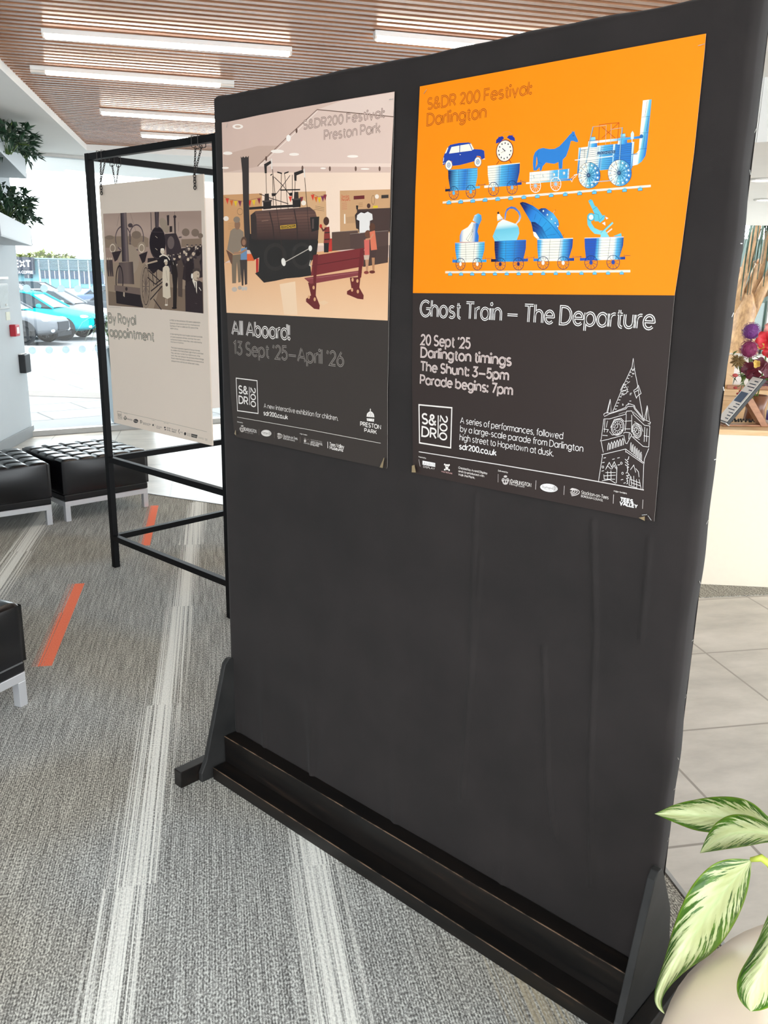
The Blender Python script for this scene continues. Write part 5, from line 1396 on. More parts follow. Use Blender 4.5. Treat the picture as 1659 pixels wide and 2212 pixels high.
('l','233a66',5,0,[3953,4888,4151,4895]),
('g',[0,'f2ece4',0.25,'d8e8e4',0.45,'6fc0d6',1,'86cfe0'],[2315,5624,2343,5204],[2027,5302,2147,5562,2261,5629,2606,5525,2664,5449,2681,5349,2628,5217,2084,5208]),
('+',),
('l','5fb6cc',7,0,[2045,5293,2170,5210]),
('l','5fb6cc',7,0,[2058,5327,2214,5209]),
('g',[0,'fff6df',1,'d8c8b8'],[2138,5696,2272,5625],[2127,5599,2113,5689,2180,5720,2266,5646,2261,5629]),
('f','2a1f2a',[2108,5768,2154,5783,2166,5732,2119,5734]),
('f','fff6df',[2119,5734,2179,5735,2199,5695,2117,5687]),
('l','4a4a6a',7,0,[2111,5613,2271,5634]),
('g',[0,'4466b4',0.5,'5f8fd0',1,'e8d8cc'],[2488,5867,2512,5519],[2298,5625,2302,5741,2343,5831,2446,5872,2552,5848,2662,5762,2706,5662,2675,5581,2596,5520,2574,5534,2642,5607,2658,5680,2611,5756,2512,5820,2417,5828,2347,5773,2331,5690,2325,5624]),
('g',[0,'101a3c',0.14,'1a2f78',0.3,'2a7ccc',0.6,'2f9ad8',1,'2a88cc'],[2650,5926,3701,5250],[2654,5926,2711,5943,2794,5928,2961,5865,3129,5770,3402,5577,3634,5363,3722,5237,3151,5234,3019,5376,2944,5557,2786,5758]),
('g',[0,'13204c',0.3,'2a64b4',0.6,'58b5e0',1,'2f7ac9'],[3106,5811,3601,5412],[3104,5779,3166,5809,3265,5805,3450,5703,3568,5572,3596,5492,3570,5389,3322,5595]),
('+',),
('g',[0,'101838',0.35,'1f3f88',1,'2f96d4'],[2955,5541,3370,5239],[2954,5560,3045,5554,3214,5453,3380,5239,3150,5239,3009,5376]),
('f','fff6df',[3009,5376,3071,5358,3170,5242,3110,5240,3035,5293]),
('l','1d5c92',7,0,[2723,5915,3069,5764,3407,5513,3673,5243]),
('l','1d5c92',7,0,[3054,5708,3021,5604]),
('l','1d5c92',6,0,[3180,5632,3120,5504]),
('l','1d5c92',6,0,[3306,5547,3205,5437]),
('l','1d5c92',6,0,[3412,5448,3281,5362]),
('l','1d5c92',6,0,[3541,5317,3346,5296]),
('l','1d5c92',7,0,[2997,5523,3196,5429,3360,5239]),
('l','1d5c92',7,0,[2991,5466,3160,5381,3281,5237]),
('e','cfeaf4',3220,5756,20,-1,1,-20),
('r','233a66',5,3220,5756,20,-1,1,-20),
('e','cfeaf4',3318,5683,20,0,2,-19),
('r','233a66',5,3318,5683,20,0,2,-19),
('e','cfeaf4',3419,5600,20,0,2,-19),
('r','233a66',5,3419,5600,20,0,2,-19),
('e','cfeaf4',3508,5523,19,-1,2,-19),
('r','233a66',5,3508,5523,19,-1,2,-19),
('e','cfeaf4',3568,5461,19,-1,1,-20),
('r','233a66',5,3568,5461,19,-1,1,-20),
('l','6a2a3a',8,0,[3493,5773,3485,5750]),
('l','c8c0cc',6,0,[3475,5750,3440,5703]),
('l','6a2a3a',6,0,[2952,5927,2958,5904]),
('l','6a2a3a',6,0,[3725,5310,3699,5274]),
('g',[0,'2553b0',0.3,'2553b0',0.36,'58b5e0',0.48,'fff6df',0.75,'fff6df',0.85,'58b5e0',1,'1c3d8e'],[4226,4848,4982,4848],[4108,4870,5054,4892,5056,4845,4112,4822]),
('g',[0,'2553b0',0.3,'2553b0',0.36,'58b5e0',0.48,'fff6df',0.75,'fff6df',0.85,'58b5e0',1,'1c3d8e'],[4176,5233,4989,5221],[4176,5233,4987,5241,4991,5095,4934,4873,4242,4848,4193,5080]),
('+',),
('l','3c5570',4,0,[4181,5185,4991,5196]),
('l','3c5570',4,0,[4187,5137,4991,5150]),
('l','3c5570',4,0,[4194,5089,4989,5104]),
('l','3c5570',4,0,[4201,5041,4983,5058]),
('l','3c5570',4,0,[4210,4993,4975,5012]),
('l','3c5570',4,0,[4219,4945,4965,4966]),
('l','3c5570',4,0,[4230,4896,4951,4919]),
('l','4a5f78',6,0,[4474,5236,4495,4857]),
('l','4a5f78',6,0,[4718,5239,4703,4865]),
('l','e0dce8',13,0,[4176,5233,4987,5241]),
('r','233a66',10,4356,4788,136,0,12,-126),
('l','233a66',6,0,[4221,4825,4489,4751]),
('l','233a66',6,0,[4264,4889,4447,4688]),
('l','233a66',6,0,[4342,4914,4370,4662]),
('l','233a66',6,0,[4425,4891,4286,4685]),
('l','233a66',6,0,[4481,4829,4229,4747]),
('+',),
('e','2a4aa0',4356,4788,35,0,4,-40),
('r','233a66',10,4819,4795,131,0,12,-124),
('l','233a66',6,0,[4689,4831,4948,4759]),
('l','233a66',6,0,[4730,4894,4907,4696]),
('l','233a66',6,0,[4805,4918,4833,4671]),
('l','233a66',6,0,[4885,4895,4753,4693]),
('l','233a66',6,0,[4939,4835,4697,4754]),
('+',),
('e','2a4aa0',4819,4795,34,0,4,-40),
('l','233a66',6,0,[4121,4870,4118,4910]),
('l','233a66',6,0,[5032,4892,5028,4931]),
('l','233a66',6,0,[3992,4889,4133,4891]),
('l','233a66',6,0,[5041,4914,5156,4910]),
('g',[0,'62c0d4',1,'86d4dc'],[4206,5599,4532,5284],[4199,5585,4273,5597,4298,5499,4372,5413,4492,5366,4606,5359,4698,5246,4511,5245,4515,5291,4382,5308,4284,5387,4218,5473]),
('f','62c0d4',[4195,5899,4242,5929,4280,5909,4344,5803,4386,5788,4515,5631,4571,5636,4562,5561,4479,5501,4443,5530,4361,5532,4339,5679,4295,5750]),
('f','62c0d4',[4776,5259,4930,5311,4949,5249]),
('+',),
('e','62c0d4',4280,5611,82,-3,6,-73),
('r','2f7f96',6,4280,5611,72,-2,6,-65),
('e','fff6df',4283,5608,45,-1,4,-45),
('l','2f7f96',6,0,[4300,5742,4402,5794]),
('l','2f7f96',6,0,[4452,5529,4564,5630]),
('l','2f7f96',6,0,[4331,5679,4432,5648,4458,5550]),
('l','2f7f96',6,0,[4200,5885,4264,5910]),
('f','efe4ea',[4579,5609,4649,5579,4603,5557]),
('f','efe4ea',[4520,5493,4582,5519,4597,5449]),
('l','86d4dc',36,0,[4529,5319,4745,5498]),
('l','f0d8c8',25,0,[4642,5324,4740,5391]),
('l','2f7f96',6,0,[4512,5326,4728,5508]),
('+',),
('#','lettering'),
('T', 'S&DR 200 Festival:', 163, 7908, 2601, 0, 209, '74201a', 0.85, 'ff8d00', 0.4),
('T', 'Darlington', 165, 7592, 1541, 0, 221, '74201a', 0.85, 'ff8d00', 0.4),
('T', 'Ghost Train — The Departure', 132, 3620, 5606, 0, 334, 'f4efec', 0.95, '392f2b', 0.36),
('T', "20 Sept '25", 176, 2992, 1390, 0, 216, 'e9d6d0', 0.95, '4a3834', 0.22),
('T', 'Darlington timings', 188, 2712, 2469, 0, 210, 'e9d6d0', 0.95, '4a3834', 0.22),
('T', 'The Shunt: 3—5pm', 185, 2401, 2426, 0, 200, 'e9d6d0', 0.95, '4a3834', 0.22),
('T', 'Parade begins: 7pm', 192, 2101, 2542, 0, 198, 'e9d6d0', 0.95, '4a3834', 0.22),
('T', 'A series of performances, followed', 1397, 1339, 2627, 0, 131, 'f2ecea', 0.8, None, 0.4),
('T', 'by a large-scale parade from Darlington', 1403, 1149, 3102, 0, 131, 'f2ecea', 0.8, None, 0.4),
('T', 'high street to Hopetown at dusk.', 1399, 954, 2435, 0, 132, 'f2ecea', 0.8, None, 0.4),
('T', 'sdr200.co.uk', 1399, 753, 1010, 0, 121, 'f2ecea', 1.3, None, 0.4),
('#','emblem'),
('l','ece4de',31,1,[169,1612,1137,1651,1149,741,220,725]),
('T', 'S&', 278, 1196, 416, 0, 225, 'ece4de', 1.1, None, 0.4),
('T', 'DR', 290, 898, 418, 0, 215, 'ece4de', 1.1, None, 0.4),
('l','ece4de',27,0,[754,1436,772,928]),
('T', '200', 817, 1443, 0, -545, 203, 'ece4de', 1.0, None, 0.4),
('#','clock_tower_drawing'),
('l','e8e2e0',10,0,[5078,2019,5268,2585,5394,2904,5400,3066,5446,2865,5535,2597,5586,2401,5706,2003]),
('l','e8e2e0',10,0,[4953,1978,5004,2257,5047,2002]),
('l','e8e2e0',10,0,[5002,2212,4973,1987]),
('l','e8e2e0',10,0,[5744,1963,5773,2219,5848,1938]),
('l','e8e2e0',10,0,[5777,2182,5785,1955]),
('l','e8e2e0',10,0,[4900,1926,4897,1958,4938,1983,5045,1989,5341,2133,5351,2179,5417,2212,5515,2191,5537,2142,5745,1951,5870,1915,5861,1876,5820,1884]),
('l','e8e2e0',10,0,[4909,1907,5018,1973,5351,2108,5381,2157,5504,2170,5522,2128,5748,1925]),
('l','e8e2e0',10,0,[4906,1861,5027,1876,5354,2006,5369,2065,5471,2084,5520,2013,5757,1844,5865,1845]),
('l','e8e2e0',10,0,[4906,1861,4886,1461,4875,1419,5009,1465,5340,1596]),
('l','e8e2e0',10,0,[5865,1845,5887,1446,5772,1442,5521,1601]),
('l','e8e2e0',11,0,[4891,1408,4955,1203]),
('l','e8e2e0',10,0,[5890,1420,5824,1204,5822,1099]),
('l','e8e2e0',11,0,[4923,1152,5422,1339,5833,1127]),
('l','e8e2e0',10,0,[5427,1294,5806,1116]),
('l','e8e2e0',10,0,[5422,1339,5429,1274]),
('l','e8e2e0',11,0,[4945,1148,4907,614]),
('l','e8e2e0',10,0,[5822,1099,5853,612]),
('l','e8e2e0',10,0,[5368,2008,5378,1841,5373,1685]),
('l','e8e2e0',10,0,[5479,2008,5513,1677]),
('l','e8e2e0',10,0,[5354,1870,5484,1893]),
('l','e8e2e0',10,0,[5362,1722,5479,1738]),
('l','e8e2e0',10,0,[5343,1635,5375,1659,5473,1665,5518,1626,5439,1446,5411,1449,5353,1604]),
('l','e8e2e0',10,0,[5467,1652,5465,1541]),
('l','e8e2e0',10,0,[4929,1851,4938,1601]),
('l','e8e2e0',10,0,[4988,1832,4972,1698]),
('l','e8e2e0',11,0,[4918,1664,5019,1664,4996,1609]),
('l','e8e2e0',11,0,[4908,1537,5016,1545]),
('l','e8e2e0',10,0,[5767,1813,5783,1533]),
('l','e8e2e0',10,0,[5816,1794,5830,1540]),
('l','e8e2e0',10,0,[5764,1647,5866,1641]),
('l','e8e2e0',10,0,[5198,2444,5255,2577,5348,2478,5328,2400,5222,2351]),
('l','e8e2e0',10,0,[5222,2415,5334,2477]),
('l','e8e2e0',10,0,[5473,2471,5523,2508,5557,2574,5627,2430,5558,2373,5542,2333,5473,2465]),
('l','e8e2e0',10,0,[5496,2442,5567,2487]),
('l','e8e2e0',11,0,[5259,983,5274,905]),
('l','e8e2e0',11,0,[5275,959,5293,640]),
('l','e8e2e0',11,0,[5049,909,5103,1025,5162,941,5208,1055,5268,958]),
('l','e8e2e0',11,0,[5037,873,5074,953,5152,899]),
('l','e8e2e0',11,0,[5166,901,5215,989,5250,928]),
('l','e8e2e0',10,0,[5560,952,5619,1054,5675,918]),
('l','e8e2e0',10,0,[5667,996,5728,940,5753,839]),
('l','e8e2e0',10,0,[5572,835,5563,647,5734,624]),
('l','e8e2e0',11,0,[4980,633,5143,688,5279,637]),
('l','e8e2e0',11,0,[5011,767,5027,675,5256,714]),
('l','e8e2e0',11,0,[5084,847,5099,687]),
('l','e8e2e0',11,0,[5154,872,5174,700]),
('l','e8e2e0',11,0,[5021,742,5263,796]),
('l','e8e2e0',11,0,[5043,813,5258,849]),
('l','e8e2e0',10,0,[5587,824,5618,657]),
('l','e8e2e0',10,0,[5641,846,5668,652]),
('l','e8e2e0',10,0,[5702,791,5725,636]),
('l','e8e2e0',11,0,[5579,770,5792,727]),
('l','e8e2e0',11,0,[5599,707,5798,675]),
('l','e8e2e0',10,0,[5757,800,5817,626]),
('r','e8e2e0',12,5213,1735,127,-12,-26,-155),
('r','e8e2e0',8,5213,1735,102,-10,-21,-124),
('r','e8e2e0',8,5213,1735,57,-5,-12,-70),
('l','e8e2e0',9,0,[5213,1735,5209,1800]),
('l','e8e2e0',9,0,[5213,1735,5179,1712]),
('l','e8e2e0',10,0,[5283,1745,5302,1747]),
('l','e8e2e0',10,0,[5278,1701,5296,1692]),
('l','e8e2e0',10,0,[5255,1666,5267,1648]),
('l','e8e2e0',10,0,[5221,1650,5223,1627]),
('l','e8e2e0',10,0,[5184,1657,5177,1636]),
('l','e8e2e0',10,0,[5155,1685,5139,1671]),
('l','e8e2e0',10,0,[5141,1726,5122,1724]),
('l','e8e2e0',10,0,[5147,1770,5129,1780]),
('l','e8e2e0',10,0,[5170,1805,5158,1824]),
('l','e8e2e0',10,0,[5204,1820,5202,1844]),
('l','e8e2e0',10,0,[5241,1814,5248,1835]),
('l','e8e2e0',10,0,[5270,1786,5285,1799]),
('r','e8e2e0',11,5612,1723,85,31,48,-125),
('r','e8e2e0',8,5612,1723,68,25,39,-100),
('r','e8e2e0',8,5612,1723,38,14,22,-57),
('l','e8e2e0',9,0,[5612,1723,5608,1786]),
('l','e8e2e0',9,0,[5612,1723,5580,1699]),
('l','e8e2e0',10,0,[5661,1729,5675,1731]),
('l','e8e2e0',10,0,[5659,1692,5671,1683]),
('l','e8e2e0',10,0,[5643,1662,5652,1646]),
('l','e8e2e0',10,0,[5620,1649,5622,1629]),
('l','e8e2e0',10,0,[5594,1656,5589,1638]),
('l','e8e2e0',10,0,[5573,1680,5563,1669]),
('l','e8e2e0',10,0,[5563,1716,5549,1714]),
('l','e8e2e0',10,0,[5566,1754,5553,1762]),
('l','e8e2e0',10,0,[5581,1783,5572,1799]),
('l','e8e2e0',10,0,[5605,1796,5602,1816]),
('l','e8e2e0',10,0,[5630,1789,5635,1807]),
('l','e8e2e0',10,0,[5651,1765,5661,1776]),
('l','e8e2e0',10,0,[5065,1710,5128,1875,5265,1918,5341,1862]),
('l','e8e2e0',10,0,[5051,1629,5114,1572,5240,1602,5329,1705]),
('l','e8e2e0',9,0,[5547,1888,5690,1829,5742,1721]),
('l','e8e2e0',9,0,[5548,1604,5691,1559]),
('l','e8e2e0',12,0,[5044,1257,5042,1350,5056,1405,5079,1375,5079,1275]),
('l','e8e2e0',10,0,[5521,1327,5515,1444,5522,1484,5540,1421,5549,1305]),
('l','e8e2e0',12,0,[5102,1284,5100,1377,5114,1432,5137,1402,5137,1302]),
('l','e8e2e0',10,0,[5566,1297,5560,1414,5567,1454,5584,1391,5594,1275]),
('l','e8e2e0',12,0,[5160,1311,5158,1404,5172,1458,5195,1428,5194,1329]),
('l','e8e2e0',10,0,[5611,1267,5605,1384,5612,1424,5629,1361,5638,1245]),
('l','e8e2e0',12,0,[5218,1338,5216,1430,5229,1485,5252,1455,5252,1356]),
('l','e8e2e0',10,0,[5656,1238,5649,1354,5656,1394,5674,1332,5683,1216]),
('l','e8e2e0',12,0,[5275,1365,5273,1457,5286,1511,5309,1481,5309,1383]),
('l','e8e2e0',10,0,[5700,1208,5694,1324,5701,1364,5718,1302,5728,1186]),
('l','e8e2e0',12,0,[5332,1391,5330,1483,5343,1537,5366,1508,5366,1409]),
('l','e8e2e0',10,0,[5745,1178,5738,1294,5745,1334,5762,1272,5772,1156]),
('l','e8e2e0',9,0,[5391,2718,5418,2729]),
('l','e8e2e0',12,0,[5399,2840,5417,2840]),
('l','e8e2e0',12,0,[5268,2166,5292,2178]),
('l','e8e2e0',12,0,[5408,2781,5432,2794]),
('l','e8e2e0',11,0,[5246,2397,5273,2399]),
('l','e8e2e0',10,0,[5426,2866,5455,2883]),
('l','e8e2e0',10,0,[5398,2382,5430,2389]),
('l','e8e2e0',8,0,[5378,2222,5393,2221]),
('l','e8e2e0',11,0,[5264,2188,5283,2195]),
('l','e8e2e0',10,0,[5350,2610,5376,2628]),
('l','e8e2e0',12,0,[5401,2405,5438,2418]),
('l','e8e2e0',12,0,[5418,2773,5453,2783]),
('l','e8e2e0',12,0,[5263,2368,5290,2370]),
('l','e8e2e0',12,0,[5424,2843,5436,2857]),
('l','e8e2e0',9,0,[5323,2590,5353,2607]),
('l','e8e2e0',8,0,[5419,2856,5449,2860]),
('l','e8e2e0',10,0,[5405,2264,5443,2268]),
('l','e8e2e0',8,0,[5415,2833,5431,2837]),
('l','e8e2e0',8,0,[5277,2443,5312,2447]),
('l','e8e2e0',10,0,[5381,2205,5404,2214]),
('l','e8e2e0',10,0,[5345,2426,5371,2445]),
('l','e8e2e0',11,0,[5339,2523,5357,2525]),
('l','e8e2e0',12,0,[5384,2866,5412,2859]),
('l','e8e2e0',13,0,[5364,2806,5393,2801]),
('l','e8e2e0',13,0,[5343,2746,5373,2742]),
('l','e8e2e0',13,0,[5323,2686,5354,2683]),
('l','e8e2e0',13,0,[5303,2626,5335,2624]),
('l','e8e2e0',13,0,[5282,2566,5315,2565]),
('l','e8e2e0',13,0,[5261,2505,5296,2506]),
('l','e8e2e0',13,0,[5241,2445,5276,2446]),
('l','e8e2e0',13,0,[5220,2384,5256,2386]),
('l','e8e2e0',13,0,[5199,2322,5236,2326]),
('l','e8e2e0',13,0,[5178,2261,5217,2266]),
('l','e8e2e0',13,0,[5157,2199,5197,2205]),
('l','e8e2e0',13,0,[5136,2137,5177,2145]),
('l','e8e2e0',13,0,[5115,2075,5157,2084]),
('l','e8e2e0',12,0,[5504,1207,5498,1153,5474,1136]),
('l','e8e2e0',12,0,[5429,1142,5498,1100,5481,1085]),
('l','e8e2e0',12,0,[5435,1091,5514,1050,5489,1033]),
('l','e8e2e0',12,0,[5443,1039,5520,998,5485,979]),
('l','e8e2e0',12,0,[5500,995,5510,944,5504,929]),
('l','e8e2e0',12,0,[5511,944,5497,889,5473,871]),
('l','e8e2e0',12,0,[5511,891,5555,845,5489,821]),
('l','e8e2e0',12,0,[5498,836,5540,790,5498,769]),
('l','e8e2e0',12,0,[5495,782,5529,735,5506,717]),
('l','e8e2e0',12,0,[5520,733,5534,682,5512,665]),
('e','e8e2e0',5515,2063,8,1,1,-11),
('e','e8e2e0',5216,1989,5,1,0,-5),
('e','e8e2e0',5541,2046,9,1,2,-11),
('e','e8e2e0',5232,1997,5,0,0,-6),
('e','e8e2e0',5568,2029,8,1,1,-12),
('e','e8e2e0',5248,2004,6,0,0,-5),
('e','e8e2e0',5594,2011,9,1,2,-11),
('e','e8e2e0',5264,2011,6,0,1,-5),
('e','e8e2e0',5621,1994,8,1,1,-11),
('e','e8e2e0',5280,2018,6,0,1,-5),
('e','e8e2e0',5647,1977,8,1,1,-12),
('e','e8e2e0',5296,2025,6,0,1,-5),
('e','e8e2e0',5674,1960,8,1,1,-12),
('e','e8e2e0',5313,2032,5,1,0,-5),
('e','e8e2e0',5700,1942,8,1,1,-11),
('e','e8e2e0',5329,2039,5,1,0,-5),
('e','e8e2e0',5726,1925,8,1,1,-11),
('e','e8e2e0',5345,2046,5,1,0,-5),
('r','e8e2e0',9,4975,913,19,3,2,-21),
('r','e8e2e0',9,5359,1050,18,2,2,-21),
('r','e8e2e0',9,5407,858,18,3,2,-21),
('l','e8e2e0',12,0,[4973,1092,5022,1110]),
('l','e8e2e0',12,0,[4952,995,5002,1013]),
('l','e8e2e0',12,0,[4954,826,5004,845]),
('l','e8e2e0',12,0,[5161,1094,5210,1113]),
('l','e8e2e0',12,0,[5265,1137,5313,1155]),
('l','e8e2e0',12,0,[5286,1001,5334,1019]),
('l','e8e2e0',12,0,[5385,723,5433,742]),
('l','e8e2e0',12,0,[5448,667,5495,686]),
('#','sponsor_logos'),
('l','ddd5d2',20,0,[213,513,2455,568,4361,603,5879,611]),
('T', 'Presented by', 207, 378, 225, 0, 27, 'ece4de', 1.3, None, 0.4),
('l','cfc6c2',9,0,[214,331,260,165]),
('f','f1ecea',[331,317,715,320,719,226,334,222]),
('+',),
('T', 'AVANTI', 362, 238, 336, 0, 55, 'a9a09c', 1.0, None, 0.4),
('T', 'DISPLAY', 361, 160, 346, 0, 40, 'ece4de', 0.9, None, 0.4),
('e','ece4de',1061,301,52,9,2,-47),
('e','ece4de',1066,244,32,5,2,-33),
('e','ece4de',998,331,25,4,1,-21),
('e','ece4de',1123,337,25,4,1,-22),
('e','ece4de',1006,212,25,4,1,-22),
('e','ece4de',1131,221,25,4,1,-22),
('l','ece4de',16,0,[998,331,1131,221]),
('l','ece4de',16,0,[1123,337,1006,212]),
('+',),
('e','342a27',1041,294,13,3,1,-14),
('e','342a27',1084,298,14,2,1,-15),
('T', 'WALK THE PLANK', 910, 139, 315, 0, 32, 'e0b0ac', 1.2, None, 0.4),
('T', 'Created by Avanti Display', 1399, 300, 800, 0, 46, 'ece4de', 1.2, None, 0.4),
('T', 'and co-produced with', 1403, 224, 711, 0, 44, 'ece4de', 1.2, None, 0.4),
('T', 'Walk the Plank.', 1407, 143, 458, 0, 46, 'ece4de', 1.2, None, 0.4),
('T', 'Delivered by', 2487, 417, 252, 0, 31, 'ece4de', 1.2, None, 0.4),
('l','b9aeaa',10,0,[2489,356,2497,171]),
('e','c9c0bc',2683,333,45,8,1,-26),
('e','c9c0bc',2632,246,43,8,3,-43),
('e','c9c0bc',2744,265,42,8,3,-42),
('e','c9c0bc',2691,217,75,13,4,-64),
('+',),
('e','342a27',2665,217,20,4,2,-30),
('e','342a27',2721,227,16,3,1,-26),
('l','342a27',10,0,[2595,257,2778,284]),
('l','ece4de',9,0,[2811,282,2808,171]),
('T', 'DARLINGTON', 2834, 220, 514, 0, 75, 'ece4de', 1.3, None, 0.4),
('T', 'Borough Council', 2837, 175, 344, 0, 37, 'ece4de', 0.9, None, 0.4),
('l','c9c0bc',11,0,[3460,379,3464,183]),
('l','c9c0bc',11,0,[4145,384,4151,192]),
('l','c9c0bc',11,0,[5258,406,5266,222]),
('l','c9c0bc',10,0,[5876,417,5886,238]),
('e','f1ecea',3784,276,212,12,-7,-88),
('+',),
('T', 'Durham', 3623, 257, 236, 0, 39, '5a4d49', 1.0, None, 0.4),
('T', 'County Council', 3658, 229, 193, 0, 21, '5a4d49', 0.8, None, 0.4),
('r','5a4d49',7,3959,301,23,4,1,-18),
('r','5a4d49',7,3944,268,23,4,2,-18),
('r','5a4d49',7,3910,262,23,4,2,-18),
('r','5a4d49',7,3891,289,23,4,1,-17),
('r','5a4d49',7,3906,322,23,4,1,-18),
('r','5a4d49',7,3940,327,23,4,1,-17),
('l','d5ccc8',16,0,[4317,361,4371,364,4418,362,4457,355,4485,342,4500,326,4501,307,4490,286,4465,264,4429,243,4383,224,4331,208]),
('l','d5ccc8',16,0,[4307,351,4349,353,4386,352,4416,346,4438,336,4450,324,4451,309,4442,292,4422,276,4394,259,4358,244,4318,231]),
('l','d5ccc8',16,0,[4297,341,4327,343,4353,341,4375,337,4391,330,4399,321,4400,311,4393,299,4380,287,4359,275,4334,264,4304,255]),
('l','d5ccc8',16,0,[4286,331,4305,332,4321,331,4334,328,4344,324,4349,319,4349,312,4345,305,4337,298,4324,290,4309,284,4291,278]),
('T', 'Stockton-on-Tees', 4549, 288, 603, 0, 69, 'ece4de', 1.0, None, 0.4),
('T', 'BOROUGH COUNCIL', 4550, 225, 491, 0, 40, 'ece4de', 1.1, None, 0.4),
('T', 'Major funders', 5261, 466, 274, 0, 28, 'ece4de', 1.2, None, 0.4),
('T', 'TEES', 5414, 308, 264, 0, 67, 'fbf7f4', 1.9, None, 0.4),
('T', 'VALLEY', 5412, 232, 366, 0, 63, 'fbf7f4', 1.9, None, 0.4)]
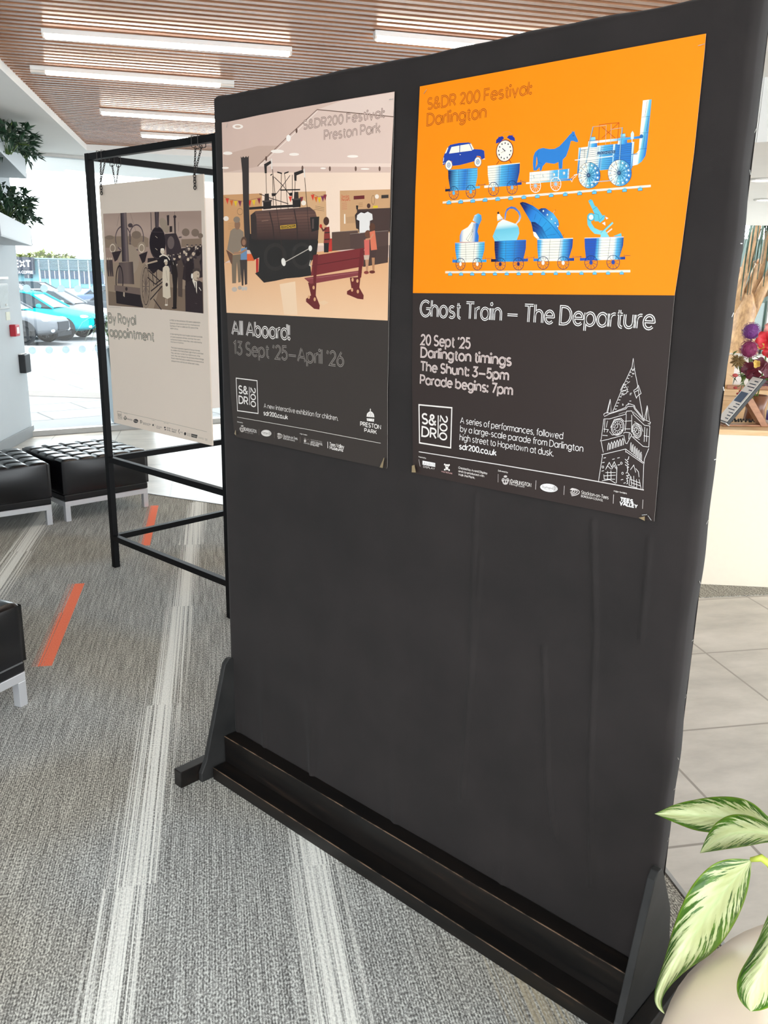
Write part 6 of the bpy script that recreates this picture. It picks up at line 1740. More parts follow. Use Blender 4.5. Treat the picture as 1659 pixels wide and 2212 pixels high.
PRINT_ROYAL=[
('#','photograph'),
('g',[0,'a48b7e',0.4,'b49b8d',1,'a08577'],[4176,10127,3978,8058],[230,10201,4318,10141,8191,10060,8100,5820,4421,5880,195,5893]),
('+',),
('f','8d7866',[215,9146,3650,9127,4069,9007,4033,8629,270,8623]),
('f','8a7463',[6657,8931,8122,8945,8129,8557,6632,8606]),
('f','9a8470',[183,7934,3243,7980,8137,7162,8100,5820,4421,5880,195,5893]),
('f','7b6757',[297,6582,3228,6373,3180,5895,195,5893]),
('f','7f6a59',[4798,6917,6895,6809,6761,5853,4207,5892]),
('e','7d6a5c',3071,9176,402,-8,-18,-173),
('e','7d6a5c',7002,9213,288,-6,-12,-161),
('e','7d6a5c',7700,9182,281,-6,-11,-160),
('e','7d6a5c',690,9099,394,-7,-12,-100),
('e','7d6a5c',8067,9051,185,-3,-7,-105),
('+',),
('f','3a2f31',[5621,8467,8167,8662,8117,7342,6856,7179,5743,7461]),
('e','564a48',7137,7770,193,1,-15,-219),
('e','b9a491',7153,7998,88,0,-5,-69),
('e','4a3f42',7157,8053,105,0,-3,-35),
('e','2c2326',7542,8247,157,0,-11,-177),
('e','b9a491',7555,8433,71,-1,-4,-57),
('e','2c2326',7558,8477,85,-1,-2,-28),
('e','4a3f42',6503,7642,207,1,-17,-232),
('e','a28d7c',6521,7883,94,1,-5,-73),
('e','2c2326',6526,7941,112,0,-3,-37),
('e','352a2c',7066,8477,143,-1,-11,-160),
('e','c9b49e',7078,8644,65,-1,-4,-51),
('e','41363a',7081,8684,77,-1,-2,-26),
('e','4a3f42',6022,7639,210,2,-18,-234),
('e','b9a491',6041,7883,96,0,-6,-74),
('e','2c2326',6046,7941,114,0,-3,-37),
('e','352a2c',5931,7887,192,1,-17,-213),
('e','b9a491',5949,8109,87,0,-6,-67),
('e','2c2326',5953,8162,105,0,-3,-33),
('e','352a2c',8028,8478,137,-1,-10,-157),
('e','b9a491',8038,8641,62,0,-3,-49),
('e','352a2c',8040,8680,75,0,-1,-25),
('e','564a48',6288,7548,215,2,-18,-241),
('e','a28d7c',6307,7798,98,1,-6,-76),
('e','d0bda8',6312,7858,117,1,-3,-38),
('e','352a2c',6074,7566,216,2,-18,-239),
('e','c9b49e',6094,7816,98,1,-6,-76),
('e','41363a',6098,7876,118,0,-2,-38),
('e','352a2c',5646,8088,179,0,-17,-197),
('e','c9b49e',5663,8294,81,-1,-6,-63),
('e','2c2326',5667,8343,97,-1,-3,-31),
('e','564a48',6406,7691,204,2,-17,-228),
('e','b9a491',6424,7929,93,0,-5,-72),
('e','564a48',6429,7986,111,0,-3,-36),
('e','41363a',7299,8162,164,0,-13,-185),
('e','c9b49e',7312,8356,74,-1,-4,-59),
('e','41363a',7315,8402,90,-1,-2,-30),
('+',),
('e','4a3f42',6815,8185,166,-1,-13,-186),
('e','c9b49e',6829,8378,75,-1,-4,-59),
('e','d0bda8',6833,8424,90,-1,-3,-30),
('e','2c2326',6054,8245,166,-1,-14,-183),
('e','a28d7c',6069,8435,76,0,-4,-58),
('e','41363a',6073,8481,90,-1,-2,-29),
('e','4a3f42',7723,8468,140,-1,-10,-159),
('e','c9b49e',7734,8633,63,0,-4,-50),
('e','4a3f42',7736,8673,76,-1,-1,-25),
('e','2c2326',7078,8481,142,-1,-12,-160),
('e','a28d7c',7089,8647,65,0,-3,-50),
('e','352a2c',7092,8687,78,-1,-2,-25),
('e','2c2326',7124,7562,209,2,-16,-236),
('e','b9a491',7142,7809,94,0,-6,-75),
('e','4a3f42',7146,7868,113,0,-3,-38),
('e','564a48',6472,8147,170,0,-14,-190),
('e','c9b49e',6487,8345,77,-1,-4,-61),
('e','4a3f42',6491,8392,92,-1,-3,-30),
('e','41363a',5842,7757,202,1,-18,-225),
('e','c9b49e',5860,7990,92,0,-5,-71),
('e','2c2326',5865,8046,110,0,-3,-35),
('e','352a2c',6649,7535,214,2,-18,-241),
('e','c9b49e',6667,7785,97,1,-5,-76),
('e','564a48',6672,7845,116,0,-3,-38),
('e','41363a',7095,7598,206,1,-16,-234),
('e','c9b49e',7112,7841,94,0,-5,-74),
('e','d0bda8',7116,7899,113,0,-2,-37),
('e','41363a',6975,8188,164,-1,-13,-185),
('e','c9b49e',6988,8380,75,-1,-4,-59),
('e','352a2c',6992,8426,89,-1,-2,-30),
('e','41363a',7573,7884,183,0,-13,-208),
('e','c9b49e',7588,8100,83,0,-5,-66),
('e','352a2c',7591,8152,100,0,-2,-33),
('e','564a48',7418,8410,146,-1,-11,-165),
('e','a28d7c',7430,8581,66,-1,-4,-52),
('e','4a3f42',7432,8622,80,-1,-1,-26),
('+',),
('e','41363a',5646,7763,203,1,-19,-224),
('e','c9b49e',5665,7997,92,0,-6,-71),
('e','4a3f42',5669,8053,111,0,-3,-36),
('e','2c2326',7246,8348,151,-1,-12,-170),
('e','c9b49e',7258,8526,68,-1,-4,-54),
('e','41363a',7261,8568,82,-1,-2,-27),
('e','564a48',7700,8360,148,0,-11,-167),
('e','b9a491',7712,8535,67,0,-4,-53),
('e','d0bda8',7715,8577,80,-1,-2,-27),
('e','352a2c',7822,8089,166,0,-12,-190),
('e','c9b49e',7835,8287,75,-1,-4,-60),
('e','41363a',7838,8334,91,0,-2,-30),
('e','41363a',5940,7661,209,2,-19,-232),
('e','b9a491',5959,7903,95,0,-6,-74),
('e','4a3f42',5963,7961,114,0,-2,-37),
('e','352a2c',7871,7891,180,0,-14,-207),
('e','a28d7c',7884,8106,82,0,-4,-66),
('e','4a3f42',7888,8157,98,0,-3,-33),
('e','41363a',7958,7825,184,1,-14,-211),
('e','c9b49e',7971,8046,84,0,-4,-67),
('e','41363a',7975,8098,100,0,-2,-33),
('e','352a2c',6334,8099,175,0,-14,-194),
('e','b9a491',6350,8301,79,0,-5,-61),
('e','4a3f42',6353,8349,96,0,-2,-30),
('e','352a2c',7636,7975,175,1,-13,-200),
('e','a28d7c',7649,8184,80,0,-4,-64),
('e','4a3f42',7653,8234,95,-1,-2,-32),
('e','4a3f42',7768,8313,150,-1,-11,-172),
('e','c9b49e',7779,8491,69,0,-3,-54),
('e','564a48',7782,8534,82,-1,-2,-27),
('e','41363a',7517,7650,200,2,-15,-227),
('e','b9a491',7533,7888,91,0,-5,-72),
('e','41363a',7537,7944,109,1,-2,-36),
('e','41363a',7318,7847,187,0,-15,-212),
('e','c9b49e',7333,8067,85,0,-5,-67),
('e','564a48',7336,8120,102,0,-2,-34),
('+',),
('e','4a3f42',7367,8217,160,0,-12,-180),
('e','c9b49e',7380,8406,72,-1,-4,-58),
('e','d0bda8',7383,8451,87,-1,-2,-29),
('e','41363a',7351,7562,207,2,-16,-236),
('e','a28d7c',7367,7808,94,0,-5,-75),
('e','352a2c',7371,7866,113,1,-2,-37),
('e','564a48',7083,8478,142,-1,-12,-159),
('e','c9b49e',7094,8645,65,0,-3,-51),
('e','41363a',7097,8685,78,-1,-2,-25),
('e','564a48',7275,8041,173,0,-13,-195),
('e','a28d7c',7289,8245,79,0,-4,-62),
('e','d0bda8',7292,8294,95,0,-2,-31),
('e','41363a',7588,8152,164,0,-12,-185),
('e','a28d7c',7601,8346,74,-1,-4,-59),
('e','4a3f42',7604,8392,89,-1,-2,-30),
('e','4a3f42',6450,7667,206,1,-17,-230),
('e','c9b49e',6468,7906,94,0,-5,-73),
('e','41363a',6473,7963,112,1,-3,-36),
('e','352a2c',6893,7976,180,1,-15,-202),
('e','b9a491',6908,8187,82,0,-5,-64),
('e','41363a',6912,8238,98,-1,-3,-32),
('e','2c2326',7916,8028,170,0,-12,-195),
('e','a28d7c',7929,8231,77,0,-4,-62),
('e','d0bda8',7932,8279,93,0,-2,-30),
('e','564a48',7437,8322,152,-1,-12,-172),
('e','a28d7c',7449,8501,69,0,-4,-54),
('e','d0bda8',7452,8544,83,-1,-2,-27),
('e','564a48',7924,8195,159,0,-11,-181),
('e','a28d7c',7936,8383,72,0,-3,-57),
('e','41363a',7939,8428,86,0,-2,-28),
('e','352a2c',7422,8461,142,-1,-11,-160),
('e','a28d7c',7434,8628,64,-1,-4,-51),
('e','4a3f42',7436,8668,78,-1,-1,-26),
('e','352a2c',7178,8315,153,-1,-12,-174),
('e','a28d7c',7190,8495,70,0,-4,-55),
('e','d0bda8',7193,8538,84,0,-2,-27),
('+',),
('e','352a2c',5693,8032,184,0,-16,-202),
('e','b9a491',5711,8242,83,0,-6,-64),
('e','2c2326',5715,8292,100,0,-3,-32),
('e','352a2c',7830,8379,145,-1,-11,-166),
('e','c9b49e',7841,8551,66,0,-4,-52),
('e','352a2c',7843,8593,80,-1,-1,-27),
('e','41363a',6975,8087,172,0,-13,-193),
('e','c9b49e',6990,8288,78,0,-5,-61),
('e','d0bda8',6993,8336,94,0,-2,-30),
('e','352a2c',7120,7918,183,0,-15,-207),
('e','a28d7c',7135,8133,83,0,-5,-66),
('e','41363a',7138,8184,100,0,-2,-32),
('e','41363a',5592,8098,179,0,-16,-197),
('e','c9b49e',5609,8303,82,-1,-5,-63),
('e','2c2326',5613,8351,98,0,-2,-31),
('e','2c2326',7311,7960,179,0,-13,-203),
('e','a28d7c',7326,8171,81,0,-4,-64),
('e','564a48',7329,8221,98,0,-2,-32),
('e','564a48',6369,8206,166,-1,-15,-186),
('e','c9b49e',6383,8398,76,0,-4,-58),
('e','564a48',6387,8444,90,0,-2,-29),
('e','352a2c',6344,8150,170,0,-15,-190),
('e','c9b49e',6359,8348,77,0,-5,-60),
('e','4a3f42',6362,8395,93,0,-2,-30),
('e','41363a',7607,7869,183,0,-14,-209),
('e','c9b49e',7621,8087,84,0,-4,-67),
('e','352a2c',7625,8139,100,-1,-3,-34),
('e','4a3f42',5995,8120,175,0,-15,-194),
('e','b9a491',6011,8321,80,0,-5,-61),
('e','352a2c',6015,8370,95,-1,-2,-31),
('f','4a3d3c',[279,8056,457,8057,457,7283,328,7282,260,7649]),
('e','c9b49e',367,8117,73,0,-6,-52),
('f','4a3d3c',[481,8057,657,8057,659,7286,530,7284,462,7651]),
('e','c9b49e',569,8117,72,0,-7,-52),
('f','4a3d3c',[657,8057,833,8057,835,7288,707,7287,639,7652]),
('e','c9b49e',744,8117,72,0,-6,-52),
('+',),
('r','54464a',63,1892,9040,666,-10,-62,-548),
('r','54464a',62,3059,9061,598,-10,-58,-558),
('l','6a5a58',16,0,[1712,10133,1418,9597]),
('l','6a5a58',15,0,[2656,10140,3079,9252]),
('e','4a3e40',2598,9607,208,-5,-10,-96),
('+',),
('e','a08c7a',2278,8057,899,0,-78,-712),
('e','8f7b6b',1027,8617,376,-4,-29,-240),
('r','d6c4ae',48,906,8598,237,-2,-22,-180),
('e','9c8875',3455,8634,362,-3,-24,-237),
('r','dccab4',46,3450,8577,218,-2,-18,-173),
('f','34282b',[805,8418,1715,8492,1275,8057,1029,7976]),
('f','2b2124',[3201,8290,3943,8440,3682,7981,3455,7903]),
('g',[0,'2b2226',0.4,'564a4e',0.6,'7d6c68',1,'302628'],[1753,9628,2449,9611],[1793,10177,2324,10182,2308,7978,1694,7977]),
('g',[0,'5a4c4a',0.6,'6d5c56',1,'463a3a'],[1361,7456,2668,7469],[1402,7937,2648,7979,2652,6954,1161,6960]),
('+',),
('r','2a2023',82,1358,7093,313,5,-80,-692),
('f','2a2124',[953,6679,3170,6530,3329,5900,955,6022]),
('f','75625a',[882,6882,3196,6787,3179,6471,866,6615]),
('e','3a2e2e',1939,6721,108,2,-10,-89),
('f','b8a48e',[1651,6573,1766,6555,1741,6332,1614,6389]),
('f','2a2023',[3913,8134,4978,8171,4942,7756,4350,7447,3869,7673]),
('e','241b20',4789,8791,661,-8,-64,-714),
('r','4b3f44',30,4791,8809,647,-8,-61,-683),
('l','cbb8a4',22,0,[4642,9092,4809,9014]),
('l','cbb8a4',23,0,[4594,8568,4762,8491]),
('l','54474a',15,0,[4238,9286,5346,9246]),
('g',[0,'2a2023',0.5,'5a4d50',1,'2a2023'],[4683,9925,5028,9915],[4681,10128,5025,10124,4937,9439,4674,9445]),
('l','4a3d40',52,0,[4373,10120,4335,9340]),
('e','9c8a78',5405,9538,281,62,245,-321),
('f','352a2c',[5623,9951,5811,9963,5763,9529,5642,9532]),
('e','352a2c',6230,9878,118,-4,-5,-65),
('f','352a2c',[6151,9880,6282,9876,6256,9191,6150,9193]),
('l','4a3d40',18,0,[6240,10093,6223,9878]),
('l','6a5a58',18,0,[6502,9655,6472,9260]),
('f','3b3033',[5408,9171,6282,9191,6520,8861,6630,8569,6479,8315,5470,8282]),
('e','6a5b58',5851,8796,267,-3,-23,-275),
('f','332829',[5806,9492,6007,9494,5988,9251,5786,9237]),
('l','55484a',51,0,[6466,9007,6696,9021]),
('+',),
('r','8d7a6a',87,3646,6875,451,9,-94,-967),
('r','35292b',39,3646,6875,306,6,-82,-848),
('l','6a5a52',36,0,[3315,6868,3974,6881]),
('l','6a5a52',35,0,[3373,7192,3919,6559]),
('l','6a5a52',35,0,[3471,7465,3821,6284]),
('l','6a5a52',35,0,[3596,7647,3697,6096]),
('l','6a5a52',35,0,[3728,7711,3564,6027]),
('l','6a5a52',35,0,[3847,7649,3443,6088]),
('l','6a5a52',35,0,[3935,7470,3353,6270]),
('l','6a5a52',35,0,[3980,7201,3308,6544]),
('l','2b2124',54,0,[3934,7597,4885,7110]),
('l','2b2124',55,0,[4062,6669,5168,7152]),
('l','2b2124',55,0,[3832,7287,4450,6987,5181,7304]),
('l','2b2124',55,0,[3953,6276,5008,6921]),
('l','2b2124',54,0,[4229,7676,4300,6907]),
('l','2b2124',54,0,[4591,7754,4585,6913]),
('l','2b2124',55,0,[4246,6324,4846,5857]),
('f','b39d87',[3674,7904,4688,8058,4748,7945,3880,7789]),
('f','241b20',[3888,7866,5245,8058,5332,7457,4654,7679,3938,7635]),
('+',),
('f','211a1f',[4671,7869,4908,8171,5330,8245,5797,8133,5945,7873,5357,7758]),
('l','e6d8c6',60,0,[4897,8201,5196,8290,5532,8207,5710,8058]),
('e','d9c6b0',5153,8433,165,-1,-10,-120),
('e','e8dccb',5160,8515,151,-2,-5,-53),
('f','29201f',[5785,7984,6127,8059,6282,7467,6175,6944,6067,5978,5794,5969,5871,6938]),
('e','cbb49c',6065,8114,93,0,-5,-67),
('e','2a2022',6083,8177,107,-1,-2,-34),
('l','efe4d4',19,0,[5952,7966,5977,7855]),
('e','241b1c',5897,5972,204,8,-4,-46),
('f','55463f',[6291,8022,6626,8077,6767,7766,6631,7249,6540,6465,6241,6495,6271,7318]),
('e','cbb49c',6484,8205,99,0,-5,-73),
('e','564843',6490,8278,105,0,-3,-32),
('f','2d2325',[6909,7913,7304,8023,7521,7915,7394,6967,6840,6957]),
('e','cbb49c',7115,8077,97,0,-5,-65),
('f','5a4b45',[7533,8095,7915,8131,8041,7629,7588,7481]),
('e','cbb49c',7528,8311,115,-1,-5,-79),
('e','2a2022',7865,8327,175,-1,-7,-100),
('+',),
('f','d6c5ae',[5133,7720,5327,7815,5566,7797,5659,7685,5616,7159,5647,6440,5378,6356,5023,6442,5055,7303]),
('e','c4ac94',5406,7927,116,1,-9,-97),
('f','e6dac8',[5221,7946,5281,8077,5488,8088,5546,7965,5413,8013]),
('l','8d7866',23,0,[5379,7608,5444,7157]),
('e','4a3c38',5375,6985,97,2,-7,-84),
('l','cbb49c',39,0,[5225,6352,5216,6083]),
('l','cbb49c',39,0,[5343,6355,5342,6087]),
('e','e0d3c2',5272,6085,125,4,-3,-39),
('f','352a2c',[6807,6956,6983,7125,7379,7223,7567,7153,7887,7195,8104,7126,8074,5819,6761,5853]),
('+',),
('f','e3d6c4',[7399,7333,7537,7189,7707,7155,7674,6644,7550,6897,7376,7187]),
('l','2a2022',51,0,[7585,7135,7597,6642]),
('e','c9b29a',7662,7445,267,3,-15,-232),
('f','4c3f3b',[7396,7479,7440,7661,7668,7735,7919,7700,7961,7557,7724,7609,7562,7571]),
('l','5a4a44',22,0,[7746,7464,7873,7473]),
('e','8d7664',7780,7302,89,1,-2,-36),
('l','efe4d4',33,0,[7838,6921,7988,6779]),
('l','5a4c4c',19,0,[7506,6234,7666,6220]),
('e','efe6da',7358,7387,64,1,-8,-109),
('#','lettering'),
('T', 'Picture: Stockton Local Archive', 202, 5806, 1108, 0, 37, '8a7f74', 1, None, 0.4),
('T', 'By Royal', 126, 5066, 2477, 0, 440, '37312d', 1.0, 'cfc7b6', 0.4),
('T', 'appointment', 150, 4396, 3931, 0, 418, '37312d', 1.0, 'cfc7b6', 0.4),
('T', 'In 1925, for the centenary 100 years celebration,', 5486, 5385, 2354, 0, 63, '5d554c', 0.95, None, 0.4),
('T', 'Stockton had a special visit from the Duke and', 5485, 5257, 2278, 0, 59, '5d554c', 0.95, None, 0.4),
('T', 'Duchess of York to celebrate 100 years of the', 5484, 5136, 2162, 0, 63, '5d554c', 0.95, None, 0.4),
('T', 'S&DR railway.', 5496, 5022, 627, 0, 52, '5d554c', 0.95, None, 0.4),
('T', 'In the morning the royal couple watched a parade', 5478, 4771, 2461, 0, 59, '5d554c', 0.95, None, 0.4),
('T', 'of steam powered vehicles, and then they went', 5477, 4646, 2301, 0, 55, '5d554c', 0.95, None, 0.4),
('T', 'to Stockton Station where they were welcomed by', 5479, 4523, 2422, 0, 59, '5d554c', 0.95, None, 0.4),
('T', 'the Mayor of Stockton.', 5477, 4416, 1025, 0, 53, '5d554c', 0.95, None, 0.4),
('T', 'The Duke inspected a guard of honour formed', 5480, 4155, 2235, 0, 60, '5d554c', 0.95, None, 0.4),
('T', 'by soldiers from the Durham Light Infantry and then', 5475, 4040, 2495, 0, 60, '5d554c', 0.95, None, 0.4),
('T', 'they went down to the Town Hall for lunch. After', 5470, 3916, 2251, 0, 60, '5d554c', 0.95, None, 0.4),
('T', 'lunch, they went along to the old ticket office in Bridge', 5470, 3795, 2518, 0, 60, '5d554c', 0.95, None, 0.4),
('T', 'Road where the Duke unveiled the commemorative', 5469, 3673, 2500, 0, 60, '5d554c', 0.95, None, 0.4),
('T', 'plaque in the wall that can still be seen today.', 5471, 3548, 2162, 0, 60, '5d554c', 0.95, None, 0.4),
('#','sponsor_logos'),
('l','8d8578',13,0,[418,646,3434,640,8029,588]),
('l','6f675e',16,1,[405,635,760,654,818,290,433,269]),
('T', 'S&DR', 432, 424, 313, 0, 111, '6f675e', 1.3, None, 0.4),
('T', '200', 457, 333, 319, 0, 64, '6f675e', 1.3, None, 0.4),
('e','5d554e',1128,463,73,8,-3,-27),
('e','5d554e',1028,372,69,8,-5,-45),
('e','5d554e',1209,394,69,8,-5,-45),
('e','5d554e',1114,343,123,15,-7,-67),
('+',),
('e','cdc5b4',1074,342,33,4,-4,-31),
('e','cdc5b4',1164,353,26,3,-3,-26),
('l','cdc5b4',11,0,[973,383,1268,414]),
('T', 'DARLINGTON', 1255, 326, 534, 0, 63, '3d3838', 1.3, None, 0.4),
('e','3d3838',2096,348,223,10,-36,-103),
('+',),
('T', 'Durham', 1922, 317, 339, 0, 50, 'cdc5b4', 1.2, None, 0.4),
('l','6f675e',16,0,[2511,434,2569,435,2619,430,2659,422,2686,408,2699,392,2698,373,2681,353,2650,332,2607,313,2555,296,2496,282]),
('l','6f675e',16,0,[2498,424,2543,425,2582,422,2614,415,2635,404,2645,392,2644,377,2631,361,2607,345,2573,330,2532,317,2486,306]),
('l','6f675e',16,0,[2485,415,2517,415,2546,413,2568,408,2583,400,2591,391,2590,381,2580,369,2563,358,2539,347,2510,337,2477,330]),
('l','6f675e',16,0,[2472,405,2492,405,2509,404,2523,401,2532,396,2536,391,2536,384,2530,377,2519,370,2505,364,2487,358,2467,354]),
('T', 'Stockton-on-Tees', 2747, 315, 683, 0, 68, '3d3838', 1, None, 0.4),
('T', 'BOROUGH COUNCIL', 2742, 262, 574, 0, 37, '3d3838', 1, None, 0.4),
('T', 'Delivered by', 997, 598, 387, 0, 25, '6f675e', 1, None, 0.4),
('T', 'Funded by', 3534, 567, 331, 0, 24, '6f675e', 1, None, 0.4),
('T', 'Major funders', 4563, 557, 414, 0, 29, '6f675e', 1, None, 0.4),
('e','3d3838',3637,339,59,8,-5,-55),
('r','9d9588',9,3782,352,76,9,-4,-49),
('T', 'ARTS COUNCIL', 3925, 291, 485, 0, 60, '3d3838', 1, None, 0.4),
('T', 'ENGLAND', 3919, 222, 328, 0, 45, '3d3838', 1.1, None, 0.4),
('e','3d3838',4655,350,74,9,-3,-42),
('T', 'THE STORY', 4802, 318, 333, 0, 74, '3d3838', 1.4, None, 0.4),
('e','3d3838',4678,252,63,8,-2,-30),
('T', 'WE TELL', 4795, 228, 334, 0, 57, '3d3838', 1.4, None, 0.4),
('T', 'TEES VALLEY', 5212, 307, 430, 0, 68, '3d3838', 1.3, None, 0.4),
('T', 'MUSEUMS', 5219, 207, 340, 0, 65, '3d3838', 1.5, None, 0.4),
('l','3d3838',35,0,[5862,427,5784,314,5861,208]),
('T', 'Art', 5929, 263, 199, 0, 73, '6f675e', 1, None, 0.4),
('e','3d3838',6312,268,89,12,-6,-76),
('T', 'Rail Heritage', 6461, 306, 292, 0, 35, '6f675e', 1, None, 0.4),
('T', 'Rail Heritage', 6457, 253, 293, 0, 35, '6f675e', 1, None, 0.4),
('T', 'Rail Heritage', 6453, 201, 293, 0, 35, '6f675e', 1, None, 0.4),
('f','3d3838',[6805,340,7300,343,7242,187,6809,185]),
('+',),
('T', 'Heritage Fund', 6859, 233, 356, 0, 63, 'cdc5b4', 1.1, None, 0.4),
('T', 'Preston Park Museum', 7349, 242, 426, 0, 34, '8d8578', 1, None, 0.4),
('T', 'Preston Park Museum', 7346, 196, 426, 0, 34, '8d8578', 1, None, 0.4),
('T', 'Hope', 7867, 223, 177, 0, 57, '8d8578', 1, None, 0.4),
('T', 'Town', 7864, 166, 177, 0, 42, '8d8578', 1, None, 0.4)]
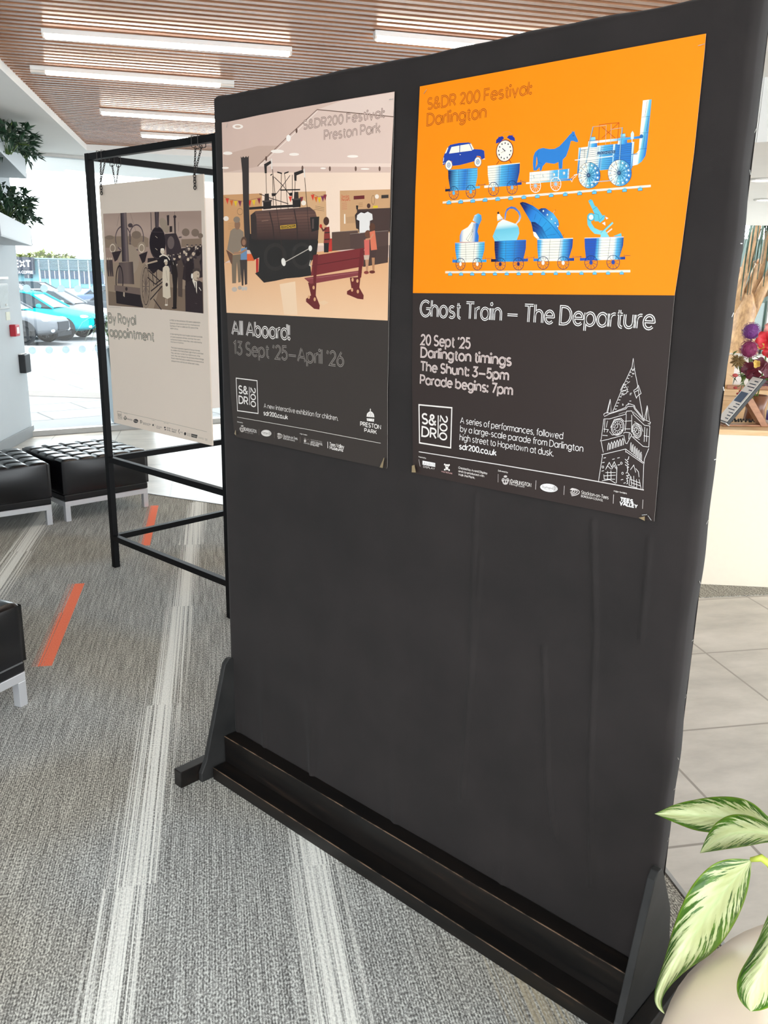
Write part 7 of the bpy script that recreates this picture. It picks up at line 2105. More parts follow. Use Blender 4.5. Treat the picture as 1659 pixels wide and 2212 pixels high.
LEAVES={'A':[[[5014,13600,6227],[5014,13600,6227],[5014,13600,6227],[5014,13600,6227],[5014,13600,6227],[5014,13600,6227],[5014,13600,6227],[5014,13600,6227],[5014,13600,6227]],[[5114,13578,6310],[5111,13562,6303],[5108,13549,6294],[5107,13539,6283],[5107,13533,6269],[5108,13539,6253],[5111,13549,6234],[5114,13562,6212],[5119,13578,6189]],[[5214,13555,6392],[5206,13524,6378],[5201,13498,6360],[5198,13478,6339],[5199,13467,6311],[5201,13478,6279],[5206,13498,6241],[5214,13524,6198],[5223,13555,6152]],[[5314,13530,6468],[5303,13485,6448],[5294,13446,6423],[5289,13416,6393],[5289,13400,6353],[5292,13416,6306],[5301,13446,6249],[5313,13485,6187],[5327,13530,6118]],[[5419,13502,6533],[5402,13443,6510],[5389,13393,6480],[5380,13354,6444],[5379,13333,6395],[5383,13354,6334],[5394,13393,6259],[5410,13443,6177],[5430,13502,6088]],[[5525,13471,6589],[5502,13399,6565],[5484,13339,6533],[5471,13292,6493],[5467,13267,6438],[5473,13292,6362],[5487,13339,6271],[5506,13399,6170],[5531,13471,6061]],[[5631,13435,6643],[5602,13352,6618],[5578,13283,6585],[5561,13229,6541],[5554,13200,6482],[5561,13229,6393],[5578,13283,6287],[5601,13352,6170],[5630,13435,6042]],[[5734,13393,6699],[5700,13302,6672],[5671,13225,6637],[5650,13166,6590],[5640,13133,6525],[5648,13166,6427],[5668,13225,6310],[5695,13302,6180],[5728,13393,6038]],[[5835,13346,6756],[5795,13248,6726],[5762,13165,6688],[5737,13102,6638],[5725,13067,6569],[5734,13102,6465],[5756,13165,6340],[5787,13248,6202],[5824,13346,6051]],[[5933,13292,6808],[5889,13190,6777],[5852,13103,6737],[5823,13037,6684],[5808,13000,6611],[5819,13037,6505],[5844,13103,6376],[5877,13190,6233],[5917,13292,6077]],[[6029,13232,6856],[5981,13128,6824],[5940,13039,6782],[5908,12971,6727],[5891,12933,6652],[5903,12971,6545],[5929,13039,6415],[5964,13128,6270],[6006,13232,6113]],[[6122,13166,6900],[6071,13061,6866],[6027,12972,6824],[5992,12904,6768],[5972,12867,6692],[5985,12904,6586],[6012,12972,6457],[6048,13061,6313],[6091,13166,6156]],[[6211,13092,6936],[6157,12990,6903],[6111,12903,6860],[6075,12837,6806],[6053,12800,6731],[6065,12837,6626],[6092,12903,6500],[6128,12990,6358],[6172,13092,6204]],[[6294,13013,6959],[6240,12915,6928],[6193,12832,6888],[6156,12768,6836],[6132,12733,6765],[6144,12768,6664],[6170,12832,6542],[6206,12915,6406],[6248,13013,6258]],[[6370,12926,6969],[6317,12835,6941],[6271,12759,6904],[6234,12699,6856],[6210,12667,6790],[6222,12699,6696],[6246,12759,6582],[6280,12835,6455],[6320,12926,6317]],[[6433,12835,6963],[6385,12752,6940],[6343,12683,6909],[6309,12629,6867],[6287,12600,6810],[6297,12629,6724],[6320,12683,6621],[6350,12752,6506],[6387,12835,6382]],[[6485,12737,6942],[6444,12666,6926],[6408,12605,6904],[6380,12559,6872],[6363,12533,6826],[6371,12559,6751],[6391,12605,6660],[6417,12666,6560],[6450,12737,6451]],[[6529,12636,6916],[6497,12576,6908],[6470,12526,6894],[6449,12488,6872],[6436,12467,6838],[6443,12488,6775],[6460,12526,6698],[6482,12576,6614],[6508,12636,6522]],[[6573,12530,6895],[6549,12485,6891],[6530,12446,6882],[6515,12416,6867],[6507,12400,6842],[6513,12416,6791],[6525,12446,6730],[6543,12485,6663],[6564,12530,6590]],[[6616,12422,6882],[6601,12391,6877],[6588,12365,6868],[6579,12344,6856],[6575,12333,6837],[6579,12344,6798],[6588,12365,6753],[6601,12391,6704],[6616,12422,6651]],[[6657,12311,6873],[6651,12296,6864],[6645,12282,6854],[6642,12272,6842],[6641,12267,6826],[6644,12272,6800],[6649,12282,6771],[6657,12296,6740],[6665,12311,6707]],[[6697,12200,6866],[6699,12200,6853],[6701,12200,6840],[6703,12200,6827],[6705,12200,6814],[6707,12200,6801],[6709,12200,6788],[6711,12200,6775],[6712,12200,6762]]],'B':[[[5538,12700,6086],[5538,12700,6086],[5538,12700,6086],[5538,12700,6086],[5538,12700,6086],[5538,12700,6086],[5538,12700,6086],[5538,12700,6086],[5538,12700,6086]],[[5554,12683,6210],[5555,12667,6210],[5558,12654,6208],[5562,12644,6204],[5568,12638,6196],[5576,12644,6180],[5585,12654,6160],[5596,12667,6137],[5608,12683,6113]],[[5570,12665,6333],[5573,12634,6333],[5578,12607,6329],[5585,12587,6321],[5597,12576,6306],[5612,12587,6273],[5631,12607,6234],[5652,12634,6190],[5676,12665,6142]],[[5589,12644,6455],[5593,12599,6453],[5600,12560,6447],[5610,12531,6435],[5627,12514,6413],[5648,12531,6365],[5676,12560,6307],[5708,12599,6242],[5744,12644,6172]],[[5614,12621,6574],[5618,12562,6570],[5626,12512,6560],[5639,12474,6543],[5660,12452,6512],[5687,12474,6451],[5723,12512,6377],[5764,12562,6294],[5810,12621,6204]],[[5645,12595,6689],[5650,12523,6681],[5659,12463,6665],[5674,12416,6640],[5699,12390,6601],[5730,12416,6529],[5772,12463,6442],[5820,12523,6345],[5873,12595,6239]],[[5686,12563,6795],[5689,12481,6782],[5699,12411,6761],[5715,12358,6729],[5742,12329,6681],[5776,12358,6602],[5822,12411,6505],[5875,12481,6396],[5934,12563,6277]],[[5739,12526,6887],[5739,12435,6872],[5745,12359,6848],[5759,12299,6812],[5786,12267,6757],[5822,12299,6672],[5871,12359,6567],[5928,12435,6449],[5993,12526,6319]],[[5800,12484,6969],[5795,12386,6952],[5796,12303,6926],[5807,12240,6888],[5830,12205,6830],[5867,12240,6740],[5919,12303,6629],[5979,12386,6503],[6048,12484,6365]],[[5864,12435,7037],[5853,12333,7020],[5850,12246,6993],[5856,12179,6953],[5876,12143,6893],[5914,12179,6801],[5966,12246,6687],[6028,12333,6558],[6099,12435,6416]],[[5931,12380,7086],[5915,12275,7071],[5907,12187,7046],[5908,12118,7007],[5924,12081,6948],[5961,12118,6857],[6013,12187,6743],[6075,12275,6614],[6146,12380,6472]],[[5998,12318,7123],[5977,12213,7112],[5964,12125,7090],[5960,12056,7054],[5972,12019,6998],[6007,12056,6910],[6058,12125,6799],[6119,12213,6673],[6189,12318,6533]],[[6061,12250,7153],[6037,12147,7145],[6020,12061,7128],[6012,11994,7097],[6020,11957,7046],[6053,11994,6962],[6101,12061,6856],[6160,12147,6735],[6227,12250,6601]],[[6119,12175,7173],[6092,12077,7171],[6073,11994,7158],[6062,11930,7134],[6067,11895,7089],[6097,11930,7012],[6143,11994,6913],[6198,12077,6800],[6261,12175,6675]],[[6171,12093,7188],[6144,12002,7189],[6123,11925,7182],[6111,11866,7162],[6114,11833,7124],[6141,11866,7055],[6182,11925,6966],[6233,12002,6864],[6291,12093,6751]],[[6218,12006,7202],[6192,11924,7205],[6172,11854,7201],[6159,11801,7185],[6160,11771,7153],[6184,11801,7093],[6221,11854,7015],[6266,11924,6925],[6318,12006,6826]],[[6261,11914,7216],[6236,11842,7221],[6218,11782,7218],[6206,11735,7206],[6206,11710,7179],[6226,11735,7127],[6258,11782,7060],[6297,11842,6982],[6343,11914,6896]],[[6298,11817,7232],[6277,11757,7236],[6261,11707,7235],[6251,11669,7225],[6250,11648,7203],[6268,11669,7159],[6294,11707,7102],[6327,11757,7037],[6365,11817,6965]],[[6332,11716,7249],[6316,11670,7252],[6303,11632,7250],[6295,11602,7243],[6294,11586,7226],[6308,11602,7190],[6329,11632,7144],[6354,11670,7092],[6384,11716,7035]],[[6363,11612,7268],[6351,11581,7269],[6343,11555,7267],[6338,11535,7260],[6337,11524,7247],[6347,11535,7220],[6361,11555,7187],[6379,11581,7149],[6400,11612,7107]],[[6391,11507,7290],[6386,11491,7288],[6382,11478,7284],[6379,11467,7277],[6379,11462,7268],[6385,11467,7250],[6393,11478,7229],[6403,11491,7206],[6414,11507,7181]],[[6417,11400,7313],[6418,11400,7307],[6419,11400,7301],[6420,11400,7295],[6421,11400,7289],[6422,11400,7281],[6423,11400,7272],[6424,11400,7264],[6426,11400,7256]]],'C':[[[5928,11700,6726],[5928,11700,6726],[5928,11700,6726],[5928,11700,6726],[5928,11700,6726],[5928,11700,6726],[5928,11700,6726],[5928,11700,6726],[5928,11700,6726]],[[5770,11711,6733],[5783,11696,6709],[5797,11682,6684],[5813,11672,6656],[5830,11667,6625],[5857,11672,6610],[5886,11682,6592],[5916,11696,6571],[5947,11711,6548]],[[5615,11722,6724],[5640,11691,6680],[5668,11665,6633],[5699,11644,6581],[5734,11633,6522],[5784,11644,6493],[5839,11665,6456],[5898,11691,6415],[5959,11722,6370]],[[5470,11730,6683],[5506,11685,6627],[5546,11646,6565],[5590,11616,6496],[5640,11600,6418],[5711,11616,6375],[5789,11646,6321],[5872,11685,6260],[5959,11730,6194]],[[5344,11736,6601],[5387,11676,6541],[5435,11626,6475],[5487,11588,6400],[5548,11567,6311],[5637,11588,6256],[5734,11626,6186],[5838,11676,6108],[5947,11736,6021]],[[5236,11737,6481],[5283,11666,6427],[5334,11605,6365],[5391,11559,6292],[5458,11533,6203],[5560,11559,6137],[5674,11605,6054],[5795,11666,5958],[5922,11737,5854]],[[5140,11735,6342],[5188,11652,6298],[5241,11583,6244],[5300,11529,6179],[5370,11500,6094],[5483,11529,6019],[5608,11583,5923],[5742,11652,5814],[5884,11735,5693]],[[5055,11726,6195],[5102,11635,6161],[5155,11559,6118],[5214,11499,6060],[5286,11467,5982],[5406,11499,5899],[5539,11559,5794],[5683,11635,5673],[5835,11726,5539]],[[4987,11713,6038],[5030,11615,6017],[5079,11532,5985],[5136,11468,5937],[5205,11433,5867],[5329,11468,5780],[5467,11532,5668],[5616,11615,5539],[5774,11713,5396]],[[4930,11692,5876],[4968,11590,5868],[5011,11503,5848],[5062,11437,5812],[5126,11400,5750],[5250,11437,5662],[5390,11503,5546],[5540,11590,5412],[5700,11692,5264]],[[4876,11666,5716],[4907,11561,5719],[4945,11472,5711],[4989,11404,5685],[5048,11367,5634],[5170,11404,5546],[5307,11472,5429],[5455,11561,5294],[5613,11666,5144]],[[4826,11632,5558],[4850,11528,5573],[4880,11439,5575],[4917,11371,5560],[4968,11333,5518],[5085,11371,5433],[5218,11439,5320],[5360,11528,5188],[5513,11632,5041]],[[4781,11592,5403],[4796,11490,5428],[4818,11403,5440],[4846,11337,5435],[4888,11300,5403],[4996,11337,5327],[5119,11403,5222],[5253,11490,5099],[5395,11592,4961]],[[4740,11546,5251],[4746,11448,5285],[4758,11365,5305],[4777,11302,5310],[4807,11267,5289],[4904,11302,5225],[5014,11365,5134],[5134,11448,5025],[5261,11546,4903]],[[4697,11493,5105],[4695,11402,5145],[4698,11325,5173],[4708,11266,5185],[4729,11233,5173],[4812,11266,5123],[4908,11325,5048],[5012,11402,4957],[5123,11493,4852]],[[4647,11435,4966],[4639,11352,5009],[4637,11283,5041],[4640,11229,5059],[4653,11200,5054],[4724,11229,5018],[4806,11283,4959],[4895,11352,4885],[4990,11435,4799]],[[4590,11371,4834],[4580,11299,4878],[4574,11239,4911],[4574,11192,4932],[4582,11167,4933],[4642,11192,4909],[4710,11239,4864],[4785,11299,4807],[4865,11371,4738]],[[4530,11302,4708],[4520,11243,4749],[4514,11193,4782],[4513,11154,4803],[4518,11133,4809],[4567,11154,4795],[4622,11193,4764],[4683,11243,4723],[4748,11302,4673]],[[4478,11230,4587],[4471,11185,4623],[4466,11146,4652],[4465,11116,4672],[4469,11100,4680],[4505,11116,4676],[4547,11146,4660],[4592,11185,4635],[4640,11230,4604]],[[4458,11155,4482],[4453,11124,4509],[4450,11098,4532],[4450,11078,4549],[4453,11067,4556],[4476,11078,4560],[4503,11098,4556],[4532,11124,4545],[4563,11155,4529]],[[4493,11078,4419],[4491,11062,4435],[4489,11049,4447],[4489,11039,4457],[4491,11033,4462],[4502,11039,4467],[4514,11049,4468],[4528,11062,4465],[4543,11078,4460]],[[4575,11000,4405],[4575,11000,4405],[4575,11000,4405],[4575,11000,4405],[4575,11000,4405],[4575,11000,4405],[4575,11000,4405],[4575,11000,4405],[4575,11000,4405]]],'D':[[[5812,10200,7694],[5830,10200,7676],[5849,10200,7657],[5868,10200,7639],[5887,10200,7621],[5905,10200,7602],[5924,10200,7584],[5943,10200,7565],[5962,10200,7547]],[[5779,10219,7572],[5794,10203,7567],[5810,10190,7559],[5828,10179,7549],[5848,10174,7536],[5875,10179,7510],[5905,10190,7480],[5937,10203,7447],[5970,10219,7413]],[[5746,10236,7450],[5757,10205,7457],[5771,10179,7461],[5788,10159,7459],[5810,10148,7451],[5845,10159,7417],[5886,10179,7375],[5930,10205,7329],[5977,10236,7279]],[[5711,10252,7329],[5719,10206,7349],[5731,10167,7363],[5747,10138,7370],[5771,10121,7366],[5815,10138,7324],[5866,10167,7271],[5923,10206,7211],[5984,10252,7145]],[[5674,10264,7209],[5680,10205,7241],[5690,10155,7265],[5707,10116,7281],[5733,10095,7282],[5784,10116,7232],[5846,10155,7168],[5914,10205,7094],[5988,10264,7012]],[[5636,10273,7091],[5640,10202,7134],[5649,10141,7169],[5666,10095,7191],[5695,10069,7197],[5754,10095,7140],[5825,10141,7065],[5905,10202,6979],[5991,10273,6882]],[[5597,10277,6975],[5600,10195,7029],[5609,10126,7072],[5626,10072,7102],[5656,10043,7113],[5723,10072,7048],[5804,10126,6964],[5895,10195,6865],[5994,10277,6755]],[[5563,10276,6859],[5564,10185,6923],[5571,10109,6975],[5587,10049,7013],[5618,10017,7028],[5693,10049,6957],[5784,10109,6863],[5886,10185,6753],[5997,10276,6630]],[[5534,10270,6743],[5532,10172,6817],[5537,10089,6878],[5552,10025,6923],[5582,9990,6943],[5665,10025,6866],[5766,10089,6763],[5878,10172,6644],[6000,10270,6510]],[[5506,10257,6630],[5502,10154,6712],[5505,10068,6780],[5519,10001,6831],[5548,9964,6857],[5639,10001,6774],[5748,10068,6665],[5869,10154,6537],[6001,10257,6394]],[[5471,10237,6523],[5468,10132,6611],[5472,10044,6684],[5487,9975,6740],[5518,9938,6769],[5615,9975,6682],[5731,10044,6568],[5859,10132,6434],[5999,10237,6284]],[[5426,10211,6425],[5427,10106,6516],[5436,10018,6592],[5455,9949,6650],[5490,9912,6681],[5592,9949,6591],[5713,10018,6472],[5846,10106,6334],[5991,10211,6181]],[[5372,10178,6336],[5380,10076,6427],[5395,9989,6503],[5421,9922,6561],[5462,9886,6593],[5566,9922,6500],[5689,9989,6380],[5825,10076,6240],[5971,10178,6085]],[[5310,10139,6256],[5326,10041,6344],[5350,9958,6418],[5382,9894,6475],[5430,9860,6506],[5535,9894,6413],[5658,9958,6292],[5792,10041,6152],[5938,10139,5998]],[[5243,10093,6183],[5268,10002,6267],[5299,9925,6338],[5339,9866,6392],[5393,9833,6422],[5498,9866,6328],[5619,9925,6208],[5751,10002,6070],[5893,10093,5918]],[[5178,10042,6116],[5211,9959,6194],[5248,9890,6260],[5294,9836,6311],[5352,9807,6339],[5456,9836,6245],[5574,9890,6128],[5703,9959,5995],[5841,10042,5848]],[[5128,9985,6048],[5164,9913,6120],[5204,9853,6181],[5252,9806,6229],[5310,9781,6257],[5410,9806,6166],[5523,9853,6054],[5645,9913,5928],[5775,9985,5790]],[[5098,9924,5979],[5133,9865,6044],[5171,9815,6101],[5215,9776,6146],[5268,9755,6175],[5360,9776,6090],[5463,9815,5988],[5573,9865,5874],[5689,9924,5750]],[[5091,9859,5915],[5119,9813,5972],[5150,9775,6023],[5186,9745,6064],[5228,9729,6092],[5308,9745,6018],[5396,9775,5931],[5489,9813,5834],[5587,9859,5730]],[[5108,9791,5867],[5127,9760,5911],[5147,9734,5950],[5171,9713,5984],[5199,9702,6008],[5260,9713,5951],[5327,9734,5885],[5397,9760,5813],[5470,9791,5735]],[[5149,9721,5842],[5157,9705,5866],[5167,9692,5888],[5178,9682,5907],[5191,9676,5922],[5225,9682,5890],[5262,9692,5854],[5300,9705,5814],[5340,9721,5772]],[[5203,9650,5835],[5203,9650,5835],[5203,9650,5835],[5203,9650,5835],[5203,9650,5835],[5203,9650,5835],[5203,9650,5835],[5203,9650,5835],[5203,9650,5835]]]}
# ------------------------------------------------------------------ black fabric display panel
PO, PA = Vector((-.6539, 2.6616, 0)), -.7424          # its own frame: x along the face, -y to the viewer
panel = thing('poster_display_stand', 'tall free-standing display panel wrapped in black fabric, with two posters pinned to it', 'display panel', PO, PA)
def make_panel():
    s0, s1, z0, z1, th = .232, 1.676, .07, 2.012, .058; r = .016
    prof = [(s0+.004, th)]+[(s0, th*.6)]+[(s0+r-r*math.cos(a), r-r*math.sin(a)) for a in [R(90*i/4) for i in range(0, 5)]]
    nx = 290; xs = [s0+r+(s1-s0-2*r)*i/nx for i in range(1, nx)]
    prof += [(x, 0) for x in xs]+[(s1-r+r*math.sin(a), r-r*math.cos(a)) for a in [R(90*i/4) for i in range(0, 5)]]+[(s1, th*.6), (s1-.004, th)]
    nz = 230; rows = []
    def crease(x, z, pts, wdt, amp):
        for (xa, za), (xb, zb) in zip(pts, pts[1:]):
            if min(za, zb) <= z <= max(za, zb):
                xc = xa+(xb-xa)*(z-za)/(zb-za); d = abs(x-xc)
                if d < wdt*3: return -amp*math.exp(-(d/wdt)**2)
        return 0
    CR = [([(1.17, 1.09), (1.175, .70), (1.17, .30)], .006, .0040), ([(1.37, .78), (1.405, .45), (1.44, .32)], .005, .0050), ([(1.462, 1.085), (1.49, .85), (1.505, .55), (1.535, .25)], .005, .0055), ([(1.585, 1.075), (1.59, .86)], .005, .0036), ([(1.19, .95), (1.18, .6)], .005, .0030)]
    for j in range(nz+1):
        z = z0+(z1-z0)*j/nz; row = []
        for x, y in prof:
            if y < r*.2:
                y += .0016*math.sin(x*5+z*2.3)*math.sin(z*3.1+1)+.0008*math.sin(x*23+z*9)*math.sin(z*7)
                for p, wdt, amp in CR: y += crease(x, z, p, wdt, amp)
                for cx, amp in ((.40, .006), (.62, .010), (.265, .007), (.95, .005), (1.3, .005)):      # gathers fanning up from the batten
                    h = z-.12; y += -amp*math.exp(-((x-cx-.10*h*math.sin(cx*40))/(.012+.10*max(0, h)))**2)*math.exp(-max(0, h)/.16)*math.cos((x-cx)/(.010+.05*max(0, h)))
            elif x > 1.6: x += .0016*math.sin(z*13)+.0012*math.sin(z*31+1)
            if z > z1-.012: y = y+(1-y/th)*(.012-math.sqrt(max(0, .012**2-(z-z1+.012)**2))) if y < th else y
            row.append((x, y, z+(.0018*math.sin(x*11)+.001*math.sin(x*37) if j == nz else 0)))
        rows.append(row)
    b = MB(); b.grid(rows); o = len(b.v)
    n = len(prof); b.v += [(p[0], th, z1) for p in rows[-1]]; b.f += [((nz)*n+i, (nz)*n+i+1, o+i+1, o+i) for i in range(n-1)]
    b.add([(s0+.004, th, z0), (s1-.004, th, z0), (s1-.004, th, z1), (s0+.004, th, z1)], [(0, 1, 2, 3)]); b.add([(s0+.004, .004, z0), (s1-.004, .004, z0), (s1-.004, th, z0), (s0+.004, th, z0)], [(0, 1, 2, 3)])
    b.build('fabric_cover', 'fabric', panel, smooth=True)
    batten = MB(); batten.box(.258, 1.667, -.047, .0, .04, .131); bt = batten.build('batten', 'bwood', panel, bevel=.002)
    e = MB(); e.box(.258, 1.667, -.0478, -.0458, .1293, .1315); e.build('worn_edge', 'bare_edge', bt)
    pl = MB(); pl.box(.262, 1.667, -.098, .05, 0, .042); p_ = pl.build('base_plank', 'bwood', panel, bevel=.002)
    e = MB(); e.box(.262, 1.667, -.0987, -.0967, .0402, .0425); e.build('worn_edge', 'bare_edge', p_)
    prof_g = [(-.135, 0), (-.135, .03), (-.115, .068), (-.032, .372), (-.018, .386), (-.002, .386), (.012, .366), (.072, .246), (.09, .154), (.195, .06), (.2, 0)]
    for x0, x1 in ((.236, .254), (1.6705, 1.6885)):
        g = MB(); g.prism(prof_g, 'x', x0, x1); g.build('end_board', 'bboard', panel, bevel=.0025)
    for x0, x1 in ((.198, .2355), (1.689, 1.727)):
        g = MB(); g.box(x0, x1, -.2, .27, 0, .056); g.build('foot', 'bwood', panel, bevel=.003)
    for i, z in enumerate((1.985, 1.80, 1.735, 1.62, 1.50, 1.37, 1.24, 1.12, 1.0, .88, .76, .62, .55, .43)):
        st = MB(); a = .9*math.sin(i*2.1); st.bar((1.6785, .036-.004*math.cos(a), z-.005*math.sin(a)), (1.6785, .036+.004*math.cos(a), z+.005*math.sin(a)), .0012); st.build('staple', 'staple', panel)
make_panel()
def pinned(name, label, org, ops, staples, folds):
    root = thing(name, label, 'poster', PO+Vector((math.cos(PA), math.sin(PA), 0))*org[0]+Vector((math.sin(PA), -math.cos(PA), 0))*.0055+Vector((0, 0, org[1])), PA)
    Print(ops).build(root, 'poster_print')
    for x, z, a in staples:
        b = MB(); d = Vector((math.cos(a), 0, math.sin(a)))*.0055; p = Vector((x, -.0042, z)); b.bar(p-d, p+d, .001); b.build('staple', 'staple', root)
    for pts in folds:
        b = MB(); b.add([(x, y, z) for x, y, z in pts], [tuple(range(len(pts)))]); o = b.build('curled_corner', 'fold', root)
        sm = o.modifiers.new('t', 'SOLIDIFY'); sm.thickness = .0004
    return root
MAT['fold'] = plain('curled_paper_back', '8a7758', .35)
pinned('museum_poster', 'left-hand poster with a pinkish museum photo of a dark locomotive and a red bench', OL, PRINT_MUSEUM,
       [(.600, .824, 0), (.014, .826, 1.2), (.595, .012, .9)], [[(.587, -.005, -.002), (.603, -.012, .0), (.606, -.010, .026), (.600, -.006, .022)], [(.012, -.005, .004), (.024, -.009, .002), (.022, -.008, .017)]])
pinned('festival_poster', 'orange and black poster with blue wagon drawings and a white clock tower', OR, PRINT_FESTIVAL,
       [(.611, .826, .1), (.012, .825, .8), (.596, .014, .3), (.607, .010, -.8)], [[(.006, -.006, .0), (.022, -.010, .003), (.016, -.009, .020), (.006, -.006, .016)], [(.585, -.005, .006), (.600, -.010, .004), (.598, -.008, .012)]])

# ------------------------------------------------------------------ black metal frame with hung boards
FO, FA = Vector((-1.46, 4.445, 0)), R(-42.5)
frame = thing('tube_display_stand', 'black square-tube metal display frame standing on the carpet behind the panel', 'display stand', FO, FA)
tw, FL = .032, 1.02
for x in (0, FL):
    for y in (0, FL):
        b = MB(); b.box(x-tw/2, x+tw/2, y-tw/2, y+tw/2, 0, 2.105); b.build('post', 'bmetal', frame, bevel=.002)
for z in (2.089, .602, .168):
    for a, c in (((0, 0), (FL, 0)), ((0, 0), (0, FL)), ((FL, 0), (FL, FL)), ((0, FL), (FL, FL))):
        dx, dy = (tw/2, 0) if a[1] == c[1] else (0, tw/2)
        b = MB(); b.bar((a[0]+dx, a[1]+dy, z), (c[0]-dx, c[1]-dy, z), .03); b.build('crossbar', 'bmetal', frame, bevel=.002)
def hung(name, label, loc, rz, w_, h_, ops=None, mat='board'):
    root = thing(name, label, 'display board', loc, rz)
    b = MB(); b.box(0, w_, 0, .006, 0, h_)
    for x in (.037, w_-.05): pass
    b.build('board_sheet', mat, root, bevel=.0008)
    if ops: Print(ops).build(root, 'board_print', 1.05)
    return root
fx, fy = Vector((math.cos(FA), math.sin(FA), 0)), Vector((-math.sin(FA), math.cos(FA), 0))
hung('hanging_board', 'cream board with old sepia locomotive photo headed By Royal appointment, hung on chains', FO+fx*.085-fy*.006+Vector((0, 0, .806)), FA, .842, 1.15, PRINT_ROYAL)
hung('hanging_board', 'plain pale board showing as a strip between the sepia photo board and black panel', FO+fy*.09+fx*.004+Vector((0, 0, .806)), FA+R(90), .842, 1.15, None, 'board_back')
def chain(label, top, bottom, along, spread):
    """two strands over the tube meeting at a hook through the board"""
    root = thing('hanging_chain', label, 'chain', top, 0, 'chains hanging the boards on the black frame')
    b = MB(); end = Vector(bottom)-Vector(top)
    for s in (-1, 1):
        a = along*(spread*s); n = 12
        e = end+Vector((0, 0, .05)); d = (e-a).normalized(); L_ = (e-a).length/n; side = d.cross(along.cross(Vector((0, 0, 1)))).normalized(); other = d.cross(side)
        for i in range(n): b.torus(a+(e-a)*((i+.5)/n), L_*.42, .0016, d, side if i % 2 else other, 10, 5, 1.5)
    for i in range(4): b.torus(end+Vector((0, 0, .045-.011*i)), .006, .0017, Vector((0, 0, 1)), along if i % 2 else along.cross(Vector((0, 0, 1))), 10, 5, 1.4)
    ln = b.build('links', 'chain', root, smooth=True)
    h = MB(); h.torus(end, .008, .002, Vector((0, 0, 1)), along, 14, 6); h.build('hook', 'chain', root, smooth=True)
    lp = MB(); ov = along.cross(Vector((0, 0, 1))).normalized()
    for s in (-1, 1):
        a = along*(spread*s); lp.tube([a-ov*.02+Vector((0, 0, -.002)), a-ov*.020+Vector((0, 0, .041)), a+ov*.020+Vector((0, 0, .041)), a+ov*.02+Vector((0, 0, -.002)), a+Vector((0, 0, -.008)), a-ov*.02+Vector((0, 0, -.002))], .0018, 6)
    lp.build('loop', 'chain', root)
zt = 2.066
chain('hanging chain over the left end of the front bar, at the sepia board', FO+fx*.128+Vector((0, 0, zt)), FO+fx*.124-fy*.017+Vector((0, 0, 1.918)), fx, .020)
chain('hanging chain over the front bar beside the black fabric panel', FO+fx*.893+Vector((0, 0, zt)), FO+fx*.880-fy*.017+Vector((0, 0, 1.904)), fx, .022)
chain('hanging chain on the frame\'s side bar, dangling behind the top of the sepia board', FO+fy*.14+Vector((0, 0, zt)), FO+fy*.145-fx*.016+Vector((0, 0, 1.915)), fy, .018)

# ------------------------------------------------------------------ tufted benches
def make_bench(w_, d_):
    """front-left corner of the seat at the origin, width along x, depth along y"""
    root = thing('tufted_bench', '-', 'bench', group='black tufted benches')
    nx, ny, q = 5, max(2, round(d_/w_*5)), 8
    z0, z1 = .391, .406; rows = []
    for j in range(ny*q+1):
        row = []
        for i in range(nx*q+1):
            u, v = i/q, j/q; fu, fv = abs(math.sin(math.pi*u)), abs(math.sin(math.pi*v))
            h = (min(fu, 1)**.2)*(min(fv, 1)**.2); row.append((w_*i/(nx*q), d_*j/(ny*q), z0+(z1-z0)*h))
        rows.append(row)
    b = MB(); b.grid(rows); n = nx*q+1; m_ = ny*q+1; b2 = MB(); 
    per = [(0, 0), (w_, 0), (w_, d_), (0, d_)]; lo = .178
    for (xa, ya), (xb, yb) in zip(per, per[1:]+per[:1]):
        cols = []
        for t in range(25):
            x, y = xa+(xb-xa)*t/24, ya+(yb-ya)*t/24; bulge = .006*math.sin(math.pi*t/24); nx_, ny_ = (yb-ya), -(xb-xa); l = math.hypot(nx_, ny_); nx_, ny_ = nx_/l, ny_/l
            cols.append([(x+nx_*bulge*k, y+ny_*bulge*k, z) for z, k in ((z0+.002, -.2), (z0-.012, .6), ((lo+z0)/2, 1), (lo+.012, .8), (lo, .2))])
        b.grid(cols)
    b.add([(0, 0, lo), (w_, 0, lo), (w_, d_, lo), (0, d_, lo)], [(0, 1, 2, 3)])
    b.build('seat_cushion', 'leather', root, smooth=True)
    b = MB(); b.box(.004, w_-.004, .004, d_-.004, .132, .1765); b.build('seat_base', 'leather', root, bevel=.008)
    b = MB(); t = .034
    b.box(.006, w_-.006, .006, .006+t, .098, .1315); b.box(.006, w_-.006, d_-.006-t, d_-.006, .098, .1315); b.box(.006, .006+t, .006+t, d_-.006-t, .098, .1315); b.box(w_-.006-t, w_-.006, .006+t, d_-.006-t, .098, .1315)
    b.build('rail_frame', 'chrome', root, bevel=.0015)
    for x in (.006, w_-.006-t):
        for y in (.006, d_-.006-t):
            b = MB(); b.box(x, x+t, y, y+t, 0, .0978); b.build('leg', 'chrome', root, bevel=.0015)
    return root
b2 = make_bench(.60, .60); b2.location = (-2.04, 5.29, 0); b2.rotation_euler.z = R(45); b2['label'] = 'black tufted leather bench behind the frame post, touching the tiled floor edge'
b1 = copy_tree(b2); b1.location = (-2.095-.60*math.cos(R(40)), 5.235-.60*math.sin(R(40)), 0); b1.rotation_euler.z = R(40); b1['label'] = 'black tufted leather bench by the left wall, cut off by the photo\'s left edge'
b3 = copy_tree(b2); b3.location = (-1.3-.60*math.cos(R(65))+.0, 2.885-.60*math.sin(R(65)), 0); b3.rotation_euler.z = R(65); b3['label'] = 'nearest black bench, only its end and one silver leg in view at left'

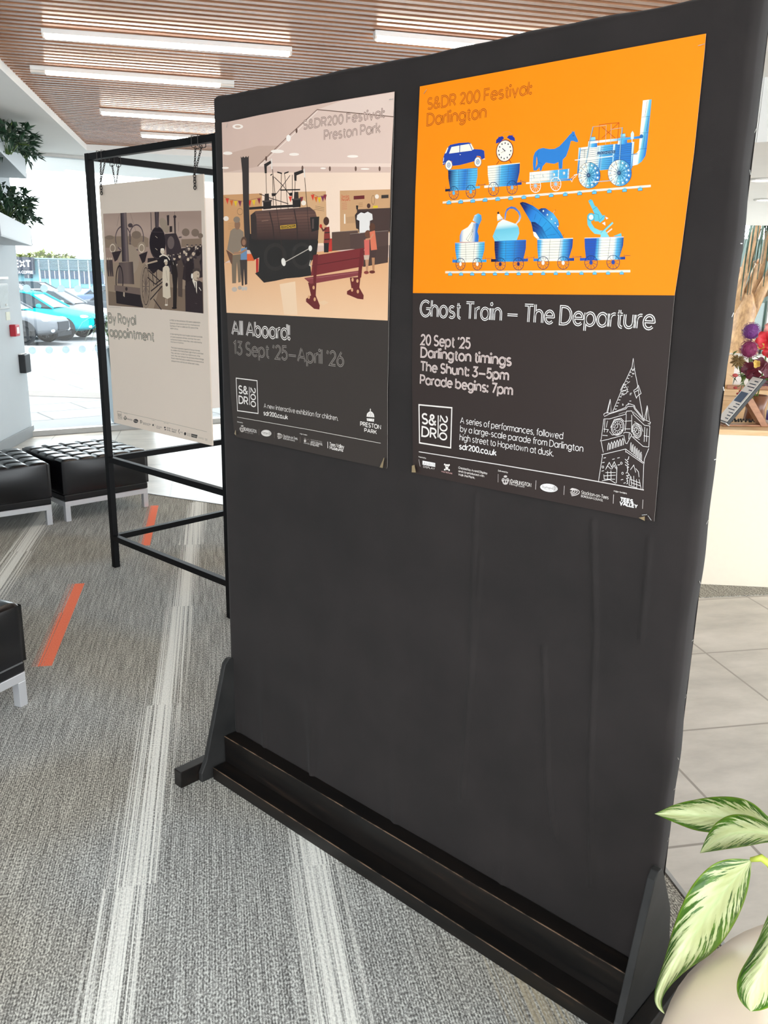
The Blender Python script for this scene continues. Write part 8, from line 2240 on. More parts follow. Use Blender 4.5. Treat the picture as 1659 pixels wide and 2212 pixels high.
# ------------------------------------------------------------------ wall fittings at left
LM = lambda x, z, y=0: lw.M @ Matrix.Translation((x, y, z))
al = thing('fire_alarm_call_point', 'small red fire alarm call point on the grey-white wall', 'fire alarm', LM(.33, 1.03).translation, R(94.2))
b = MB(); b.box(-.055, .055, -.055, 0, -.052, .052); b.build('housing', 'red', al, bevel=.006)
b = MB(); b.box(-.030, .030, -.058, -.0555, -.028, .030); b.build('glass_plate', 'white_plastic', al, bevel=.001)
b = MB(); b.box(.0555, .060, -.046, -.012, -.036, .034); b.build('side_label', 'white_plastic', al)
cr = thing('card_reader', 'black box reader fixed low at the edge of the grey-white wall', 'card reader', LM(.53, .715).translation, R(94.2))
b = MB(); b.box(-.09, .06, -.06, 0, -.085, .085); b.build('housing', 'card_black', cr, bevel=.006)
b = MB(); b.box(-.092, .062, -.03, 0, .086, .094); b.build('top_cover', 'white_plastic', cr, bevel=.002)
nt = thing('wall_notice', 'framed grey notice on the wall above the red alarm point', 'notice', LM(.20, 1.33).translation, R(94.2))
b = MB(); b.box(-.15, .09, -.014, 0, -.105, .115); b.build('frame', 'alu', nt, bevel=.003)
b = MB(); b.box(-.138, .078, -.016, -.0142, -.092, .100); b.build('notice_sheet', 'notice', nt)
b = MB(); b.ball((-.0, -.018, -.07), .010, 8); b.build('knob', 'wm', nt, smooth=True)
b = MB(); b.box(-.2, .085, -.03, 0, .150, .172); b.build('top_ledge', 'white_plastic', nt, bevel=.002)
stx = MB(LM(.268, 1.16)); stx.box(-.05, .05, -.003, 0, -.036, .036); tag(stx.build('wall_sticker', 'sticker'), 'small pale paper sticker between the notice frame and red alarm point', 'sticker')

def leaf_quad(b, p, d, n, L_, w_):
    """folded pointed leaf from p along d"""
    d = Vector(d).normalized(); n = Vector(n); s = d.cross(n).normalized(); n = s.cross(d).normalized(); p = Vector(p)
    b.add([p, p+d*L_*.45+s*w_/2+n*w_*.15, p+d*L_-n*L_*.12, p+d*L_*.45-s*w_/2+n*w_*.15, p+d*L_*.5-n*w_*.05], [(0, 1, 4), (1, 2, 4), (2, 3, 4), (3, 0, 4)])
def shrub(root, name, mat, c, size, n, seed, leaf=(.07, .026), down=.2):
    rnd = random.Random(seed); b = MB(); st = MB()
    for i in range(n):
        a = rnd.uniform(0, 2*math.pi); rr = rnd.random()**.5; p = Vector((c[0]+size[0]*rr*math.cos(a), c[1]+size[1]*rr*math.sin(a), c[2]+size[2]*rnd.uniform(-.4, 1)*(1.15-rr*.7)))
        d = Vector((p.x-c[0], p.y-c[1], 0)); d = Vector((d.x/size[0], d.y/size[1], rnd.uniform(-.5, .9)-down)).normalized()
        for k in range(3):
            dd = (d+Vector((rnd.uniform(-.7, .7), rnd.uniform(-.7, .7), rnd.uniform(-.5, .5)))).normalized(); leaf_quad(b, p, dd, (rnd.uniform(-.4, .4), rnd.uniform(-.4, .4), 1), leaf[0]*rnd.uniform(.7, 1.2), leaf[1]*rnd.uniform(.8, 1.2))
        if i % 6 == 0: st.tube([(c[0]+(p.x-c[0])*.1, c[1]+(p.y-c[1])*.1, c[2]-size[2]*.45), ((c[0]+p.x)/2, (c[1]+p.y)/2, (c[2]+p.z)/2), p], .003, 5)
    f = b.build(name, mat, root)
    st.build('stems', 'stem_green', root); return f
tdir = Vector((-.29, .957, 0)).normalized(); tang = math.atan2(tdir.y, tdir.x)
def trough(label, start, z0, z1, L_, spots):
    root = thing('wall_planter', label, 'planter', (start[0], start[1], z0), tang, 'planters stepping up the left wall')
    b = MB(); h = z1-z0; b.box(0, L_, 0, .24, 0, .012); b.box(0, L_, 0, .012, .012, h); b.box(0, L_, .228, .24, .012, h); b.box(0, .012, .012, .228, .012, h); b.box(L_-.012, L_, .012, .228, .012, h); b.build('trough', 'trough', root, bevel=.002)
    b = MB(); b.box(.012, L_-.012, .012, .228, .012, h-.03); b.build('soil', 'soil', root)
    for x in (.3, L_-.5): b = MB(); b.bar((x, .24, .02), (x, .95, .02), .03); b.build('bracket', 'alu', root)
    for i, (x, y, z, sx, sy, sz, n) in enumerate(spots): shrub(root, 'foliage', 'shrub_leaf', (x, y, h+z), (sx, sy, sz), n, i*7+3, (.085, .036))
trough('lower long white planter box, dark shrub spilling over its far end', (-2.55, 5.9), 1.77, 1.925, 2.2, [(1.25, .08, .12, .50, .17, .17, 150), (1.95, .06, .05, .42, .13, .10, 60)])
trough('upper white planter box just under the ceiling, dark leaves hanging at both ends', (-2.55, 5.9), 2.335, 2.495, 2.2, [(.72, -.02, -.06, .36, .16, .17, 110), (2.2, .02, .03, .34, .12, .07, 50)])

# ------------------------------------------------------------------ ceiling lights
LLAB = ['long strip light nearest the camera among the timber slats', 'second strip light from the camera, its left end near the slat field edge', 'third strip light back, running behind the black panel\'s top', 'fourth and farthest strip light, above the black metal frame', 'strip light partly hidden by the black panel\'s top edge']
for i, (a, c) in enumerate(LIGHTS):
    ang = math.atan2(c[1]-a[1], c[0]-a[0]); L_ = math.dist(a, c)
    root = thing('strip_light', LLAB[i], 'ceiling light', (a[0], a[1], 2.625), ang, 'strip lights in the timber ceiling')
    b = MB(); b.box(0, L_, -.024, .024, 0, .023); b.build('housing', 'wm', root, bevel=.002)
    e0 = .08 if i == 1 else .012
    b = MB(); b.box(e0, L_-e0, -.020, .020, -.016, .0); b.build('diffuser', 'lamp', root, bevel=.004)
    for xa, xb in ((0, e0), (L_-e0, L_)): b = MB(); b.box(xa, xb, -.020, .020, -.012, 0); b.build('end_cap', 'lamp_off', root, bevel=.002)
for (x, y, z), lab in (((2.82, 6.95, fz), 'bright round downlight right of the black panel, over reception'), ((3.50, 8.5, fz), 'farther round downlight over reception, below the near one in the photo'), ((-3.0, 6.75, 2.6), 'round downlight in the white ceiling at the photo\'s left edge')):
    root = thing('downlight', lab, 'ceiling light', (x, y, z), 0, 'round ceiling downlights')
    b = MB(); b.lathe([(.075, 0), (.105, -.002), (.105, -.010), (.075, -.012), (.075, 0)], 32); b.build('trim_ring', 'wm', root, smooth=True)
    b = MB(); b.lathe([(0, -.003), (.074, -.003), (.074, -.006), (0, -.006)], 32); b.build('lens', 'downlight', root)
# ------------------------------------------------------------------ reception
DA = R(-5)
desk = thing('reception_desk', 'reception desk with cream front and beech top, right of the black panel', 'desk', (1.15, 4.389, 0), DA)
b = MB(); b.box(0, 2.6, 0, .03, .0, .815); b.build('front_panel', 'laminate', desk, bevel=.002)
b = MB(); b.box(-.01, 2.61, -.008, .325, .8155, .842); b.build('counter_top', 'beech', desk, bevel=.002)
b = MB(); b.box(0, 2.6, .295, .32, .0, .815); b.box(0, .03, .031, .294, 0, .815); b.box(2.57, 2.6, .031, .294, 0, .815); b.build('carcass', 'beech', desk)
b = MB(); b.box(0, 2.6, .3215, .80, .70, .725); b.box(0, .03, .33, .79, 0, .699); b.box(2.57, 2.6, .33, .79, 0, .699); b.build('work_surface', 'beech', desk, bevel=.002)
back = thing('back_counter', 'beech and white back counter behind the reception desk and flowers', 'counter', (1.5, 5.62, 0), DA)
b = MB(); b.box(0, 2.6, 0, .02, .10, .86); b.box(0, 2.6, .021, .5, .10, .84); b.box(0, 2.6, .04, .48, 0, .10); b.build('carcass', 'beech', back)
for i in range(5):
    g = MB(); x0 = .02+i*.515; g.box(x0, x0+.505, -.018, -.0005, .12, .83); dr = g.build('grooved_door', 'beech', back, bevel=.002)
    g = MB(); g.box(x0+.44, x0+.46, -.038, -.0185, .60, .76); g.build('handle', 'alu', dr, bevel=.003)
b = MB(); b.box(-.01, 2.61, -.03, .52, .865, .905); b.build('counter_top', 'beech', back, bevel=.002)
b = MB(); b.box(.76, 2.6, .22, .25, .91, 1.115); b.box(.76, 2.6, .06, .22, 1.09, 1.115); b.build('upstand', 'white_top', back, bevel=.002)
b = MB(); b.box(.66, .745, .05, .26, .906, 1.115); b.build('divider', 'beech', back, bevel=.002)
b = MB(); b.prism([(.70, .0), (1.05, .0), (1.05, .012), (.70, .012)], 'z', .906, .93); b.build('cable_cover', 'stand_wood', back, bevel=.002)
# leaflet display on a wooden easel
tb = thing('leaflet_stand', 'slanted leaflet stand with a printed white sheet, on the reception desk', 'leaflet stand', (1.765, 4.455, .8432), R(3))
# local: x points along the face normal (left, toward viewer), y depth along the board width, z up; the board leans back along +x... built by a rotated frame
Lb = Matrix.Translation((-.012, 0, .022)) @ Matrix.Rotation(R(36), 4, 'Y')
b = MB(Lb); b.box(0, .018, -.06, .06, 0, .285); bd = b.build('board', 'black_plastic', tb, bevel=.002)
b = MB(Lb); b.box(-.002, -.0003, -.056, .056, .006, .279); sh = b.build('printed_sheet', 'white_top', tb)
b = MB(Lb)
rnd = random.Random(4)
for z0, z1, y0, y1 in ((.125, .185, -.035, .045),): b.box(-.0032, -.0021, y0, y1, z0, z1)
b.build('printed_photo', 'paint_blue', sh)
for i in range(14):
    z = .02+i*.018
    if .11 < z < .19: continue
    b = MB(Lb); y0 = rnd.uniform(-.05, -.035); b.box(-.0032, -.0021, y0, y0+rnd.uniform(.03, .08), z, z+.005); b.build('printed_line', 'shop_glass', sh)
b = MB(Lb); b.box(-.006, .022, -.062, .062, -.006, 0); b.build('lip', 'alu', tb, bevel=.001)
b = MB(); b.prism([(.098, .125), (.122, .150), (.228, 0), (.190, 0)], 'y', -.03, .03); b.build('easel_leg', 'stand_wood', tb, bevel=.002)
b = MB(); b.box(-.01, .2, -.025, .025, 0, .008); b.build('easel_foot', 'stand_wood', tb, bevel=.002)
# desk phone on the lower work surface
ph = thing('desk_phone', 'black desk phone behind the slanted leaflet stand, beside the black panel', 'telephone', (1.80, 4.78, .7265), R(-20))
b = MB(); b.prism([(-.10, 0), (.11, 0), (.11, .03), (-.02, .13), (-.10, .15)], 'y', -.09, .09); b.build('base', 'black_plastic', ph, bevel=.008, loc=None)
b = MB(); b.tube([(-.115, -.062, .150), (-.10, -.062, .178), (-.02, -.062, .170), (.06, -.062, .118), (.098, -.062, .070), (.095, -.062, .048)], [.022, .026, .017, .017, .026, .022], 12); b.build('handset', 'black_plastic', ph, smooth=True)
b = MB()
for i in range(4):
    for j in range(3): b.box(.0+i*.024-.012, .0+i*.024+.006, -.005+j*.026, .013+j*.026, .121-i*.023, .128-i*.020)
b.build('keys', 'alu', ph)
# bead lanyard, sanitiser bottle
b = MB(); rnd = random.Random(8)
for i in range(34): a = i/34*2*math.pi; b.ball((.055*math.cos(a)*1.6+rnd.uniform(-.006, .006), .03*math.sin(a)+rnd.uniform(-.005, .005), .006), .006, 5)
bl_ = tag(b.build('bead_lanyard', 'black_plastic', None, smooth=True, loc=(1.935, 4.60, .8432)), 'dark bead lanyard lying on the desk behind the leaflet stand', 'lanyard')
bt = thing('sanitiser_bottle', 'white bottle with violet band at the photo\'s right edge, on the desk', 'bottle', (2.065, 4.55, .8432))
b = MB(); b.lathe([(0, 0), (.034, 0), (.038, .01), (.038, .09), (.030, .115), (.012, .125), (.012, .14), (0, .14)], 24); b.build('bottle_body', 'white_plastic', bt, smooth=True)
b = MB(); b.lathe([(.0385, .02), (.0392, .022), (.0392, .07), (.0385, .072)], 24); b.build('band', 'violet', bt, smooth=True)
b = MB(); b.tube([(0, 0, .141), (0, 0, .165), (-.03, 0, .168)], .006, 8); b.build('pump', 'white_plastic', bt)
# flower arrangement
fl = thing('flower_arrangement', 'flower arrangement of purple alliums, red lily and wine orchids in a brown vase', 'flowers', (2.05, 4.76, .7265))
fp = lambda x, y, z: (x-2.05, y-4.76, z-.7265)
b = MB(); b.lathe([(0, 0), (.055, 0), (.062, .05), (.05, .16), (.062, .24), (.055, .24), (.045, .16), (0, .03)], 28); b.build('vase', 'vase', fl, smooth=True)
def allium(c, r, mat, seed):
    rnd = random.Random(seed); b = MB(); b.ball(c, r*.82, 12)
    for i in range(620):
        z = rnd.uniform(-1, 1); a = rnd.uniform(0, 6.283); q = math.sqrt(1-z*z); n = Vector((q*math.cos(a), q*math.sin(a), z)); p = Vector(c)+n*r*rnd.uniform(.86, 1.02)
        t = n.cross(Vector((rnd.random()-.5, rnd.random()-.5, rnd.random()-.5))).normalized(); u = n.cross(t); s = r*.075
        b.add([p+t*s+n*s*.3, p+u*s*.4, p-t*s+n*s*.3, p-u*s*.4], [(0, 1, 2, 3)]); b.add([p+u*s+n*s*.3, p+t*s*.4, p-u*s+n*s*.3, p-t*s*.4], [(0, 1, 2, 3)])
    h = b.build('allium_head', mat, fl); st = MB(); st.tube([c, ((c[0])*.6, c[1]*.6, c[2]*.6), (0, 0, .22)], .004, 6); st.build('stem', 'stem_green', h)
allium(fp(1.915, 4.62, 1.318), .049, 'allium_purple', 1); allium(fp(1.90, 4.58, 1.228), .050, 'allium_magenta', 2)
def petals(name, c, n, L_, w_, d, mat, tilt, curl=.3, seed=0):
    d = Vector(d).normalized(); a0 = d.cross(Vector((0, .3, 1))).normalized(); b0 = d.cross(a0); b = MB(); c = Vector(c)
    for i in range(n):
        a = 2*math.pi*i/n+seed; s = a0*math.cos(a)+b0*math.sin(a); t = d.cross(s); rows = []
        for k in range(7):
            f = k/6; wdt = w_*math.sin(math.pi*(.12+.83*f))**.8; pp = c+s*L_*f*math.cos(tilt)+d*(L_*f*math.sin(tilt)-curl*L_*f*f*f); rows.append([pp-t*wdt/2+d*wdt*.12, pp, pp+t*wdt/2+d*wdt*.12])
        b.grid(rows)
    return b.build(name, mat, fl, smooth=True)
petals('lily_bloom', fp(1.985, 4.58, 1.275), 6, .085, .045, (-.5, -.8, .1), 'lily_red', .9, .5); petals('lily_bloom', fp(2.02, 4.60, 1.325), 6, .07, .04, (-.3, -.6, .6), 'lily_pink', .8, .5, .4); petals('lily_bloom', fp(2.0, 4.56, 1.225), 5, .05, .034, (-.6, -.6, -.3), 'lily_red', .7, .4, .2)
for c, d, s in ((fp(1.905, 4.57, 1.130), (-.6, -.8, .0), .2), (fp(1.965, 4.58, 1.150), (-.3, -.9, .2), .7), (fp(2.005, 4.57, 1.125), (0, -1, 0), .1), (fp(1.93, 4.56, 1.105), (-.3, -.8, -.4), .5), (fp(2.02, 4.60, 1.07), (-.2, -1, -.2), .9)): petals('orchid_bloom', c, 5, .042, .038, d, 'orchid_wine', .35, .1, s)
for c, d in ((fp(1.953, 4.57, 1.235), (-.3, -.7, .6)), (fp(1.945, 4.57, 1.155), (-.4, -.8, 0)), (fp(2.01, 4.56, 1.20), (-.1, -.8, .4))): petals('freesia_bloom', c, 5, .035, .022, d, 'freesia', .9, .2)
b = MB(); rnd = random.Random(3); c0 = Vector(fp(1.848, 4.58, 1.165)); b.ball(c0, .012, 6)
for i in range(130):
    d = Vector((rnd.uniform(-1, 1), rnd.uniform(-1, 1), rnd.uniform(-.9, 1))).normalized(); b.tube([c0, c0+d*.026, c0+d*rnd.uniform(.036, .044)], [.0015, .0022, .0006], 4)
b.build('spiky_seed_head', 'sea_holly', fl)
b = MB(); b.tube([fp(1.93, 4.60, 1.12), fp(1.875, 4.57, 1.10), fp(1.840, 4.56, 1.094)], .0025, 6); b.tube([fp(1.92, 4.60, 1.10), fp(1.885, 4.57, 1.055), fp(1.876, 4.56, 1.02), fp(1.865, 4.56, 1.00)], .0025, 6); b.tube([fp(1.885, 4.57, 1.055), fp(1.862, 4.56, 1.035), fp(1.85, 4.56, 1.03)], .002, 6)
for c in ((0, 0, .24),):
    for t in (fp(1.93, 4.6, 1.12), fp(2.0, 4.6, 1.2), fp(1.92, 4.6, 1.10), fp(1.86, 4.6, 1.15), fp(2.02, 4.62, 1.3)): b.tube([(0, 0, .2), (t[0]*.5, t[1]*.5, t[2]*.62), t], .003, 6)
b.build('stems', 'stem_green', fl)
b = MB()
for c, r in ((fp(1.836, 4.56, 1.093), .011), (fp(1.845, 4.56, 1.028), .008), (fp(1.863, 4.56, .997), .007), (fp(1.873, 4.56, 1.012), .006)): b.ball(c, r, 8, (1.4, 1, .9))
b.build('buds', 'bud_pink', fl, smooth=True)
b = MB(); rnd = random.Random(12)
for i in range(46):
    p = Vector(fp(rnd.uniform(1.90, 2.06), rnd.uniform(4.60, 4.76), rnd.uniform(1.02, 1.22))); leaf_quad(b, p, (rnd.uniform(-1, .6), rnd.uniform(-1, 0), rnd.uniform(-.6, .6)), (rnd.uniform(-.3, .3), rnd.uniform(-.3, .3), 1), rnd.uniform(.05, .10), .02)
b.build('leaves', 'stem_green', fl)
# stair with glass balustrade, ponytail palm
sb_r = thing('stair_balustrade', 'stair balustrade of pale green glass and two timber handrails, far right background', 'balustrade', (0, 0, 0))
for (x0, z0), (x1, z1) in (((4.85, 1.58), (9.0, 3.6)), ((4.45, .84), (9.0, 3.1))):
    b = MB(); b.tube([(x0, 13.3, z0), (x1, 13.3, z1)], .045, 12); b.build('handrail', 'handrail', sb_r, smooth=True)
b = MB(); b.prism([(4.4, 0), (9, 0), (9, 2.9), (4.4, .70)], 'y', 13.36, 13.375); b.build('glass_panel', 'green_glass', sb_r)
for x in (5.75, 7.0, 8.2): b = MB(); b.box(x-.03, x+.03, 13.29, 13.35, 0, .85+(x-4.45)*.49); b.build('upright', 'alu', sb_r)
b = MB(); [b.box(4.6+i*.28, 4.6+i*.28+.3, 13.45, 14.4, 0, .05+i*.17) for i in range(12)]; b.build('steps', 'dark_void', sb_r)
pm = thing('ponytail_palm', 'ponytail palm tree with swollen brown trunk and hanging strap leaves behind reception', 'tree', (5.05, 12.6, 0))
b = MB(); b.lathe([(0, 0), (.40, 0), (.46, .1), (.46, .42), (.42, .45), (0, .45)], 28); b.build('planter', 'white_top', pm, smooth=False)
b = MB(); b.tube([(0, 0, .40), (0, 0, .56), (.02, 0, .8), (.03, 0, 1.05), (.05, 0, 1.25), (.06, 0, 1.42), (.07, 0, 1.5)], [.37, .31, .21, .16, .145, .085, .02], 20)
for pth, rr in (([(-.02, 0, .95), (-.07, 0, 1.5), (.02, 0, 2.0), (.08, 0, 2.45)], [.08, .065, .062, .05]), ([(.03, -.02, .95), (.06, 0, 1.5), (.15, .0, 1.85)], [.075, .055, .05]), ([(.06, 0, .95), (.25, 0, 1.5), (.42, 0, 1.9), (.55, 0, 2.4)], [.09, .075, .065, .05]), ([(.07, 0, 1.0), (.16, .05, 1.45), (.24, .1, 1.7), (.28, .1, 2.3)], [.05, .045, .04, .04])): b.tube(pth, rr, 12)
b.build('trunk', 'bark', pm, smooth=True)
b = MB(); rnd = random.Random(6)
for hx, hy, hz, n in ((.08, 0, 2.5, 26), (.55, 0, 2.5, 46), (.28, .1, 2.35, 26)):
    for i in range(n):
        a = rnd.uniform(0, 6.283); r_ = rnd.uniform(.15, .5); dz = rnd.uniform(.5, 1.35); w_ = rnd.uniform(.016, .03); s = Vector((-math.sin(a), math.cos(a), 0))*w_; rows = []
        for k in range(6):
            f = k/5; p = Vector((hx+r_*math.cos(a)*math.sin(f*1.7), hy+r_*math.sin(a)*math.sin(f*1.7), hz+.18*math.sin(f*2.6)-dz*f*f)); q = s*(1-f*.8); rows.append([p-q, p+q])
        b.grid(rows)
b.build('strap_leaves', 'palm_leaf', pm)

# ------------------------------------------------------------------ potted plant in front at right
pt = thing('potted_plant', 'large cream round pot with a variegated broad-leaved plant, nearest at bottom right', 'plant', (.79, .93, 0))
b = MB(); prof = [(0, .0), (.20, 0), (.26, .03), (.345, .15), (.38, .28), (.385, .36), (.372, .43), (.34, .485), (.295, .52), (.255, .535), (.228, .538), (.218, .53), (.215, .51), (.235, .46), (.24, .40), (0, .40)]
b.lathe(prof, 64); b.build('pot', 'pot', pt, smooth=True)
b = MB(); b.lathe([(0, .455), (.15, .46), (.236, .45)], 40); b.build('soil', 'soil', pt, smooth=True)
bases = {}
for k, rows in LEAVES.items():
    me = bpy.data.meshes.new('leaf'); P = [[Vector((p[0]*1e-4-.79, p[1]*1e-4-.93, p[2]*1e-4)) for p in r] for r in rows]; nn = len(P[0]); vs = [p for r in P for p in r]
    fs = [(j*nn+i, j*nn+i+1, (j+1)*nn+i+1, (j+1)*nn+i) for j in range(len(P)-1) for i in range(nn-1)]
    me.from_pydata(vs, [], fs); uv = me.uv_layers.new(name='leaf')
    for lp in me.loops: j, i = divmod(lp.vertex_index, nn); v = j/(len(P)-1); uv.data[lp.index].uv = (i/(nn-1), (v if k in 'CD' else 1-v)+{'A': 0, 'B': 3, 'C': 6, 'D': 9}[k])
    me.polygons.foreach_set('use_smooth', [True]*len(me.polygons)); me.materials.append(MAT['vleaf'])
    o = bpy.data.objects.new('leaf', me); COL.objects.link(o); o.parent = pt
    sd_m = o.modifiers.new('s', 'SUBSURF'); sd_m.levels = 1; sd_m.render_levels = 2; so = o.modifiers.new('t', 'SOLIDIFY'); so.thickness = .0008
    bases[k] = P[0][4] if k in 'CD' else P[-1][4]
crown = Vector((0, 0, .45))
ST = {k: [q, q.lerp(crown, .35)+Vector((0, 0, .04)), q.lerp(crown, .72)+Vector((0, 0, .02)), crown] for k, q in bases.items()}
ST['C'][1:2] = [Vector((-.187, .23, .684)), Vector((-.173, .23, .673)), Vector((-.14, .20, .63))]
for k, p in ST.items():
    b = MB(); b.tube(p, [.004]+[.006]*(len(p)-2)+[.008], 8); b.build('stem', 'leaf_tip', pt, smooth=True)

# ------------------------------------------------------------------ outside
po = thing('outdoor_planter', 'tall tapered blue-grey planter of strap-leaved grass outside the window', 'planter', (-2.73, 9.13, 0), R(31))
b = MB(); b.prism([(-.16, -.16), (.16, -.16), (.16, .16), (-.16, .16)], 'z', 0, .01)
b = MB(); lo, hi = .17, .27
b.add([(-lo, -lo, 0), (lo, -lo, 0), (lo, lo, 0), (-lo, lo, 0), (-hi, -hi, .82), (hi, -hi, .82), (hi, hi, .82), (-hi, hi, .82)], [(0, 1, 2, 3), (0, 1, 5, 4), (1, 2, 6, 5), (2, 3, 7, 6), (3, 0, 4, 7), (4, 5, 6, 7)]); b.build('planter_box', 'planter_grey', po, bevel=.01)
b = MB(); rnd = random.Random(2)
for i in range(130):
    a = rnd.uniform(0, 6.283); r_ = rnd.uniform(.12, .46); h = rnd.uniform(.15, .6); w_ = rnd.uniform(.008, .016); s = Vector((-math.sin(a), math.cos(a), 0))*w_; x0, y0 = rnd.uniform(-.15, .15), rnd.uniform(-.15, .15); rows = []
    for k in range(6): f = k/5; p = Vector((x0+r_*f*math.cos(a), y0+r_*f*math.sin(a), .82+h*math.sin(f*2.4)*.6-.12*f*f)); q = s*(1-f*.9); rows.append([p-q, p+q])
    b.grid(rows)
b.build('strap_leaves', 'pale_leaf', po)
b = MB()
for i in range(9): a = rnd.uniform(0, 6.283); b.tube([(0, 0, .85), (.12*math.cos(a), .12*math.sin(a), 1.4), (.3*math.cos(a), .3*math.sin(a), 1.75)], [.004, .003, .0015], 5)
b.build('tall_stalks', 'stem_green', po)
def make_car(paint, estate=False):
    root = thing('car', '-', 'car', group='cars in the car park')
    L_, Wd = 4.4, .88
    # station: x, z of sill, z of belt/hood, half width, roof z (0 = none), roof half width
    st = [(0, .42, .62, .62, 0), (.12, .30, .74, .80, 0), (.5, .24, .78, .87, 0), (1.0, .22, .87, .89, 0), (1.35, .22, .94, .89, 0), (2.0, .22, .98, .90, 0), (2.9, .22, 1.0, .90, 0), (3.6, .24, 1.02, .89, 0), (4.1, .28, 1.0, .85, 0), (4.32, .36, .92, .76, 0), (4.4, .48, .80, .66, 0)]
    rows = []
    for x, zs, zb, hw, _ in st:
        mid = (zs+zb)/2; rows.append([(L_/2-x, -hw*.9, zs), (L_/2-x, -hw, zs+.1), (L_/2-x, -hw*1.01, mid), (L_/2-x, -hw*.97, zb-.07), (L_/2-x, -hw*.88, zb), (L_/2-x, -hw*.45, zb+.035), (L_/2-x, hw*.45, zb+.035), (L_/2-x, hw*.88, zb), (L_/2-x, hw*.97, zb-.07), (L_/2-x, hw*1.01, mid), (L_/2-x, hw, zs+.1), (L_/2-x, hw*.9, zs)])
    b = MB(); b.grid(rows)
    for r in (rows[0], rows[-1]): b.add(r, [tuple(range(12))])
    b.add([p for r in rows for p in (r[0], r[-1])], [(2*i, 2*i+1, 2*i+3, 2*i+2) for i in range(len(rows)-1)])
    o = b.build('body', paint, root, smooth=True); o.modifiers.new('s', 'SUBSURF').render_levels = 2
    xr = 4.15 if estate else 3.75; xr2 = 3.75 if estate else 3.15
    gh = [(1.22, .99, .74), (1.95, 1.40, .60), (2.3, 1.45, .60), (xr2, 1.43, .60), (xr, 1.02, .70)]
    b = MB(); pr = [(L_/2-x, z) for x, z, _ in gh]; n = len(gh)
    b.add([(L_/2-x, -hw, z) for x, z, hw in gh]+[(L_/2-x, hw, z) for x, z, hw in gh], [tuple(range(n)), tuple(range(2*n-1, n-1, -1))]+[(i, i+1, n+i+1, n+i) for i in range(n-1)]); g_ = b.build('windows', 'car_glass', root, bevel=.02)
    b = MB(); ro = [(1.90, 1.39, .615), (2.0, 1.43, .61), (2.3, 1.475, .60), (xr2, 1.455, .60), (xr2+.12, 1.40, .615)]
    b.grid([[(L_/2-x, -hw, z-.02), (L_/2-x, -hw*.8, z), (L_/2-x, hw*.8, z), (L_/2-x, hw, z-.02)] for x, z, hw in ro]); o = b.build('roof', paint, root, smooth=True); o.modifiers.new('t', 'SOLIDIFY').thickness = .03
    for s in (-1, 1):
        b = MB()
        for (xa, za, wa), (xb, zb, wb) in (((1.18, .97, .76), (1.95, 1.42, .612)), ((2.62, .99, .742), (2.66, 1.45, .608)), ((xr+.05, 1.0, .72), (xr2+.05, 1.44, .612))): b.bar((L_/2-xa, s*wa, za), (L_/2-xb, s*wb, zb), .07, .05)
        b.build('pillars', paint, root, bevel=.01)
        b = MB(); b.ball((L_/2-1.55, s*.98, 1.03), .1, 8, (.8, 1, .75)); b.build('mirror', paint, root, smooth=True)
        b = MB(); b.ball((L_/2-.30, s*.62, .70), .13, 8, (1.3, 1.3, .55)); b.build('headlight', 'lens', root, smooth=True)
        b = MB(); b.ball((L_/2-.10, s*.62, .42), .08, 8, (.7, 1.4, .8)); b.build('foglight', 'lens', root, smooth=True)
        for x in (.86, 3.5):
            wl = MB(Matrix.Translation((L_/2-x, s*.835, .32)) @ Matrix.Rotation(R(90), 4, 'X')); wl.torus((0, 0, 0), .255, .075, (1, 0, 0), (0, 1, 0), 32, 10); wl.lathe([(.23, -.09), (.23, .09)], 32); whl = wl.build('wheel', 'tyre', root, smooth=True)
            rm = MB(wl.M); rm.lathe([(.235, -s*-.07), (.215, s*.085), (.20, s*.07)], 32); rm.ball((0, 0, s*.085), .05, 6, (1, 1, .4))
            for k in range(5):
                for dd in (-.16, .16): a = 2*math.pi*k/5; rm.bar((.04*math.cos(a), .04*math.sin(a), s*.085), (.215*math.cos(a+dd), .215*math.sin(a+dd), s*.08), .03, .02)
            rm.build('rim', 'rim', whl)
            dk = MB(wl.M); dk.lathe([(0, s*.03), (.225, s*.03)], 24); dk.build('brake_disc', 'paint_grey', whl)
            if x < 1: cl = MB(wl.M); cl.box(-.20, -.10, -.06, .08, s*.055, s*.032); cl.build('caliper', 'caliper', whl, bevel=.005)
            ar = MB(Matrix.Translation((L_/2-x, s*.905, .34)) @ Matrix.Rotation(R(90), 4, 'X')); ar.lathe([(0, 0), (.375, 0), (.375, s*.012), (0, s*.012)], 32); ar.build('wheel_arch', 'tyre', root)
    b = MB(); b.box(L_/2-.06, L_/2+.012, -.42, .42, .42, .66); gr = b.build('grille', 'paint_black', root, bevel=.01)
    b = MB(); b.box(L_/2-.02, L_/2+.02, -.55, .55, .24, .36); b.build('lower_intake', 'paint_black', root, bevel=.01)
    return root
def repaint(c, mat):
    for ch in c.children:
        if ch.name.split('.')[0] in ('body', 'roof', 'pillars', 'mirror'):
            ch.data = ch.data.copy(); ch.data.materials.clear(); ch.data.materials.append(MAT[mat])
c0 = make_car('paint_silver')
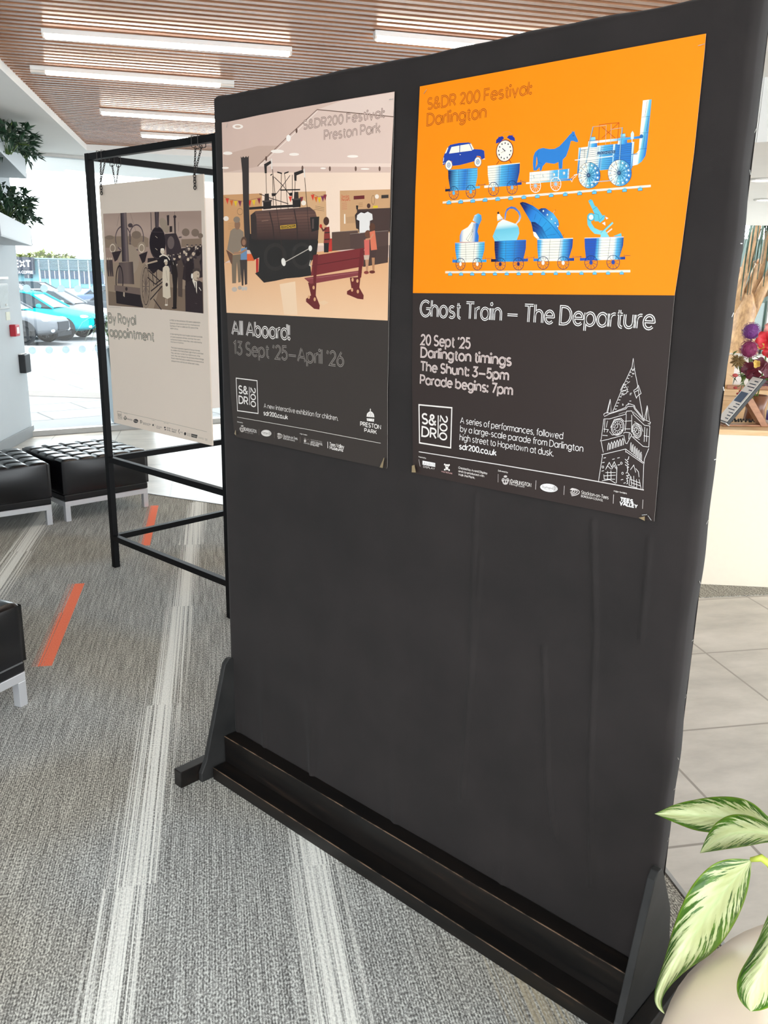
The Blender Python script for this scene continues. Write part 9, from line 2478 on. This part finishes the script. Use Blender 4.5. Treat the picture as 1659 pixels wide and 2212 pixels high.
CARS = [(-11.86, 26.1, 0, 'paint_silver', 'silver car nearest the window, spoked front wheel with a red caliper'), (-11.6, 28.5, 1, 'paint_cyan', 'bright cyan car parked behind the silver one'), (-12.4, 32.6, 2, 'paint_white', 'white car directly behind the bright cyan car'), (-10.4, 36.2, 3, 'paint_grey', 'grey car behind the cyan car\'s bonnet, beside the frame post'),
        (-19.5, 46, 4, 'paint_white', 'distant white car at left, under the dark sign on the shop'), (-14, 46, 4, 'paint_blue', 'distant pale blue car in the middle of the far row'), (-8.6, 47, 4, 'paint_white', 'distant white car farthest right in the far row'), (-23, 58, 0, 'paint_grey', 'far grey car close to the shop front, left'), (-17.3, 58, 0, 'paint_white', 'far white car close to the shop front, right')]
for i, (x, y, a, pmt, lab) in enumerate(CARS):
    c = c0 if i == 0 else copy_tree(c0)
    c.location = (x, y, gz(y)); c.rotation_euler.z = R(a); c['label'] = lab
    if i: repaint(c, pmt)
# shop building with its sign
BY = 120; bx = lambda px: px*2.0
sh_ = thing('shop_building', 'long pale shop building across the car park with louvred front and shop windows', 'building', (-48, BY, -.52))
b = MB(); b.box(-25, 18, 2, 22, 0, 3.7); b.build('walls', 'shop_panel', sh_)
b = MB(); b.box(-25, 18, 1.6, 22, 3.71, 3.9); b.build('roof', 'cladding', sh_)
for i in range(7): b = MB(); z = 2.42+i*.18; b.box(0, 9.5, 1.55, 1.95, z, z+.08); b.build('louvre', 'cladding', sh_)
for i in range(8): b = MB(); x = .1+i*1.35; b.box(x, x+.12, 1.7, 1.99, 0, 3.65); b.build('column', 'white_paint', sh_)
for i, x in enumerate((-6, -4, -2, .3, 1.65, 3.0, 4.35, 5.7, 7.05, 8.4)):
    b = MB(); b.box(x, x+1.1, 1.9, 1.99, 1.2 if i < 7 else .6, 2.25); fr_ = b.build('window', 'shop_glass', sh_); b = MB(); b.box(x+.52, x+.58, 1.86, 1.899, 1.2 if i < 7 else .6, 2.25); b.build('mullion', 'white_paint', fr_)
def sign_text(root, txt, x0, z0, L_, h, wt, y):
    wid, runs = glyph_run(txt); b = MB()
    for r in runs:
        for q in ribbon([(x0+p[0]*L_/wid, z0+p[1]*h/7) for p in r], wt*h/7): b.add([(px, yy, pz) for yy in (y, y+.05) for px, pz in q], [(0, 1, 2, 3), (4, 5, 6, 7), (0, 1, 5, 4), (1, 2, 6, 5), (2, 3, 7, 6), (3, 0, 4, 7)])
    b.build('lettering', 'white_paint', root)
sg = thing('shop_sign', 'dark blue-grey shop sign with big white letters, cut off by the white wall', 'sign', (-48, BY, -.52))
b = MB(); b.box(-4.3, -.3, .9, 1.5, 2.25, 3.95); b.build('sign_face', 'sign_blue', sg); sign_text(sg, 'NEXT', -3.55, 2.68, 2.9, .78, 1.7, .84)
sg2 = thing('shop_sign', 'smaller coffee shop sign in white letters, under the large dark sign', 'sign', (-48, BY, -.52))
b = MB(); b.box(-4.2, -.35, 1.2, 1.6, 1.7, 2.22); b.build('sign_face', 'shop_glass', sg2); sign_text(sg2, 'COSTA COFFEE', -3.6, 1.82, 3.1, .32, 1.6, 1.14)
lp_ = thing('lamp_post', 'thin white lamp post in front of the dark shop sign', 'lamp post', (-48.9, BY-4, -.45))
b = MB(); b.tube([(0, 0, 0), (0, 0, 2.9)], .05, 8); b.build('pole', 'white_paint', lp_); b = MB(); b.box(-.1, .4, -.1, .1, 2.9, 3.0); b.build('lamp_head', 'white_paint', lp_)
tr_ = thing('tree', 'yellow-green treetop showing above the far shop roof', 'tree', (-58, 150, -.45))
b = MB(); b.tube([(0, 0, 0), (0, 0, 3)], .3, 8); b.build('trunk', 'bark', tr_)
shrub(tr_, 'crown', 'tree_leaf', (0, 0, 4.0), (5.0, 3, 1.0), 260, 5, (.9, .6))
